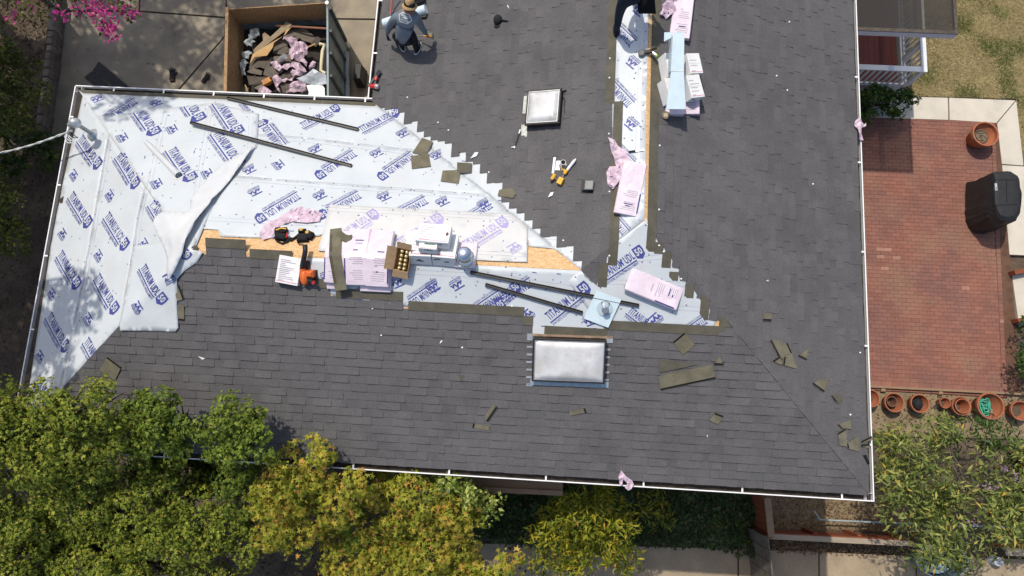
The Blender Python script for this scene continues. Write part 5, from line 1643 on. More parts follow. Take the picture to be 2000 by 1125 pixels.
for (k, z) in ((1.02, .8), (1.0, .45), (1.03, .22)):
    R_ = []
    for i, p in enumerate(baseC):
        s = k * (1 + .03 * math.sin(i * 2.4 + z * 5))
        R_.append(Vector((p.x * s, p.y * s, z + .02 * math.sin(i * 1.9))))
    rings.append(R_)
rings.append([Vector((p.x * 1.05 * (1 + .03 * math.sin(i * 2.2)), p.y * 1.05 * (1 + .03 * math.cos(i * 1.7)), .05)) for i, p in enumerate(baseC)])
b = MB(); V = []; F = []; n = len(topr)
for R_ in rings: V += [tuple(p) for p in R_]
F.append(tuple(reversed(range(n))))
for i in range(len(rings) - 1):
    for k in range(n): F.append((i * n + k, i * n + (k + 1) % n, (i + 1) * n + (k + 1) % n, (i + 1) * n + k))
b.add(V, F); o = b.build('cover', m_cover, gr)
bm_ = bmesh.new(); bm_.from_mesh(o.data); bmesh.ops.recalc_face_normals(bm_, faces=bm_.faces); bmesh.ops.subdivide_edges(bm_, edges=bm_.edges, cuts=3, use_grid_fill=True, smooth=.1); bm_.to_mesh(o.data); bm_.free()
for v in o.data.vertices:
    q = v.co
    k_ = max(0, 1 - q.z / 1.12) ** .7
    v.co = q + Vector((q.x, q.y, 0)).normalized() * ((.012 + .07 * k_) * ((1 - abs(noise.noise(Vector((math.atan2(q.y, q.x) * 3.2, q.z * .5, 1))))) ** 3 - .4) + .03 * noise.noise(Vector((q.x * 5, q.y * 5, q.z * 4))))
o.data.update()
def on_cover(px, py):
    ok, loc, nr, _ = o.ray_cast(CAM - g0, ray(px, py).normalized())
    return loc + nr * .003 if ok else None
for ln in ([(1939, 343), (1938, 352), (1938, 372), (1940, 402), (1946, 424)], [(1940, 352), (1965, 351), (1990, 352)], [(1941, 402), (1966, 400), (1993, 399)], [(1966, 352), (1966, 376), (1966, 400)], [(1992, 353), (1994, 376), (1993, 400)]):
    pp = []
    for (a, c) in zip(ln, ln[1:]):
        for k in range(5):
            q_ = on_cover(a[0] + (c[0] - a[0]) * k / 5, a[1] + (c[1] - a[1]) * k / 5)
            if q_ is not None: pp.append(q_)
    if len(pp) > 2:
        b = MB(); b.tube(pp, .007, 5); b.build('cover_seam', m_dark, gr)
b = MB(); p = at(1943, 358, zt + .04) - g0; q = at(1948, 372, zt + .04) - g0
b.add([p, (q.x, p.y, p.z), q, (p.x, q.y, q.z)], [(0, 3, 2, 1)]); b.box(p.x, q.y, p.z - .02, q.x, p.y, p.z + .004); b.build('white_tag', mat('tag_grey', (0.45, 0.46, 0.46), .5), gr)
b = MB(); b.box(p.x + .02, q.y + .03, p.z + .0045, q.x - .02, p.y - .10, p.z + .006); b.build('tag_print', m_dark, gr)
# edge of the side garden past the patio
for P, lab in (([(1981, 528), (2060, 510), (2060, 520), (1984, 536)], 'upper dark timber edging beam past the brick patio'), ([(1987, 622), (2060, 610), (2060, 622), (1989, 630)], 'lower dark timber edging beam past the brick patio')):
    Q = [tuple(at(p[0], p[1], .3).xy) for p in P]
    b = MB(); b.prism(Q, .0, .3); tag(b.build('garden_beam', m_rust), lab, 'timber edging')

# ------------------------------------------------------------------ fences and things below the eaves
def boards(root, A, B, h, n, m_, th=.025, gap=.008, var=.01, name='board', base=None, z0=.03, seed=1):
    r = random.Random(seed)
    d = (B - A); L = d.length; x = d.normalized(); y = Vector((0, 0, 1)).cross(x)
    M = Matrix((x, y, Vector((0, 0, 1)))).transposed().to_4x4(); M.translation = A - base
    for i in range(n):
        b = MB(); b.box(L * i / n + gap / 2, 0, z0, L * (i + 1) / n - gap / 2, th, h + r.uniform(-var, var)); b.build(name, m_, root, M)
    return M, L
A = at(1500, 1050, 1.6); A.z = 0; Bq = at(1515, 1200, 1.6); Bq.z = 0
fn_ = thing('board_fence', 'tall grey weathered board fence running away from the house past the ivy', 'fence', Matrix.Translation(A))
M, L = boards(fn_, A, Bq, 1.6, 6, m_grayw, base=A, gap=.014, var=.03)
for z in (.4, 1.3):
    b = MB(); b.box(0, .026, z, L, .07, z + .09); b.build('rail', m_grayw, fn_, M)
A = at(1498, 975, 1.35); A.z = 0; Bq = at(1505, 1044, 1.35); Bq.z = 0
gt = thing('red_gate', 'red brown board gate between the house corner and the grey fence', 'gate', Matrix.Translation(A))
M, L = boards(gt, A, Bq, 1.3, 5, m_rust, base=A, gap=.01)
b = MB(); b.box(-.02, -.06, 1.32, L + .06, .09, 1.36); b.build('top_rail', m_timb, gt, M)
b = MB(); b.box(L, -.03, 0, L + .09, .06, 1.318); b.build('post', m_rust, gt, M)
A = at(1508, 1046, .9); A.z = 0; Bq = at(1785, 1060, .9); Bq.z = 0
rf = thing('red_fence', 'low red brown board fence with a bleached cap along the mulch bed', 'fence', Matrix.Translation(A))
M, L = boards(rf, A, Bq, .85, 20, m_rust, base=A, th=.02, gap=.006)
b = MB(); b.box(-.05, -.085, .862, L, .035, .90); b.build('cap_board', m_cap, rf, M)
b = MB(); b.box(0, .0215, .76, L, .06, .855); b.build('rail', m_rust, rf, M)
for k in range(4):
    b = MB(); b.box(L * k / 3.2, .0215, 0, L * k / 3.2 + .09, .10, .755); b.build('post', m_rust, rf, M)
A = at(1962, 1072, .6); A.z = 0; Bq = at(2100, 1080, .6); Bq.z = 0
pb = thing('planter_box', 'red planter box with a grey cap holding orange gourds past the butterfly bush', 'planter', Matrix.Translation(A))
M, L = boards(pb, A, Bq, .6, 5, m_rust, base=A)
b = MB(); b.box(0, -.14, .61, L, .03, .65); b.build('cap_board', m_cap, pb, M)
for i, (px, py) in enumerate(((1991, 1059), (1996, 1064))):
    W = at(px, py, .5)
    b = MB(); b.lathe([(.02, -.06), (.06, -.03), (.07, .0), (.055, .05), (.015, .07)], 12); o = b.build('gourd', mat('gourd_orange', (0.6, 0.22, 0.05), .5), None, Matrix.Translation(W), smooth=True); tag(o, ('upper' if i == 0 else 'lower') + ' orange gourd in the red planter box', 'gourd')
b = MB(); p0 = at(1590, 1000, .5); p0.z = .45
W = [at(1590, 998, .45), at(1602, 1015, .45), at(1640, 1017, .42), at(1800, 1024, .4), at(1990, 1030, .4)]
b.tube([q - p0 for q in W], .022, 10); b.tube([W[1] - p0, W[1] - p0 + Vector((0, 0, -.45))], .02, 8); o = b.build('grey_pipe', mat('pale_pipe', (0.32, 0.38, 0.38), .5), None, Matrix.Translation(p0), smooth=True); tag(o, 'thin grey pipe bent over the mulch bed by the house corner', 'pipe')
# beam under the long eave
A = at(960, 955, 4.6); Bq = at(1099, 962, 4.6)
d = (Bq - A); M = Matrix((d.normalized(), Vector((0, 0, 1)).cross(d.normalized()), Vector((0, 0, 1)))).transposed().to_4x4(); M.translation = A
b = MB(); b.box(-1.5, -.06, -.2, d.length, .03, 0); b.box(-1.5, .03, -.1, d.length, 1.2, -.06); tag(b.build('awning_shelf', m_timb, None, M), 'weathered wood shelf beam under the long eave', 'awning')
# tub, lid and can at the bottom
W = at(1838, 1095, .5); W.z = .03
tb = thing('metal_tub', 'blue grey oval metal tub with a lid sliding off under the bush', 'tub', Matrix.Translation(W))
m_tub = mat('blue_grey_metal', (0.12, 0.18, 0.20), .4, metal=.3, var=.15, scale=8); m_tubr = mat('tub_rim', (0.45, 0.50, 0.5), .4, metal=.4)
n = 30; V = []; F = []
prof = [(.50, 0), (.60, .5), (.62, .5), (.62, .515), (.585, .515), (.50, .06), (.01, .05)]
b = MB()
for (q, z) in prof:
    for k in range(n): a = 2 * math.pi * k / n; V.append((q * math.cos(a) * 1.0, q * math.sin(a) * .62, z))
for i in range(len(prof) - 1):
    for k in range(n): F.append((i * n + k, i * n + (k + 1) % n, (i + 1) * n + (k + 1) % n, (i + 1) * n + k))
b.add(V, F); b.build('body', m_tub, tb, smooth=False)
b = MB(); b.tube([(.61 * math.cos(2 * math.pi * k / 30), .61 * .62 * math.sin(2 * math.pi * k / 30), .52) for k in range(31)], .014, 6); b.build('rim', m_tubr, tb)
b = MB(); b.lathe([(.50, 0), (.49, .02), (.2, .05), (.01, .055)], 30, sx=.82, sy=.62); o = b.build('tub_lid', mat('lid_pale_blue', (0.26, 0.34, 0.38), .4, var=.1), None, Matrix.Translation(W + Vector((-.2, .02, .53)))); tag(o, 'pale blue oval lid lying askew on the metal tub', 'lid')
W = at(1951, 1097, .3); W.z = .03
b = MB(); b.lathe([(.11, 0), (.11, .26), (.10, .28), (.02, .285)], 18); o = b.build('paint_can', mat('can_white', (0.62, 0.64, 0.64), .4, var=.1), None, Matrix.Translation(W)); tag(o, 'small white round can past the metal tub', 'can')
b = MB(); b.tube([(-.08, .0, .287), (.08, .02, .289)], .006, 6); b.lathe([(.08, .286), (.07, .289)], 16); b.build('lid', m_alum, o)

# ------------------------------------------------------------------ the dumpster and what lies in it
dz_ = 2.0
c00 = at(441, 13, dz_); c10 = at(641, 0, dz_)
X = (c10 - c00); DW = X.length; X.normalize(); Y = Vector((0, 0, 1)).cross(X) * -1.0
DM = Matrix((X, -Y, Vector((0, 0, 1)))).transposed().to_4x4()
org = Vector((c00.x, c00.y, .0)); DM.translation = org      # local y points up the picture
DL = 3.3
m_dsteel = mat('dumpster_steel', (0.27, 0.33, 0.36), .6, scale=5, col2=(0.21, 0.26, 0.285), speck=.1, sscale=40, dirt=(0.12, 0.09, 0.06), dscale=3, metal=.1)
m_dost = mat('dumpster_osb', (0.44, 0.285, 0.15), .9, scale=12, col2=(0.29, 0.18, 0.09), speck=.25, sscale=30, stretch=(3, 1, 1))
dm = thing('dumpster', 'open blue grey steel dumpster raised with board sides, full of roofing debris', 'dumpster', DM)
sz = 1.45
b = MB(); b.box(0, -DL, .2, DW, .0, .28); b.build('floor', m_dsteel, dm)
b = MB(); b.box(0.001, -DL, .281, .05, 0, sz); b.build('steel_side', m_dsteel, dm)
b = MB(); b.box(.051, -.05, .281, DW - .051, 0, sz); b.build('steel_end', m_dsteel, dm)
b = MB(); b.box(.051, -DL, .281, DW - .051, -DL + .05, dz_ - .2); b.build('steel_end', m_dsteel, dm)
b = MB(); b.box(DW - .05, -DL, .281, DW - .001, 0, dz_); b.build('steel_side', m_dsteel, dm)
b = MB(); b.box(.0, -DL, sz - .55, .0, 0, dz_)
b = MB(); b.box(.052, -DL + .06, sz - .75, .072, -.06, dz_); b.build('board_side', m_dost, dm)
b = MB(); b.box(.075, -.072, sz - .15, DW - .06, -.052, dz_ - .02); b.build('board_side', m_dost, dm)
b = MB(); b.box(-.03, -DL, dz_ - .12, .05, .02, dz_ - .05); b.build('top_ledge', m_dost, dm)
for k in range(6):
    b = MB(); b.box(DW, -.25 - k * .62, .4, DW + .07, -.18 - k * .62, dz_ - .05); b.build('rib', mat('rib_dark', (0.09, 0.105, 0.115), .6), dm)
b = MB(); b.tube([(DW + .06, -.6, .45), (DW + .06, -DL, .45)], .07, 12); b.build('side_tube', mat('pale_steel', (0.30, 0.35, 0.36), .5, var=.2, scale=8), dm)
b = MB(); b.tube([(DW + .02, -.2, .0), (DW + .02, -.2, dz_ + .2)], .05, 10); o = b.build('corner_post', m_wht, dm)
b = MB(); b.box(DW * .25, -.035, .0, DW * .8, -.012, .0)
# debris
hz0 = 1.15
heap = MB()
heap.grid(lambda i, j: (.07 + (DW - .14) * i, -DL + .08 + (DL - .16) * j, hz0 - .12 + .12 * noise.noise(Vector((i * 5, j * 6, 2))) - .12 * (1 - j)**4 * 0), 30, 36)
o = heap.build('debris_heap', mat('dark_debris', (0.035, 0.03, 0.027), .95, scale=10, speck=.4, sscale=25), None, DM); tag(o, 'dark heap of torn shingle debris filling the dumpster', 'debris', kind='stuff')
m_oldsh = mat('old_shingle', (0.15, 0.125, 0.10), .95, scale=8, col2=(0.115, 0.098, 0.08), objrand=.25, speck=.25, sscale=70)
def deb(name, label, cat, poly, m_, z, th=.01, tilt=(0, 0), group=None, bend=0.0, seed=1):
    pts = [at(p[0], p[1], z) for p in poly]
    c = sum(pts, Vector()) / len(pts)
    Q = [(p.x - c.x, p.y - c.y) for p in pts]
    f = lambda x, y: tilt[0] * x + tilt[1] * y + bend * noise.noise(Vector((x * 3 + seed, y * 3, seed)))
    V, F = sheet(Q, f, .09, seed=seed, skirt=th)
    b = MB(); b.add(V, F)
    return tag(b.build(name, m_, None, Matrix.Translation(c)), label, cat, group)
m_ply = mat('plywood_pale', (0.56, 0.36, 0.16), .75, scale=5, col2=(0.46, 0.29, 0.13), stretch=(1, 6, 1)); m_plyg = mat('plywood_grey', (0.33, 0.26, 0.16), .8, scale=5, col2=(0.26, 0.2, 0.13))
m_pvcy = mat('yellowed_pvc', (0.66, 0.60, 0.40), .5, var=.08); m_foil = mat('grey_foil', (0.42, 0.46, 0.50), .35, bump=.5, bscale=9); m_film = mat('dirty_film', (0.42, 0.47, 0.47), .5, var=.2, bump=.6, bscale=15)
deb('plywood_piece', 'large pale plywood piece lying across the dumpster debris', 'plywood', [(491, 102), (520, 88), (556, 72), (561, 62), (572, 57), (559, 70), (535, 84), (533, 92), (520, 107), (495, 108), (484, 120)], m_ply, hz0 + .3, .015, (.12, .1))
deb('plywood_piece', 'grey weathered plywood strip beside the pale one', 'plywood', [(492, 94), (513, 78), (512, 66), (517, 63), (528, 72), (562, 46), (572, 51), (566, 58), (520, 86), (494, 103)], m_plyg, hz0 + .25, .015, (.1, .12))
deb('foil_sheet', 'big grey foil faced sheet buckled in the dumpster', 'foil sheet', [(578, 152), (600, 148), (612, 134), (622, 140), (637, 146), (638, 163), (612, 166), (592, 160)], m_foil, hz0 + .28, .01, (0, .1), bend=.14, seed=5)
deb('white_panel', 'white rounded panel at the gutter end of the dumpster', 'panel', [(598, 166), (630, 167), (634, 172), (635, 196), (600, 196), (603, 180)], m_card, hz0 + .25, .02)
gsd = 'torn old shingle pieces in the dumpster'
DS = [([(540, 78), (560, 86), (566, 100), (556, 108), (532, 104), (534, 96)], 'dark triangular shingle beside the pale plywood'), ([(488, 122), (494, 109), (520, 108), (530, 118), (526, 138), (508, 132), (486, 134)], 'curved brown shingle below the plywood'), ([(482, 140), (492, 132), (512, 138), (510, 146), (491, 143)], 'flat shingle with black underside at the board side'),
      ([(488, 168), (484, 150), (510, 150), (534, 146), (530, 156), (510, 162), (494, 166)], 'long brown shingle in the lower pile'), ([(514, 146), (518, 134), (532, 128), (546, 142), (532, 152)], 'square shingle in the middle of the pile'), ([(548, 152), (566, 134), (574, 142), (562, 154), (553, 156)], 'shingle flap among the pink wrappers'),
      ([(545, 164), (568, 162), (568, 180), (548, 180)], 'shingle under the pink ball of film'), ([(578, 62), (592, 52), (620, 74), (608, 84), (590, 80)], 'dark shingle under the brown pipe'), ([(606, 84), (620, 72), (628, 76), (616, 90)], 'small dark shingle by the yellowed pipe'),
      ([(473, 168), (486, 172), (488, 182), (474, 184)], 'dark shingle in the lower board side corner'), ([(496, 172), (512, 162), (524, 158), (506, 178)], 'slim shingle by the orange box'), ([(532, 108), (552, 108), (566, 104), (570, 122), (556, 128), (535, 118)], 'dark shingle around the silver cap'),
      ([(560, 60), (580, 56), (588, 70), (572, 84), (556, 78)], 'black shingle shaded at the back of the heap')]
for i, (P, lab) in enumerate(DS):
    deb('old_shingle', lab, 'old shingle', P, m_oldsh, hz0 + .1 + .015 * (i % 7), .012, (random.uniform(-.2, .2), random.uniform(-.2, .2)), gsd, .05, i)
def ball(name, label, cat, poly, m_, z, amp, seed, group=None):
    pts = [at(p[0], p[1], z) for p in poly]
    c = sum(pts, Vector()) / len(pts)
    Q = [(p.x - c.x, p.y - c.y) for p in pts]
    def h(x, y):
        q = Vector((x * 5, y * 5, seed * 2.3))
        e = min(1, min(math.hypot(x - a[0], y - a[1]) for a in Q) / .12)
        return amp * (.3 + .7 * e) * (.35 + (1 - abs(noise.noise(q))) ** 3 * .8 + .3 * (1 - abs(noise.noise(q * 2.1))) ** 3)
    V, F = sheet(Q, h, .035, seed=seed, skirt=.02)
    b = MB(); b.add(V, F)
    return tag(b.build(name, m_, None, Matrix.Translation(c)), label, cat, group)
gw = 'pink wrappers thrown in the dumpster'
for i, (P, lab) in enumerate((([(553, 80), (566, 74), (578, 76), (584, 84), (594, 84), (604, 94), (602, 108), (594, 116), (602, 124), (600, 132), (586, 122), (570, 118), (566, 104), (570, 96), (566, 84)], 'largest pink wrapper heap in the dumpster'),
                   ([(530, 124), (540, 120), (552, 132), (566, 126), (575, 132), (562, 138), (546, 140), (536, 134)], 'pink wrapper by the silver cap'), ([(566, 128), (582, 124), (596, 134), (600, 142), (588, 150), (574, 152), (568, 142), (580, 138)], 'pink wrapper twisted above the grey foil sheet'),
                   ([(569, 164), (580, 160), (598, 164), (600, 178), (592, 182), (574, 182), (560, 186), (566, 178)], 'round pink wrapper ball near the gutter'), ([(534, 150), (542, 148), (552, 156), (566, 156), (575, 152), (572, 160), (556, 162), (546, 164), (548, 182), (542, 176)], 'thin pink wrapper strip in the lower pile'),
                   ([(506, 178), (516, 170), (532, 180), (528, 186), (508, 186)], 'pink wrapper end against the gutter side'), ([(604, 132), (612, 120), (619, 124), (616, 132), (606, 138)], 'small pink wrapper by the yellowed pipe'))):
    ball('pink_wrapper', lab, 'wrapper', P, m_pinkw, hz0 + .22, .16, 20 + i, gw)
ball('film_wad', 'grey film wad in the shaded corner of the dumpster', 'film', [(490, 68), (496, 58), (508, 58), (508, 70), (500, 76), (492, 80), (487, 76)], m_film, hz0 + .12, .16, 41)
ball('film_wad', 'pale film wad at the board side of the plywood', 'film', [(476, 84), (486, 78), (500, 82), (494, 94), (484, 92)], m_film, hz0 + .15, .16, 42)
ball('film_wad', 'bluish film scrap at the board side below the plywood', 'film', [(472, 106), (484, 100), (494, 104), (486, 116), (476, 114)], m_film, hz0 + .12, .1, 43)
ball('film_wad', 'torn film strip along the board side', 'film', [(472, 118), (478, 116), (486, 124), (480, 132), (482, 148), (474, 150), (472, 140)], m_film, hz0 + .1, .12, 44)
def tubething(name, label, cat, pts, r_, m_, z=None):
    W = [at(p[0], p[1], p[2]) for p in pts]
    b = MB(); b.tube([q - W[0] for q in W], r_, 12)
    return tag(b.build(name, m_, None, Matrix.Translation(W[0]), smooth=False), label, cat)
tubething('brown_pipe', 'thin brown pipe along the back of the dumpster', 'pipe', [(538, 50, hz0 + .3), (638, 56, hz0 + .3)], .03, mat('brown_pvc', (0.26, 0.12, 0.07), .6))
tubething('downspout', 'yellowed bent downspout beside the steel side', 'downspout', [(624, 86, hz0 + .3), (634, 88, hz0 + .3), (630, 100, hz0 + .3), (628, 120, hz0 + .3), (627, 138, hz0 + .25), (636, 144, hz0 + .25)], .045, m_pvcy)
tubething('silver_cap', 'silver vent pipe cap in the middle of the debris', 'pipe cap', [(544, 122, hz0 + .2), (556, 110, hz0 + .4)], .075, m_steel)
tubething('wood_stick', 'short pale stick in the debris', 'stick', [(602, 92, hz0 + .3), (616, 86, hz0 + .3)], .02, m_ply)
tubething('small_hammer', 'small hammer like stick in the lower corner', 'stick', [(479, 166, hz0 + .25), (484, 178, hz0 + .25)], .015, m_ply)
M, _ = G(hz0 + .2).frame((518, 170), (534, 162))
b = MB(); b.bbox(0, 0, 0, .22, .14, .12, .006); o = b.build('orange_box', mat('orange_carton', (0.62, 0.25, 0.04), .6), None, M); tag(o, 'small orange carton among the lower shingles', 'carton')
for k in range(5):
    b = MB(); b.box(.02, .02 + .022 * k, .1203, .19, .028 + .022 * k, .121); b.build('text_line', m_print, o)
# gloves, dark boards and a post on the drive
def glove(label, ctr, ang, s=1.0):
    W = at(ctr[0], ctr[1], .07)
    M = Matrix.Translation(W) @ Matrix.Rotation(ang, 4, 'Z') @ Matrix.Scale(s, 4)
    t = thing('work_glove', label, 'glove', M)
    b = MB(); b.bbox(-.055, -.10, 0, .055, .06, .03, .012); b.build('palm', m_blk, t)
    for k, (x, L) in enumerate(((-.042, .085), (-.014, .10), (.014, .095), (.042, .07))):
        b = MB(); b.tube([(x, .055, .015), (x * 1.4, .055 + L * .6, .02), (x * 1.6, .055 + L, .012)], [.014, .013, .009], 8); b.build('finger', m_blk, t)
    b = MB(); b.tube([(.05, -.03, .015), (.09, .01, .018), (.10, .045, .012)], [.016, .014, .010], 8); b.build('thumb', m_blk, t)
    b = MB(); b.bbox(-.05, -.16, .001, .05, -.101, .032, .01); b.build('cuff', mat('cuff_red', (0.04, 0.012, 0.012), .8), t)
glove('black work glove with spread fingers on the driveway', (337, 146), .15, 1.35)
glove('black work glove beside the dumpster on the driveway', (403, 152), -.5, 1.1)
for P, lab, z in (([(193, 120), (250, 168), (232, 178), (181, 137)], 'longer black board lying on the shaded driveway', .10), ([(181, 138), (212, 165), (196, 176), (164, 151)], 'shorter black board lying on the shaded driveway', .08)):
    Q = [tuple(at(p[0], p[1], z).xy) for p in P]
    b = MB(); b.prism(Q, .055, z); tag(b.build('black_board', m_black), lab, 'board')
b = MB()
Q = at(690, 158, .5); b.add([(0, 0, -.4), (.25, 0, -.4), (.25, .5, -.4), (0, .5, -.4), (.02, .02, .1), (.2, .03, .12), (.2, .45, .1), (.02, .46, .08)], [(3, 2, 1, 0), (4, 5, 6, 7), (0, 1, 5, 4), (1, 2, 6, 5), (2, 3, 7, 6), (3, 0, 4, 7)])
tag(b.build('black_bin', m_black, None, Matrix.Translation(Q)), 'black bin standing in the gap between dumpster and house', 'bin')
# ------------------------------------------------------------------ trees, bushes and ground cover
def lmat(name, ramp, transl=.22, var=.36, rough=.6):
    return mat(name, (0.1, 0.1, 0.1), rough, ramp=ramp, var=var, scale=2.6, coords='World', spec=.22, transl=transl)
m_jun = lmat('juniper_spray', [(0, (0.056, 0.084, 0.015)), (.35, (0.126, 0.173, 0.021)), (.68, (0.218, 0.262, 0.028)), (.93, (0.325, 0.327, 0.040)), (1, (0.345, 0.237, 0.057))], .2)
m_jun2 = lmat('juniper_spray_deep', [(0, (0.049, 0.082, 0.015)), (.4, (0.114, 0.169, 0.021)), (.85, (0.198, 0.250, 0.028)), (1, (0.297, 0.298, 0.043))], .2)
m_map = lmat('maple_leaf', [(0, (0.14, 0.19, 0.02)), (.4, (0.30, 0.32, 0.034)), (.75, (0.44, 0.38, 0.05)), (.93, (0.50, 0.33, 0.06)), (1, (0.50, 0.20, 0.06))], .3)
m_mapg = lmat('maple_leaf_green', [(0, (0.09, 0.16, 0.018)), (.5, (0.19, 0.26, 0.03)), (.9, (0.36, 0.34, 0.05)), (1, (0.44, 0.24, 0.05))], .3)
m_var = lmat('variegated_leaf', [(0, (0.062, 0.106, 0.018)), (.35, (0.175, 0.237, 0.036)), (.7, (0.375, 0.413, 0.090)), (1, (0.550, 0.562, 0.204))], .25, rough=.45)
m_bam = lmat('bamboo_leaf', [(0, (0.083, 0.128, 0.014)), (.35, (0.195, 0.232, 0.022)), (.7, (0.345, 0.338, 0.029)), (.93, (0.495, 0.405, 0.036)), (1, (0.600, 0.330, 0.060))], .3, rough=.45)
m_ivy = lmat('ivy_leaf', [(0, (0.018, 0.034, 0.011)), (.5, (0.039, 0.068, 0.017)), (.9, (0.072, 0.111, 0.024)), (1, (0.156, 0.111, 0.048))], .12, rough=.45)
m_but = lmat('butterfly_leaf', [(0, (0.069, 0.102, 0.024)), (.4, (0.161, 0.210, 0.050)), (.75, (0.265, 0.306, 0.083)), (.95, (0.391, 0.384, 0.099)), (1, (0.575, 0.348, 0.044))], .25, rough=.55)
m_dkg = lmat('dark_shrub_leaf', [(0, (0.021, 0.047, 0.010)), (.5, (0.039, 0.085, 0.014)), (1, (0.085, 0.143, 0.024))], .15, rough=.5)
m_hedge = lmat('hedge_leaf', [(0, (0.035, 0.055, 0.012)), (.5, (0.085, 0.11, 0.018)), (1, (0.17, 0.18, 0.03))], .15)
m_petal = lmat('magenta_petal', [(0, (0.28, 0.02, 0.16)), (.6, (0.42, 0.035, 0.22)), (1, (0.55, 0.10, 0.20))], .25)
m_lit = lmat('litter_leaf', [(0, (0.10, 0.065, 0.035)), (.5, (0.19, 0.13, 0.07)), (1, (0.30, 0.21, 0.11))], .1)
m_litshade = lmat('shaded_litter_leaf', [(0, (0.04, 0.028, 0.018)), (.6, (0.075, 0.052, 0.03)), (1, (0.16, 0.11, 0.06))], .1)  # darker copy of the litter: shade of bank and trees put into colour
m_bark = mat('bark', (0.10, 0.075, 0.055), .95, scale=12, col2=(0.055, 0.042, 0.033), stretch=(3, 3, .8), bump=.8, bscale=18)
m_barkl = mat('pale_bark', (0.22, 0.175, 0.125), .9, var=.25, scale=14, bump=.4, bscale=25)

# leaf outlines in the unit square: x along the leaf, y across; quads
def shape(kind):
    if kind == 'oval':
        return np.array([(0, 0, 0), (.35, .30, .05), (1, 0, -.06), (.35, -.30, .05)]), np.array([(0, 3, 2, 1)])
    if kind == 'lance':
        return np.array([(0, 0, 0), (.45, .13, .06), (1, 0, -.12), (.45, -.13, .06)]), np.array([(0, 3, 2, 1)])
    if kind == 'spray':
        V = []; F = []
        for k, (a, l) in enumerate(((-.7, .8), (0, 1.0), (.7, .8))):
            c, s = math.cos(a), math.sin(a); i = len(V)
            for (x, y, z) in ((0, .0, 0), (.5, .17, .1), (1, 0, .02), (.5, -.17, .1)):
                x *= l; V.append((c * x - s * y, s * x + c * y, z))
            F.append((i, i + 3, i + 2, i + 1))
        return np.array(V), np.array(F)
    V = [(0, 0, 0)]; F = []                 # star of five lobes
    for k in range(5):
        a = (k - 2) * 1.05
        V.append((math.cos(a) * (1.0 if k == 2 else .85), math.sin(a) * .85, -.08))
    for k in range(4):
        a = (k - 1.5) * 1.05
        V.append((math.cos(a) * .38, math.sin(a) * .38, .05))
    V.append((-.16, .22, 0)); V.append((-.16, -.22, 0))
    F = [(0, 11 - 1, 1, 6), (0, 6, 2, 7), (0, 7, 3, 8), (0, 8, 4, 9), (0, 9, 5, 10)]
    V[10], V[11 - 1] = V[10], V[10]
    F = [(0, 11, 1, 6), (0, 6, 2, 7), (0, 7, 3, 8), (0, 8, 4, 9), (0, 9, 5, 10)]
    return np.array(V), np.array(F)

def leaves(name, C, Nrm, size, kind, m_, parent=None, seed=1, flop=.5, sizevar=.5, dirs=None):
    """one leaf of the given outline at every point C, facing roughly along Nrm"""
    g = np.random.default_rng(seed)
    n = len(C)
    N = Nrm + g.normal(0, flop, (n, 3)); N[:, 2] = np.abs(N[:, 2]) * .7 + .25
    N /= np.linalg.norm(N, axis=1)[:, None]
    R = g.normal(0, 1, (n, 3)) if dirs is None else dirs + g.normal(0, .35, (n, 3))
    X = R - N * (R * N).sum(1)[:, None]; X /= np.linalg.norm(X, axis=1)[:, None]
    Y = np.cross(N, X)
    V0, F0 = shape(kind)
    S = size * (1 + sizevar * g.uniform(-1, 1, n))
    V = C[:, None, :] + S[:, None, None] * (V0[None, :, 0:1] * X[:, None, :] + V0[None, :, 1:2] * Y[:, None, :] + V0[None, :, 2:3] * N[:, None, :])
    k = len(V0)
    F = (F0[None] + (np.arange(n) * k)[:, None, None]).reshape(-1, F0.shape[1])
    return np_mesh(name, V.reshape(-1, 3), F, m_, parent)

def clumpcloud(lobes, per, sub_r, leaf_per, seed, flat=.6, under=.12, clear=None):
    """points and outward normals: every lobe carries small clumps over its upper side, every clump its leaves"""
    g = np.random.default_rng(seed)
    P = []; N = []; D = []
    for (c, r) in lobes:
        c = np.array(c)
        n = max(3, int(per * (r[0] * r[1]) ** .9))
        d = g.normal(0, 1, (n, 3)); d /= np.linalg.norm(d, axis=1)[:, None]
        dn = d[:, 2] < -.1
        d[dn & (g.random(n) > under), 2] *= -1
        q = c + d * np.array(r) * g.uniform(.72, 1.06, n)[:, None]
        for i in range(n):
            m = max(4, int(leaf_per * g.uniform(.6, 1.4)))
            sr = sub_r * g.uniform(.6, 1.35)
            e = g.normal(0, 1, (m, 3)); e /= np.linalg.norm(e, axis=1)[:, None]
            e *= g.uniform(.35, 1.0, m)[:, None] ** .5
            e[:, 2] *= flat
            P.append(q[i] + e * sr)
            N.append(d[i] * .5 + e * .9 + np.array([0, 0, .35]))
            D.append(d[i] * .6 + e)
    return np.vstack(P), np.vstack(N), np.vstack(D)

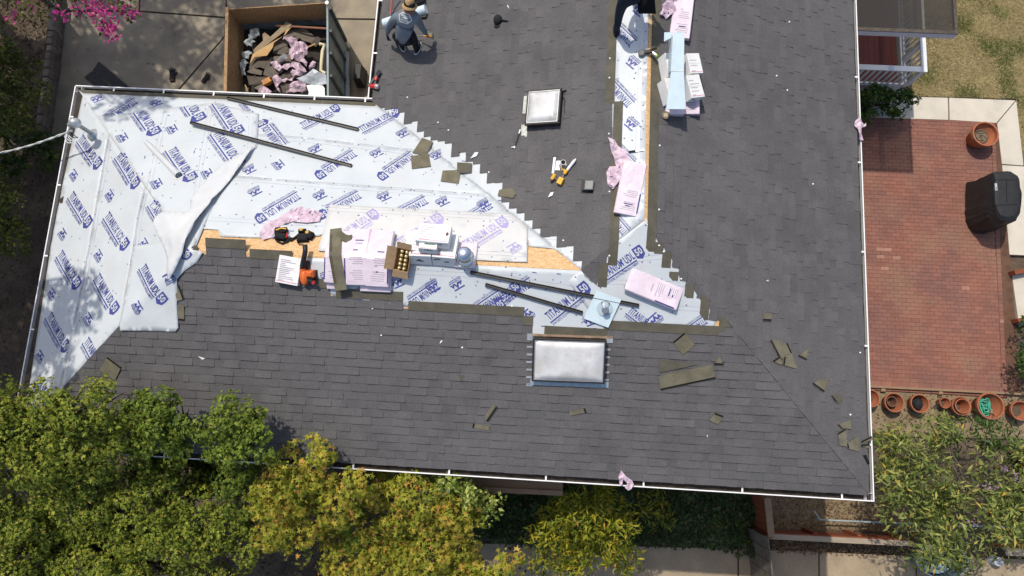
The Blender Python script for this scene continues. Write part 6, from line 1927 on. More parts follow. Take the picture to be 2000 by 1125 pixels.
def tree(name, label, cat, lobes, base, leafkind, leafsize, m_, per, sub_r, leaf_per, seed, trunk_r=.14, m_b=None, group=None, flat=.6, flop=.5, dirs=True, limbs=True, thin=1):
    base = Vector(base)
    t = thing(name, label, cat, Matrix.Translation(base), group)
    L0 = [((c[0] - base.x, c[1] - base.y, c[2] - base.z), r) for c, r in lobes]
    P, N, D = clumpcloud(L0, per, sub_r, leaf_per, seed, flat)
    leaves('foliage', P, N, leafsize, leafkind, m_, t, seed, flop, dirs=D if dirs else None)
    if limbs:
        b = MB()
        rr = random.Random(seed)
        cx = sum(c[0][0] for c in L0) / len(L0); cy = sum(c[0][1] for c in L0) / len(L0); cz_ = min(c[0][2] for c in L0)
        fork = Vector((cx * .45, cy * .45, max(.25, cz_ * .62)))
        b.tube([(0, 0, -.1), fork * .4 + Vector((.05, .03, 0)), fork], [trunk_r * 1.3, trunk_r, trunk_r * .8], 9)
        for k, (c, r) in enumerate(L0):
            if k % thin: continue
            c = Vector(c) - Vector((0, 0, r[2] * .3))
            m = fork.lerp(c, .5) + Vector((rr.uniform(-.12, .12), rr.uniform(-.12, .12), rr.uniform(-.1, .12)))
            b.tube([fork, m, c], [trunk_r * .6, trunk_r * .34, trunk_r * .12], 6)
            for _ in range(3):
                e = c + Vector((rr.uniform(-1, 1) * r[0], rr.uniform(-1, 1) * r[1], rr.uniform(.1, .7) * r[2]))
                b.tube([m.lerp(c, .6), e], [trunk_r * .16, .006], 5)
        b.build('trunk', m_b or m_bark, t)
    return t
def lobefill(poly, step, zfun, r, seed, jit=.35, rz=.7):
    g = random.Random(seed)
    xs = [p[0] for p in poly]; ys = [p[1] for p in poly]
    out = []
    y = min(ys); k = 0
    while y < max(ys):
        x = min(xs) + (step / 2 if k % 2 else 0)
        while x < max(xs):
            px, py = x + g.uniform(-jit, jit) * step, y + g.uniform(-jit, jit) * step
            if inpoly(px, py, poly):
                z = zfun(px, py) + g.uniform(-.35, .35)
                W = at(px, py, z)
                s = r * g.uniform(.75, 1.25)
                out.append((tuple(W), (s, s, s * rz)))
            x += step
        y += step * .87; k += 1
    return out
# lower left: three junipers, their tops leaning over the wing's eave
def zj(px, py): return 6.9 - max(0, (py - 800)) * .0062
ja = [(-120, 770), (0, 772), (60, 765), (130, 770), (215, 800), (262, 850), (240, 905), (160, 940), (60, 925), (-120, 960)]
tree('juniper', 'broad green juniper at the low end of the wing, its sprays over the gutter', 'tree', lobefill(ja, 50, zj, .36, 1), at(60, 860, 0).xy.to_3d(), 'spray', .062, m_jun, 76, .17, 46, 101, .17, flop=.3)
jb = [(262, 790), (300, 785), (330, 790), (400, 790), (450, 805), (500, 830), (530, 860), (520, 900), (470, 895), (440, 850), (390, 840), (330, 850), (295, 870), (275, 830)]
jb2 = [(470, 900), (530, 890), (525, 960), (480, 1000), (440, 960)]
tree('juniper', 'juniper with a bare dark trunk showing, arching over the roof edge', 'tree', lobefill(jb, 36, lambda x, y: 7.0 - max(0, y - 820) * .004, .29, 2) + lobefill(jb2, 44, lambda x, y: 5.6, .32, 12) + lobefill([(270, 890), (360, 880), (450, 890), (480, 960), (330, 965), (260, 930)], 46, lambda x, y: 4.2, .34, 19) + lobefill([(255, 848), (352, 842), (352, 884), (262, 896)], 34, lambda x, y: 6.5, .27, 20) + lobefill([(402, 842), (452, 846), (490, 890), (405, 894)], 34, lambda x, y: 6.5, .27, 21), at(398, 930, 0).xy.to_3d(), 'spray', .06, m_jun2, 80, .145, 44, 102, .13, flop=.3)
jc = [(-150, 960), (60, 950), (150, 930), (250, 920), (330, 930), (400, 950), (450, 1000), (520, 1040), (480, 1180), (-150, 1200)]
tree('juniper', 'largest juniper along the bottom edge, in front of the maple', 'tree', lobefill(jc, 60, lambda x, y: 5.3 - max(0, y - 960) * .004 + .5 * noise.noise(Vector((x * .02, y * .02, 0))), .42, 3), at(200, 1040, 0).xy.to_3d(), 'spray', .062, m_jun, 70, .18, 50, 103, .18, flop=.3)
# yellowing maples
ma = [(555, 905), (590, 890), (610, 885), (640, 880), (668, 895), (672, 925), (720, 935), (740, 960), (700, 990), (640, 1010), (600, 1060), (545, 1085), (520, 1060), (490, 1000), (505, 960), (530, 930)]
tree('maple', 'yellow orange maple whose tips touch the long gutter', 'tree', lobefill(ma, 40, lambda x, y: 6.3 - max(0, y - 900) * .007, .30, 4), at(600, 1030, 0).xy.to_3d(), 'star', .062, m_map, 120, .15, 17, 104, .07, m_barkl, flop=.35, dirs=False)
mb_ = [(735, 945), (790, 935), (820, 960), (860, 985), (905, 1000), (945, 1050), (1000, 1085), (1000, 1160), (860, 1180), (700, 1180), (655, 1130), (650, 1070), (690, 1020), (700, 985)]
tree('maple', 'wider yellow green maple spreading to the front path', 'tree', lobefill(mb_, 46, lambda x, y: 5.4 - max(0, y - 950) * .006, .34, 5), at(830, 1060, 0).xy.to_3d(), 'star', .062, m_map, 105, .16, 17, 105, .08, m_barkl, flop=.35, dirs=False)
mg = [(560, 960), (600, 955), (620, 1010), (700, 950), (760, 985), (820, 1000), (790, 1040), (640, 1060), (570, 1040)]
tree('maple', 'greener maple half hidden under the two yellow maples', 'tree', lobefill(mg, 55, lambda x, y: 4.4, .32, 6), at(690, 1010, 0).xy.to_3d(), 'star', .07, m_mapg, 70, .18, 15, 106, .06, m_barkl, flop=.4, dirs=False)
# pale variegated shrub climbing to the gutter
va = [(785, 922), (800, 920), (815, 935), (835, 940), (860, 928), (882, 930), (905, 945), (950, 958), (975, 965), (985, 985), (978, 1000), (960, 1015), (950, 1040), (920, 1015), (880, 1000), (845, 985), (822, 965)]
tree('variegated_shrub', 'tall pale green variegated shrub beside the awning shelf', 'shrub', lobefill(va, 30, lambda x, y: 5.6 - max(0, y - 930) * .012, .20, 7), at(890, 985, 0).xy.to_3d(), 'oval', .085, m_var, 190, .11, 16, 107, .05, flop=.45)
# yellow green bush by the front path
ba = [(1090, 965), (1125, 955), (1150, 965), (1200, 985), (1222, 1010), (1230, 1050), (1245, 1062), (1200, 1095), (1150, 1110), (1120, 1150), (1070, 1140), (1055, 1080), (1030, 1045), (1050, 1010), (1085, 1000)]
tree('bamboo_bush', 'rounded yellow green bush with narrow leaves over the front path', 'bush', lobefill(ba, 38, lambda x, y: 4.3 - max(0, y - 965) * .011, .30, 8), at(1140, 1050, 0).xy.to_3d(), 'lance', .125, m_bam, 95, .2, 24, 108, .03, flop=.4)
bb = [(1240, 985), (1300, 975), (1310, 1010), (1280, 1030), (1262, 1020)]
tree('bamboo_bush', 'thin sprig of yellow green narrow leaves rising from the ivy bed', 'bush', lobefill(bb, 45, lambda x, y: 1.6, .22, 9), at(1278, 1005, 0).xy.to_3d(), 'lance', .125, m_bam, 70, .2, 18, 109, .02, flop=.4)
# butterfly bush and dark shrub below the patio
bu = [(1725, 850), (1760, 830), (1830, 825), (1880, 850), (1850, 880), (1870, 930), (1930, 900), (1980, 890), (2080, 900), (2080, 1040), (1960, 1050), (1950, 1080), (1880, 1090), (1800, 1085), (1790, 1040), (1750, 1000), (1730, 950), (1715, 900)]
tree('butterfly_bush', 'big loose grey green butterfly bush past the house corner', 'bush', lobefill(bu, 52, lambda x, y: 2.3 + .4 * noise.noise(Vector((x * .02, y * .02, 3))), .36, 10), at(1880, 970, 0).xy.to_3d(), 'lance', .14, m_but, 74, .22, 25, 110, .04, m_barkl, flop=.5)
b = MB()
g = np.random.default_rng(5)
ctr = [at(px, py, 2.75) for px, py in ((1930, 950), (1944, 953), (1905, 1022), (1958, 915), (1985, 930))]
P = np.vstack([np.array(c) + g.normal(0, .05, (12, 3)) for c in ctr])
o = leaves('blossom_spikes', P, np.tile([0, 0, 1.], (len(P), 1)), .05, 'oval', lmat('lilac_petal', [(0, (0.25, 0.14, 0.25)), (1, (0.36, 0.24, 0.33))]), bpy.data.objects['butterfly_bush'], 6)
o.location = -bpy.data.objects['butterfly_bush'].location
ds = [(1855, 840), (1900, 815), (1950, 830), (1990, 870), (2040, 900), (2040, 960), (1960, 900), (1900, 880)]
tree('dark_shrub', 'dense dark green shrub in front of the pot row', 'shrub', lobefill(ds, 44, lambda x, y: 1.5, .32, 11), at(1930, 865, 0).xy.to_3d(), 'lance', .13, m_dkg, 90, .2, 16, 111, .04, flop=.45)
ds2 = [(1985, 640), (2040, 620), (2060, 700), (2040, 770), (2000, 740), (1990, 690)]
tree('dark_shrub', 'dark green shrub at the far edge of the brick patio', 'shrub', lobefill(ds2, 34, lambda x, y: .8, .24, 13), at(2020, 690, 0).xy.to_3d(), 'oval', .08, m_dkg, 120, .14, 15, 112, .03)
dk = [(1660, 180), (1740, 178), (1775, 186), (1783, 200), (1768, 220), (1735, 240), (1690, 240), (1650, 236)]
tree('dark_shrub', 'dark green shrub crouching under the deck railing by the patio', 'shrub', lobefill(dk, 26, lambda x, y: .75, .22, 14), at(1725, 208, 0).xy.to_3d(), 'spray', .10, m_dkg, 130, .14, 14, 113, .03)
# left bank: hedges, ivy, flowering tree
h1 = [(-120, 70), (5, 80), (40, 105), (65, 140), (76, 185), (60, 225), (20, 250), (-120, 260)]
tree('hedge_bush', 'olive green hedge bush on the bank above the stone wall', 'bush', lobefill(h1, 40, lambda x, y: 2.2, .36, 15), at(0, 165, 0).xy.to_3d(), 'oval', .09, m_hedge, 110, .18, 20, 114, .05)
h2 = [(-100, 330), (0, 335), (25, 355), (40, 400), (38, 450), (25, 490), (0, 500), (-100, 520)]
tree('hedge_bush', 'olive green hedge bush below the ivy, near the shaded side of the wing', 'bush', lobefill(h2, 38, lambda x, y: 2.0, .33, 16), at(-10, 420, 0).xy.to_3d(), 'oval', .09, m_hedge, 110, .18, 20, 115, .05)
iv = [(-80, 265), (40, 262), (80, 250), (118, 250), (124, 285), (110, 315), (60, 330), (0, 330), (-80, 330)]
tree('ivy', 'big leaved ivy patch beneath the service cable', 'ivy', lobefill(iv, 34, lambda x, y: .9, .26, 17), at(50, 290, 0).xy.to_3d(), 'oval', .16, lmat('big_ivy_leaf', [(0, (0.02, 0.04, 0.01)), (.6, (0.05, 0.085, 0.016)), (1, (0.10, 0.14, 0.025))], .2, rough=.45), 60, .16, 12, 116, .03, limbs=False, flop=.35)
fl_ = [(-60, -40), (60, -30), (150, -60), (220, -40), (230, 10), (200, 12), (120, 20), (60, 15), (0, 25), (-60, 40)]
tr_ = tree('crape_myrtle', 'tree with magenta flower sprays hanging over the drive corner', 'tree', lobefill(fl_, 52, lambda x, y: 4.4, .38, 18), at(60, -30, 0).xy.to_3d(), 'oval', .075, m_hedge, 55, .18, 16, 117, .08)
g = np.random.default_rng(9)
cl = []
for (px, py, k, s) in ((195, 5, 30, 15), (205, 30, 34, 11), (212, 52, 34, 10), (218, 70, 16, 7), (180, 18, 26, 10), (240, 12, 10, 8), (262, 26, 14, 7), (150, 22, 8, 8), (110, 22, 6, 6), (125, 32, 7, 6), (25, 28, 8, 9), (225, -10, 25, 14), (160, -10, 18, 16), (60, 5, 6, 12)):
    for _ in range(k * 3):
        W = at(px + g.normal(0, s), py + g.normal(0, s), 4.5 + g.normal(0, .12)); cl.append(tuple(W - tr_.location))
cl = np.array(cl)
leaves('flower_sprays', cl, np.tile([0, 0, 1.], (len(cl), 1)), .075, 'oval', m_petal, tr_, 10, .7)
gl = []
for (px, py, k, s) in ((243, 14, 40, 10), (258, 22, 20, 9), (205, 40, 16, 10)):
    for _ in range(k):
        W = at(px + g.normal(0, s), py + g.normal(0, s), 4.4 + g.normal(0, .1)); gl.append(tuple(W - tr_.location))
gl = np.array(gl)
leaves('hanging_leaves', gl, np.tile([0, 0, 1.], (len(gl), 1)), .08, 'oval', m_hedge, tr_, 11, .7)
b = MB()
for (a, c) in (((150, -20), (222, 75)), ((200, -10), (268, 30)), ((100, -20), (130, 35))):
    p, q = at(*a, 4.3) - tr_.location, at(*c, 4.4) - tr_.location
    b.tube([p, p.lerp(q, .5) + Vector((0, 0, .12)), q], [.02, .014, .005], 5)
b.build('branch', m_bark, tr_, kind='stuff')
# tall trees beyond the frame on the sunny side, which dapple the drive and the wing
def tall(label, x, y, z, n, sd, spread, top, bx, by):
    g = random.Random(sd)
    lob = [((x + g.gauss(0, spread), y + g.gauss(0, spread), z + g.uniform(-1.0, top)), ((.8 if sd in (202, 203) or sd > 209 else .5) * g.uniform(.7, 1.2),) * 2 + (.5,)) for _ in range(n)]
    tree('shade_tree', label, 'tree', lob, (bx, by, 0), 'oval', .17, m_hedge, 24, .3, 24, sd, .22)
tall('tall leafy tree on the bank past the drive, shading the wing', -15.7, 4.5, 12.2, 10, 201, .5, .7, -23.5, 6.5)
tall('tall leafy tree whose shade touches the wing corner by the mast', -14.9, 9.0, 12.0, 3, 204, .4, .4, -23.5, 9.5)
tall('second tall leafy tree farther up the bank by the drive', -19.6, 14.6, 10.0, 20, 202, 1.35, 1.2, -24.0, 17.0)
tall('third tall leafy tree by the street corner of the drive', -16.6, 15.6, 9.0, 9, 203, .8, .8, -20.0, 21.0)
for k_, yy in enumerate((1.5, 5.0, 8.5, 13.0)):
    tall(('dense tree on the bank, lowest of the row beside the wing', 'dense tree on the bank, second of the row beside the wing', 'dense tree on the bank, third of the row beside the wing', 'dense tree on the bank, last of the row near the drive')[k_], -21.8, yy, 9.0, 34, 210 + k_, 1.0, 2.0, -23.5, yy)
# ivy bed below the long eave, fallen leaves, twigs
def cover(name, label, cat, poly, n, kind, size, m_, z0, z1, seed):
    g = np.random.default_rng(seed)
    W = [at(p[0], p[1], 0.1) for p in poly]
    Q = [(p.x, p.y) for p in W]
    x0 = min(p[0] for p in Q); x1 = max(p[0] for p in Q); y0 = min(p[1] for p in Q); y1 = max(p[1] for p in Q)
    P = np.column_stack([g.uniform(x0, x1, n), g.uniform(y0, y1, n)])
    P = P[[inpoly(p[0], p[1], Q) for p in P]]
    hN = np.array([noise.noise(Vector((p[0] * 2.2, p[1] * 2.2, seed))) for p in P])
    z = z0 + (z1 - z0) * np.clip(.5 + hN, 0, 1) + g.uniform(-.04, .05, len(P))
    C = np.column_stack([P, z])
    o = leaves(name, C, np.tile([0, 0, 1.], (len(C), 1)), size, kind, m_, None, seed, .45)
    return tag(o, label, cat, kind='stuff')
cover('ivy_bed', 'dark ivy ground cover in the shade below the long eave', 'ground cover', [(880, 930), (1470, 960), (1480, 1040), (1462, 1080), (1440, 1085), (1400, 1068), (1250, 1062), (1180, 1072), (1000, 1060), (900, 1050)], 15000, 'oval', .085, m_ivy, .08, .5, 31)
cover('leaf_litter', 'dry fallen leaves on the mulch bed by the house corner', 'leaf litter', [(1480, 960), (1730, 930), (1790, 1040), (1500, 1034)], 4200, 'oval', .05, m_lit, .03, .05, 32)
cover('leaf_litter', 'dry fallen leaves along the strip between fence and front path', 'leaf litter', [(1512, 1055), (1800, 1062), (1800, 1090), (1512, 1080)], 1500, 'oval', .06, m_lit, .03, .06, 33)
cover('leaf_litter', 'fallen leaves and twigs on the bank above the stone wall', 'leaf litter', [(-60, -60), (100, -40), (85, 110), (60, 260), (-60, 270)], 3600, 'oval', .07, m_litshade, .0, .05, 34)
cover('leaf_litter', 'fallen leaves in the dark strip beside the wing', 'leaf litter', [(-60, 320), (140, 250), (60, 760), (-60, 780)], 3200, 'oval', .06, m_litshade, .0, .04, 35)
cover('leaf_litter', 'dry leaves on the bare earth around the pots', 'leaf litter', [(1700, 765), (2060, 780), (2060, 850), (1700, 850)], 1500, 'oval', .045, m_lit, .03, .045, 36)
cover('leaf_litter', 'scattered leaves on the old driveway slabs', 'leaf litter', [(110, 30), (430, 40), (430, 170), (100, 170)], 130, 'oval', .05, m_lit, .055, .06, 37)
cover('tree_litter', 'dark leaf litter under the maples and junipers', 'leaf litter', [(-100, 780), (900, 930), (1000, 1060), (1060, 1120), (900, 1200), (-100, 1200)], 9000, 'oval', .07, m_litshade, .0, .05, 38)
# ------------------------------------------------------------------ people
m_shirt = mat('grey_shirt', (0.155, 0.185, 0.215), .85, scale=5, col2=(0.135, 0.16, 0.19), bump=.35, bscale=16)
m_pants = mat('black_trousers', (0.014, 0.015, 0.018), .85, var=.3, scale=8, bump=.3, bscale=30)
m_navyc = mat('navy_trousers', (0.012, 0.022, 0.038), .85, var=.25, scale=6, bump=.5, bscale=14)
m_skin = mat('skin', (0.30, 0.16, 0.10), .55, var=.08)
m_hair = mat('dark_hair', (0.012, 0.009, 0.008), .7)
m_glove = mat('glove_knit', (0.02, 0.022, 0.024), .85, var=.2)
m_glovep = mat('glove_palm_tan', (0.24, 0.24, 0.17), .8, var=.2)
m_straw = mat('straw_hat', (0.52, 0.35, 0.17), .8, scale=20, col2=(0.42, 0.27, 0.12), bump=.4, bscale=60)
m_band = mat('hat_band', (0.06, 0.035, 0.02), .7)

def skinned(name, J, E, R, mats_, pick, parent, levels=2, root=0):
    me = bpy.data.meshes.new(name)
    me.from_pydata([tuple(p) for p in J], E, [])
    o = bpy.data.objects.new(name, me); COL.objects.link(o)
    md = o.modifiers.new('skin', 'SKIN'); md.use_smooth_shade = True
    sv = me.skin_vertices[0].data
    for i, r_ in enumerate(R):
        sv[i].radius = (r_, r_) if not isinstance(r_, tuple) else r_
        sv[i].use_root = (i == root)
    ss = o.modifiers.new('sub', 'SUBSURF'); ss.levels = levels; ss.render_levels = levels
    dg = bpy.context.evaluated_depsgraph_get(); dg.update()
    m2 = bpy.data.meshes.new_from_object(o.evaluated_get(dg))
    bpy.data.objects.remove(o)
    m2.name = name
    m2.materials.clear()
    for q in mats_: m2.materials.append(q)
    JJ = [Vector(p) for p in J]
    for p in m2.polygons:
        c = p.center
        best = None
        for k, (a, b_) in enumerate(E):
            A, B = JJ[a], JJ[b_]
            t = max(0, min(1, (c - A).dot(B - A) / max(1e-9, (B - A).length_squared)))
            d = (c - A - (B - A) * t).length - (R[a] if not isinstance(R[a], tuple) else R[a][0]) * .5
            if best is None or d < best[0]: best = (d, k, t)
        p.material_index = pick(best[1], best[2])
        p.use_smooth = True
    o = bpy.data.objects.new(name, m2); COL.objects.link(o)
    o.parent = parent
    return o

def hand(parent, W, fwd, up, m_, curl=.6, s=1.0):
    """palm with four curled fingers and a side thumb; one mesh"""
    f = Vector(fwd).normalized(); u = Vector(up); u = (u - f * u.dot(f)).normalized(); x = f.cross(u)
    M = Matrix((x, f, u)).transposed().to_4x4(); M.translation = Vector(W)
    b = MB()
    b.bbox(-.042 * s, 0, -.014 * s, .042 * s, .095 * s, .014 * s, .009 * s)
    for k, (xx, L) in enumerate(((-.033, .07), (-.011, .08), (.011, .075), (.033, .058))):
        xx *= s; L *= s
        b.tube([(xx, .088 * s, 0), (xx, .088 * s + L * .45, -.012 * s * curl * 2), (xx, .088 * s + L * .62, -.045 * s * curl), (xx, .088 * s + L * .5, -.075 * s * curl)], [.0105 * s, .0098 * s, .009 * s, .007 * s], 8)
    b.tube([(-.036 * s, .02 * s, -.004), (-.068 * s, .05 * s, -.02 * s), (-.062 * s, .085 * s, -.045 * s)], [.014 * s, .012 * s, .009 * s], 8)
    return b.build('hand', m_, parent, M, smooth=False)

# the crouching roofer, seen from behind and above
def Q(px, py, h): return P3(px, py, h)
o0 = P3(797, 90)
man = thing('person', 'person in grey long sleeved shirt and straw hat crouching on the shingles with a hammer', 'person', Matrix.Translation(o0))
J = [Q(790, 79, .36), Q(788, 62, .56), Q(790, 46, .74), Q(796, 31, .88), Q(799, 19, .97), Q(800, 11, 1.05),       # 0 pelvis .. 5 head
     Q(773, 34, .84), Q(761, 49, .58), Q(757, 65, .36),                                                             # 6-8 left arm
     Q(814, 36, .82), Q(823, 52, .58), Q(833, 67, .32),                                                             # 9-11 right arm
     Q(800, 78, .36), Q(806, 62, .50), Q(813, 97, .10), Q(818, 89, .05),                                            # 12-15 right leg, knee up
     Q(781, 80, .34), Q(772, 66, .12), Q(783, 84, .08), Q(786, 92, .05)]                                            # 16-19 left leg, knee down
E_ = [(0, 1), (1, 2), (2, 3), (3, 4), (4, 5), (3, 6), (6, 7), (7, 8), (3, 9), (9, 10), (10, 11), (0, 12), (12, 13), (13, 14), (14, 15), (0, 16), (16, 17), (17, 18), (18, 19)]
R_ = [(.165, .13), (.155, .12), (.185, .125), (.15, .10), .06, .085, .088, .062, .045, .088, .060, .045, .10, .085, .052, .035, .10, .085, .055, .035]
J = [p - o0 for p in J]
def pick(k, t):
    if k in (0,): return 0 if t > .05 else 1
    if k in (1, 2, 5, 6, 7, 8, 9, 10): return 0
    if k == 3: return 2
    if k == 4: return 2
    return 1
body = skinned('body', J, E_, R_, [m_shirt, m_pants, m_skin], pick, man)
body['label'] = 'body in grey shirt and black trousers'
# hair, hat
hc = J[5]
ax_ = (J[5] - J[3]).normalized()
zq = (ax_ + Vector((0, .5, .7))).normalized()
Mh = zq.to_track_quat('Z', 'Y').to_matrix().to_4x4(); Mh.translation = hc + zq * .03
b = MB(); b.lathe([(.06, -.11), (.095, -.06), (.10, 0), (.09, .05)], 16); b.build('hair', m_hair, man, Mh, smooth=True)
b = MB(); b.lathe([(.092, -.02), (.095, -.03), (.150, -.045), (.153, -.035), (.10, -.012), (.098, .04), (.085, .10), (.06, .125), (.02, .12), (.004, .115)], 24, sx=.86, sy=.96); b.build('straw_hat', m_straw, man, Mh, smooth=True)
b = MB(); b.lathe([(.1005, -.010), (.1015, -.008), (.1005, .022), (.099, .024)], 24, sx=.86, sy=.96); b.build('hat_band', m_band, man, Mh, smooth=True)
for sx_ in (-1, 1):
    b = MB(); b.lathe([(.012, -.03), (.02, 0), (.012, .03)], 8); b.build('ear', m_skin, man, Mh @ Matrix.Translation((sx_ * .098, .01, -.055)))
b = MB(); b.tube([(0, .09, -.05), (0, .118, -.07), (0, .10, -.085)], [.012, .017, .012], 8); b.build('nose', m_skin, man, Mh)
for sx_ in (-1, 1):
    b = MB(); b.lathe([(.014, -.01), (.016, 0), (.01, .012)], 8); b.build('eye', m_wht, man, Mh @ Matrix.Translation((sx_ * .035, .088, -.05)))
b = MB(); b.box(-.028, .088, -.112, .028, .096, -.104); b.build('mouth', mat('lips', (0.25, 0.09, 0.07), .6), man, Mh)
# shoulder print on the back: outlined hexagon with words
def backpt(px, py):                        # a point on the shirt's back under that pixel
    d = ray(px, py)
    ok, loc, nrm, idx = body.ray_cast(CAM - o0, d.normalized())
    return (loc, nrm) if ok else (None, None)
m_tee = mat('shirt_print_white', (0.66, 0.69, 0.70), .7)
cx0, cy0 = 791, 36
hexo = [(779.5, 28.5), (786.5, 24.5), (800, 29.5), (804.5, 40), (795.5, 46), (781, 41.5)]
b = MB()
def strip(a, c, wd=.0075, n=6):
    pts = []
    for i in range(n + 1):
        px = a[0] + (c[0] - a[0]) * i / n; py = a[1] + (c[1] - a[1]) * i / n
        loc, nr = backpt(px, py)
        if loc is None: return
        pts.append((loc + nr * .004, nr))
    for (p, n1), (q, n2) in zip(pts, pts[1:]):
        s_ = n1.cross(q - p).normalized() * wd
        b.add([p - s_, q - s_, q + s_, p + s_], [(0, 1, 2, 3)])
for a, c in zip(hexo, hexo[1:] + hexo[:1]): strip(a, c)
b.build('printed_outline', m_tee, man)
def wordon(s, a, c, h):
    V, F = text_mesh(s, .03)
    dx, dy = c[0] - a[0], c[1] - a[1]
    L = math.hypot(dx, dy); ux, uy = dx / L, dy / L
    b = MB(); W = []
    for p in V:
        px = a[0] + ux * p[0] * L + uy * p[1] * h; py = a[1] + uy * p[0] * L - ux * p[1] * h
        loc, nr = backpt(px, py)
        if loc is None: return
        W.append(loc + nr * .005)
    b.add(W, F); b.build('printed_word', m_tee, man)
wordon('BRIGHT', (784, 30.5), (800.5, 36.5), 3.4)
wordon('STONE', (782.2, 39.0), (796.8, 44.2), 3.4)
b = MB()
loc, nr = backpt(791.5, 34.6)
if loc is not None:
    W = []
    for px, py in ((785.5, 33.2), (790.5, 32.6), (798, 37.3), (792.5, 37.6)):
        l2, n2 = backpt(px, py)
        W.append(l2 + n2 * .004 if l2 is not None else loc)
    b.add(W, [(0, 3, 2, 1)]); b.build('printed_diamond', m_tee, man)
# gloves with fingers
d = (J[8] - J[7]).normalized(); hand(man, J[8] + d * .03, d + Vector((0, 0, -.6)), Vector((-1, -.3, .4)), m_glove, .35, 1.15)
d = (J[11] - J[10]).normalized(); hand(man, J[11] + d * .02, Vector((.6, .15, -.35)), Vector((0, -.2, 1)), m_glovep, 1.0, 1.1)
# shoes
for (a, c, nm) in ((J[14], J[15], 0), (J[18], J[19], 1)):
    f = (c - a); f.z = 0; f.normalize()
    s_ = Vector((-f.y, f.x, 0))
    M = Matrix((f, s_, Vector((0, 0, 1)))).transposed().to_4x4()
    gx = a.lerp(c, .5); W = gx + o0
    M.translation = Vector((gx.x, gx.y, roof_z(W.x, W.y) - o0.z + .03))
    b = MB(); b.lathe([(.13, 0), (.135, .012), (.13, .024)], 18, sx=1.0, sy=.40); b.build('shoe_sole', m_wht, man, M)
    b = MB(); b.lathe([(.122, .025), (.115, .06), (.07, .09), (.02, .095)], 16, sx=1.0, sy=.38); b.build('shoe', m_blk, man, M, smooth=True)
# the hammer he holds (a thing of its own)
p, q = Q(808, 70, .10), Q(842, 71, .30)
t = thing('hammer', 'hammer with an orange grip held by the crouching worker', 'hammer', Matrix.Translation(p))
v = q - p
b = MB(); b.tube([v * .05, v * .58], .010, 8); b.build('steel_neck', m_alum, t)
b = MB(); b.tube([v * .59, v * 1.0], [.016, .018], 8); b.build('grip', mat('orange_grip', (0.68, 0.28, 0.03), .5), t)
b = MB(); b.tube([(-.01, .07, .0), (0, 0, 0), (.01, -.06, -.01)], [.016, .018, .02], 8); b.build('head', m_alum, t)

# the standing roofer: legs and lower back show at the picture's top edge
o1 = P3(1203, 66)
man2 = thing('person', 'person in dark navy clothes standing by the ridge underlayment, only legs and back in view', 'person', Matrix.Translation(o1))
def K(px, py, h): return P3(px, py, h) - o1
A0 = K(1203, 66, .06)
J = [Vector((.10, .06, .92)), Vector((.14, .18, 1.14)), Vector((.18, .34, 1.32)), Vector((.20, .46, 1.42)), Vector((.20, .52, 1.49)), Vector((.20, .57, 1.58)),
     Vector((.0, .40, 1.36)), Vector((-.06, .50, 1.10)), Vector((.06, .62, .90)), Vector((.40, .42, 1.34)), Vector((.50, .40, 1.06)), Vector((.44, .44, .80)),
     Vector((.0, .03, .88)), Vector((-.01, .05, .48)), Vector((.0, -.01, .10)), Vector((.0, .13, .05)),
     Vector((.20, .08, .88)), Vector((.24, .42, .55)), Vector((.26, .55, .20)), Vector((.26, .69, .16))]
W = [p + o1 for p in J]
for i in (14, 15, 18, 19):
    J[i].z = roof_z(W[i].x, W[i].y) - o1.z + (.11 if i in (14, 18) else .06)
R2 = [(.165, .13), (.155, .115), (.19, .125), (.15, .10), .058, .085, .08, .055, .042, .08, .055, .042, .10, .075, .05, .038, .10, .075, .05, .038]
def pick2(k, t):
    return 1 if k in (3, 4) else 0
body2 = skinned('body', J, E_, R2, [m_navyc, m_skin], pick2, man2)
Mh = Matrix.Translation(J[5])
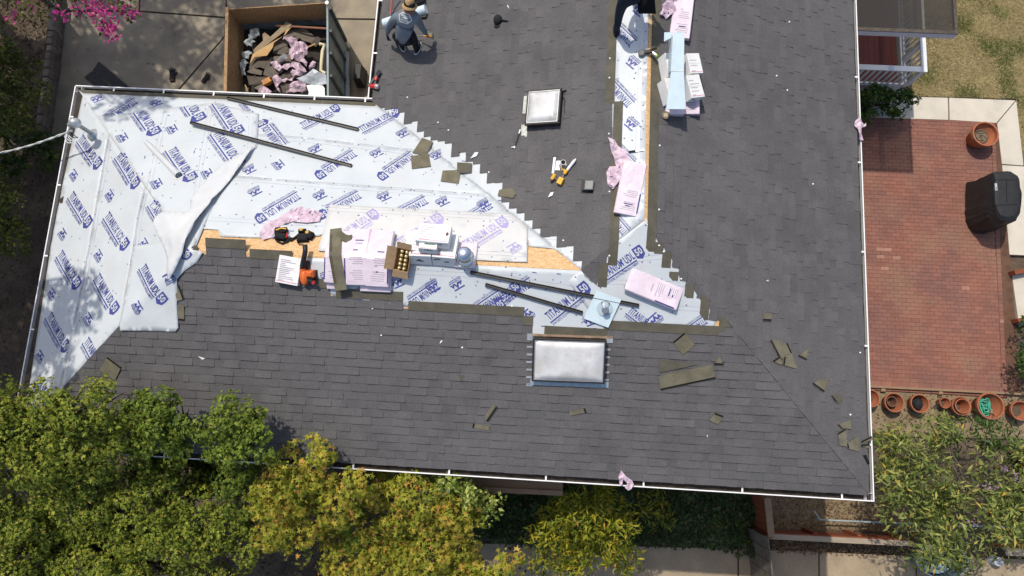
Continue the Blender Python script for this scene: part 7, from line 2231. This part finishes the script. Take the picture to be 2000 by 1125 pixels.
b = MB(); b.lathe([(.07, -.06), (.10, -.01), (.10, .05), (.07, .10), (.01, .12)], 16); b.build('hair', m_hair, man2, Mh, smooth=True)
for sx_ in (-1, 1):
    b = MB(); b.lathe([(.012, -.03), (.02, 0), (.012, .03)], 8); b.build('ear', m_skin, man2, Mh @ Matrix.Translation((sx_ * .095, .02, -.03)))
b = MB(); b.tube([(0, .085, -.02), (0, .115, -.045), (0, .09, -.06)], [.012, .017, .012], 8); b.build('nose', m_skin, man2, Mh)
d = (J[8] - J[7]).normalized(); hand(man2, J[8], d, Vector((-1, 0, .2)), m_glove, .5, 1.0)
d = (J[11] - J[10]).normalized(); hand(man2, J[11], d, Vector((1, 0, .2)), m_glove, .9, 1.0)
for (a, c) in ((J[14], J[15]), (J[18], J[19])):
    f = (c - a); f.z = 0; f.normalize(); s_ = Vector((-f.y, f.x, 0))
    M = Matrix((f, s_, Vector((0, 0, 1)))).transposed().to_4x4(); gx = a.lerp(c, .5); W = gx + o1
    M.translation = Vector((gx.x, gx.y, roof_z(W.x, W.y) - o1.z + .025))
    b = MB(); b.lathe([(.14, 0), (.145, .02), (.13, .06), (.08, .09), (.02, .095)], 16, sx=1.0, sy=.38); b.build('boot', m_blk, man2, M, smooth=True)
# the black shingle sheet held out at his side
pts = [P3(1242, -14, .55), P3(1277, -16, .55), P3(1281, 27, .30), P3(1247, 27, .30)]
c = sum(pts, Vector()) / 4
b = MB(); lo = [p - c for p in pts]; hi = [p + Vector((0, 0, .012)) for p in lo]
b.add(lo + hi, [(0, 1, 2, 3), (7, 6, 5, 4), (0, 4, 5, 1), (1, 5, 6, 2), (2, 6, 7, 3), (3, 7, 4, 0)])
o = b.build('shingle_sheet', m_dark, None, Matrix.Translation(c)); tag(o, 'black backed shingle held out by the standing worker', 'shingle')
b = MB(); s0, s1 = lo[0].lerp(lo[1], .42), lo[3].lerp(lo[2], .42); e0, e1 = lo[0].lerp(lo[1], .5), lo[3].lerp(lo[2], .5); up = Vector((0, 0, .0135))
b.add([s0 + up, s1 + up, e1 + up, e0 + up], [(0, 1, 2, 3)]); b.build('release_strip', m_black, o)
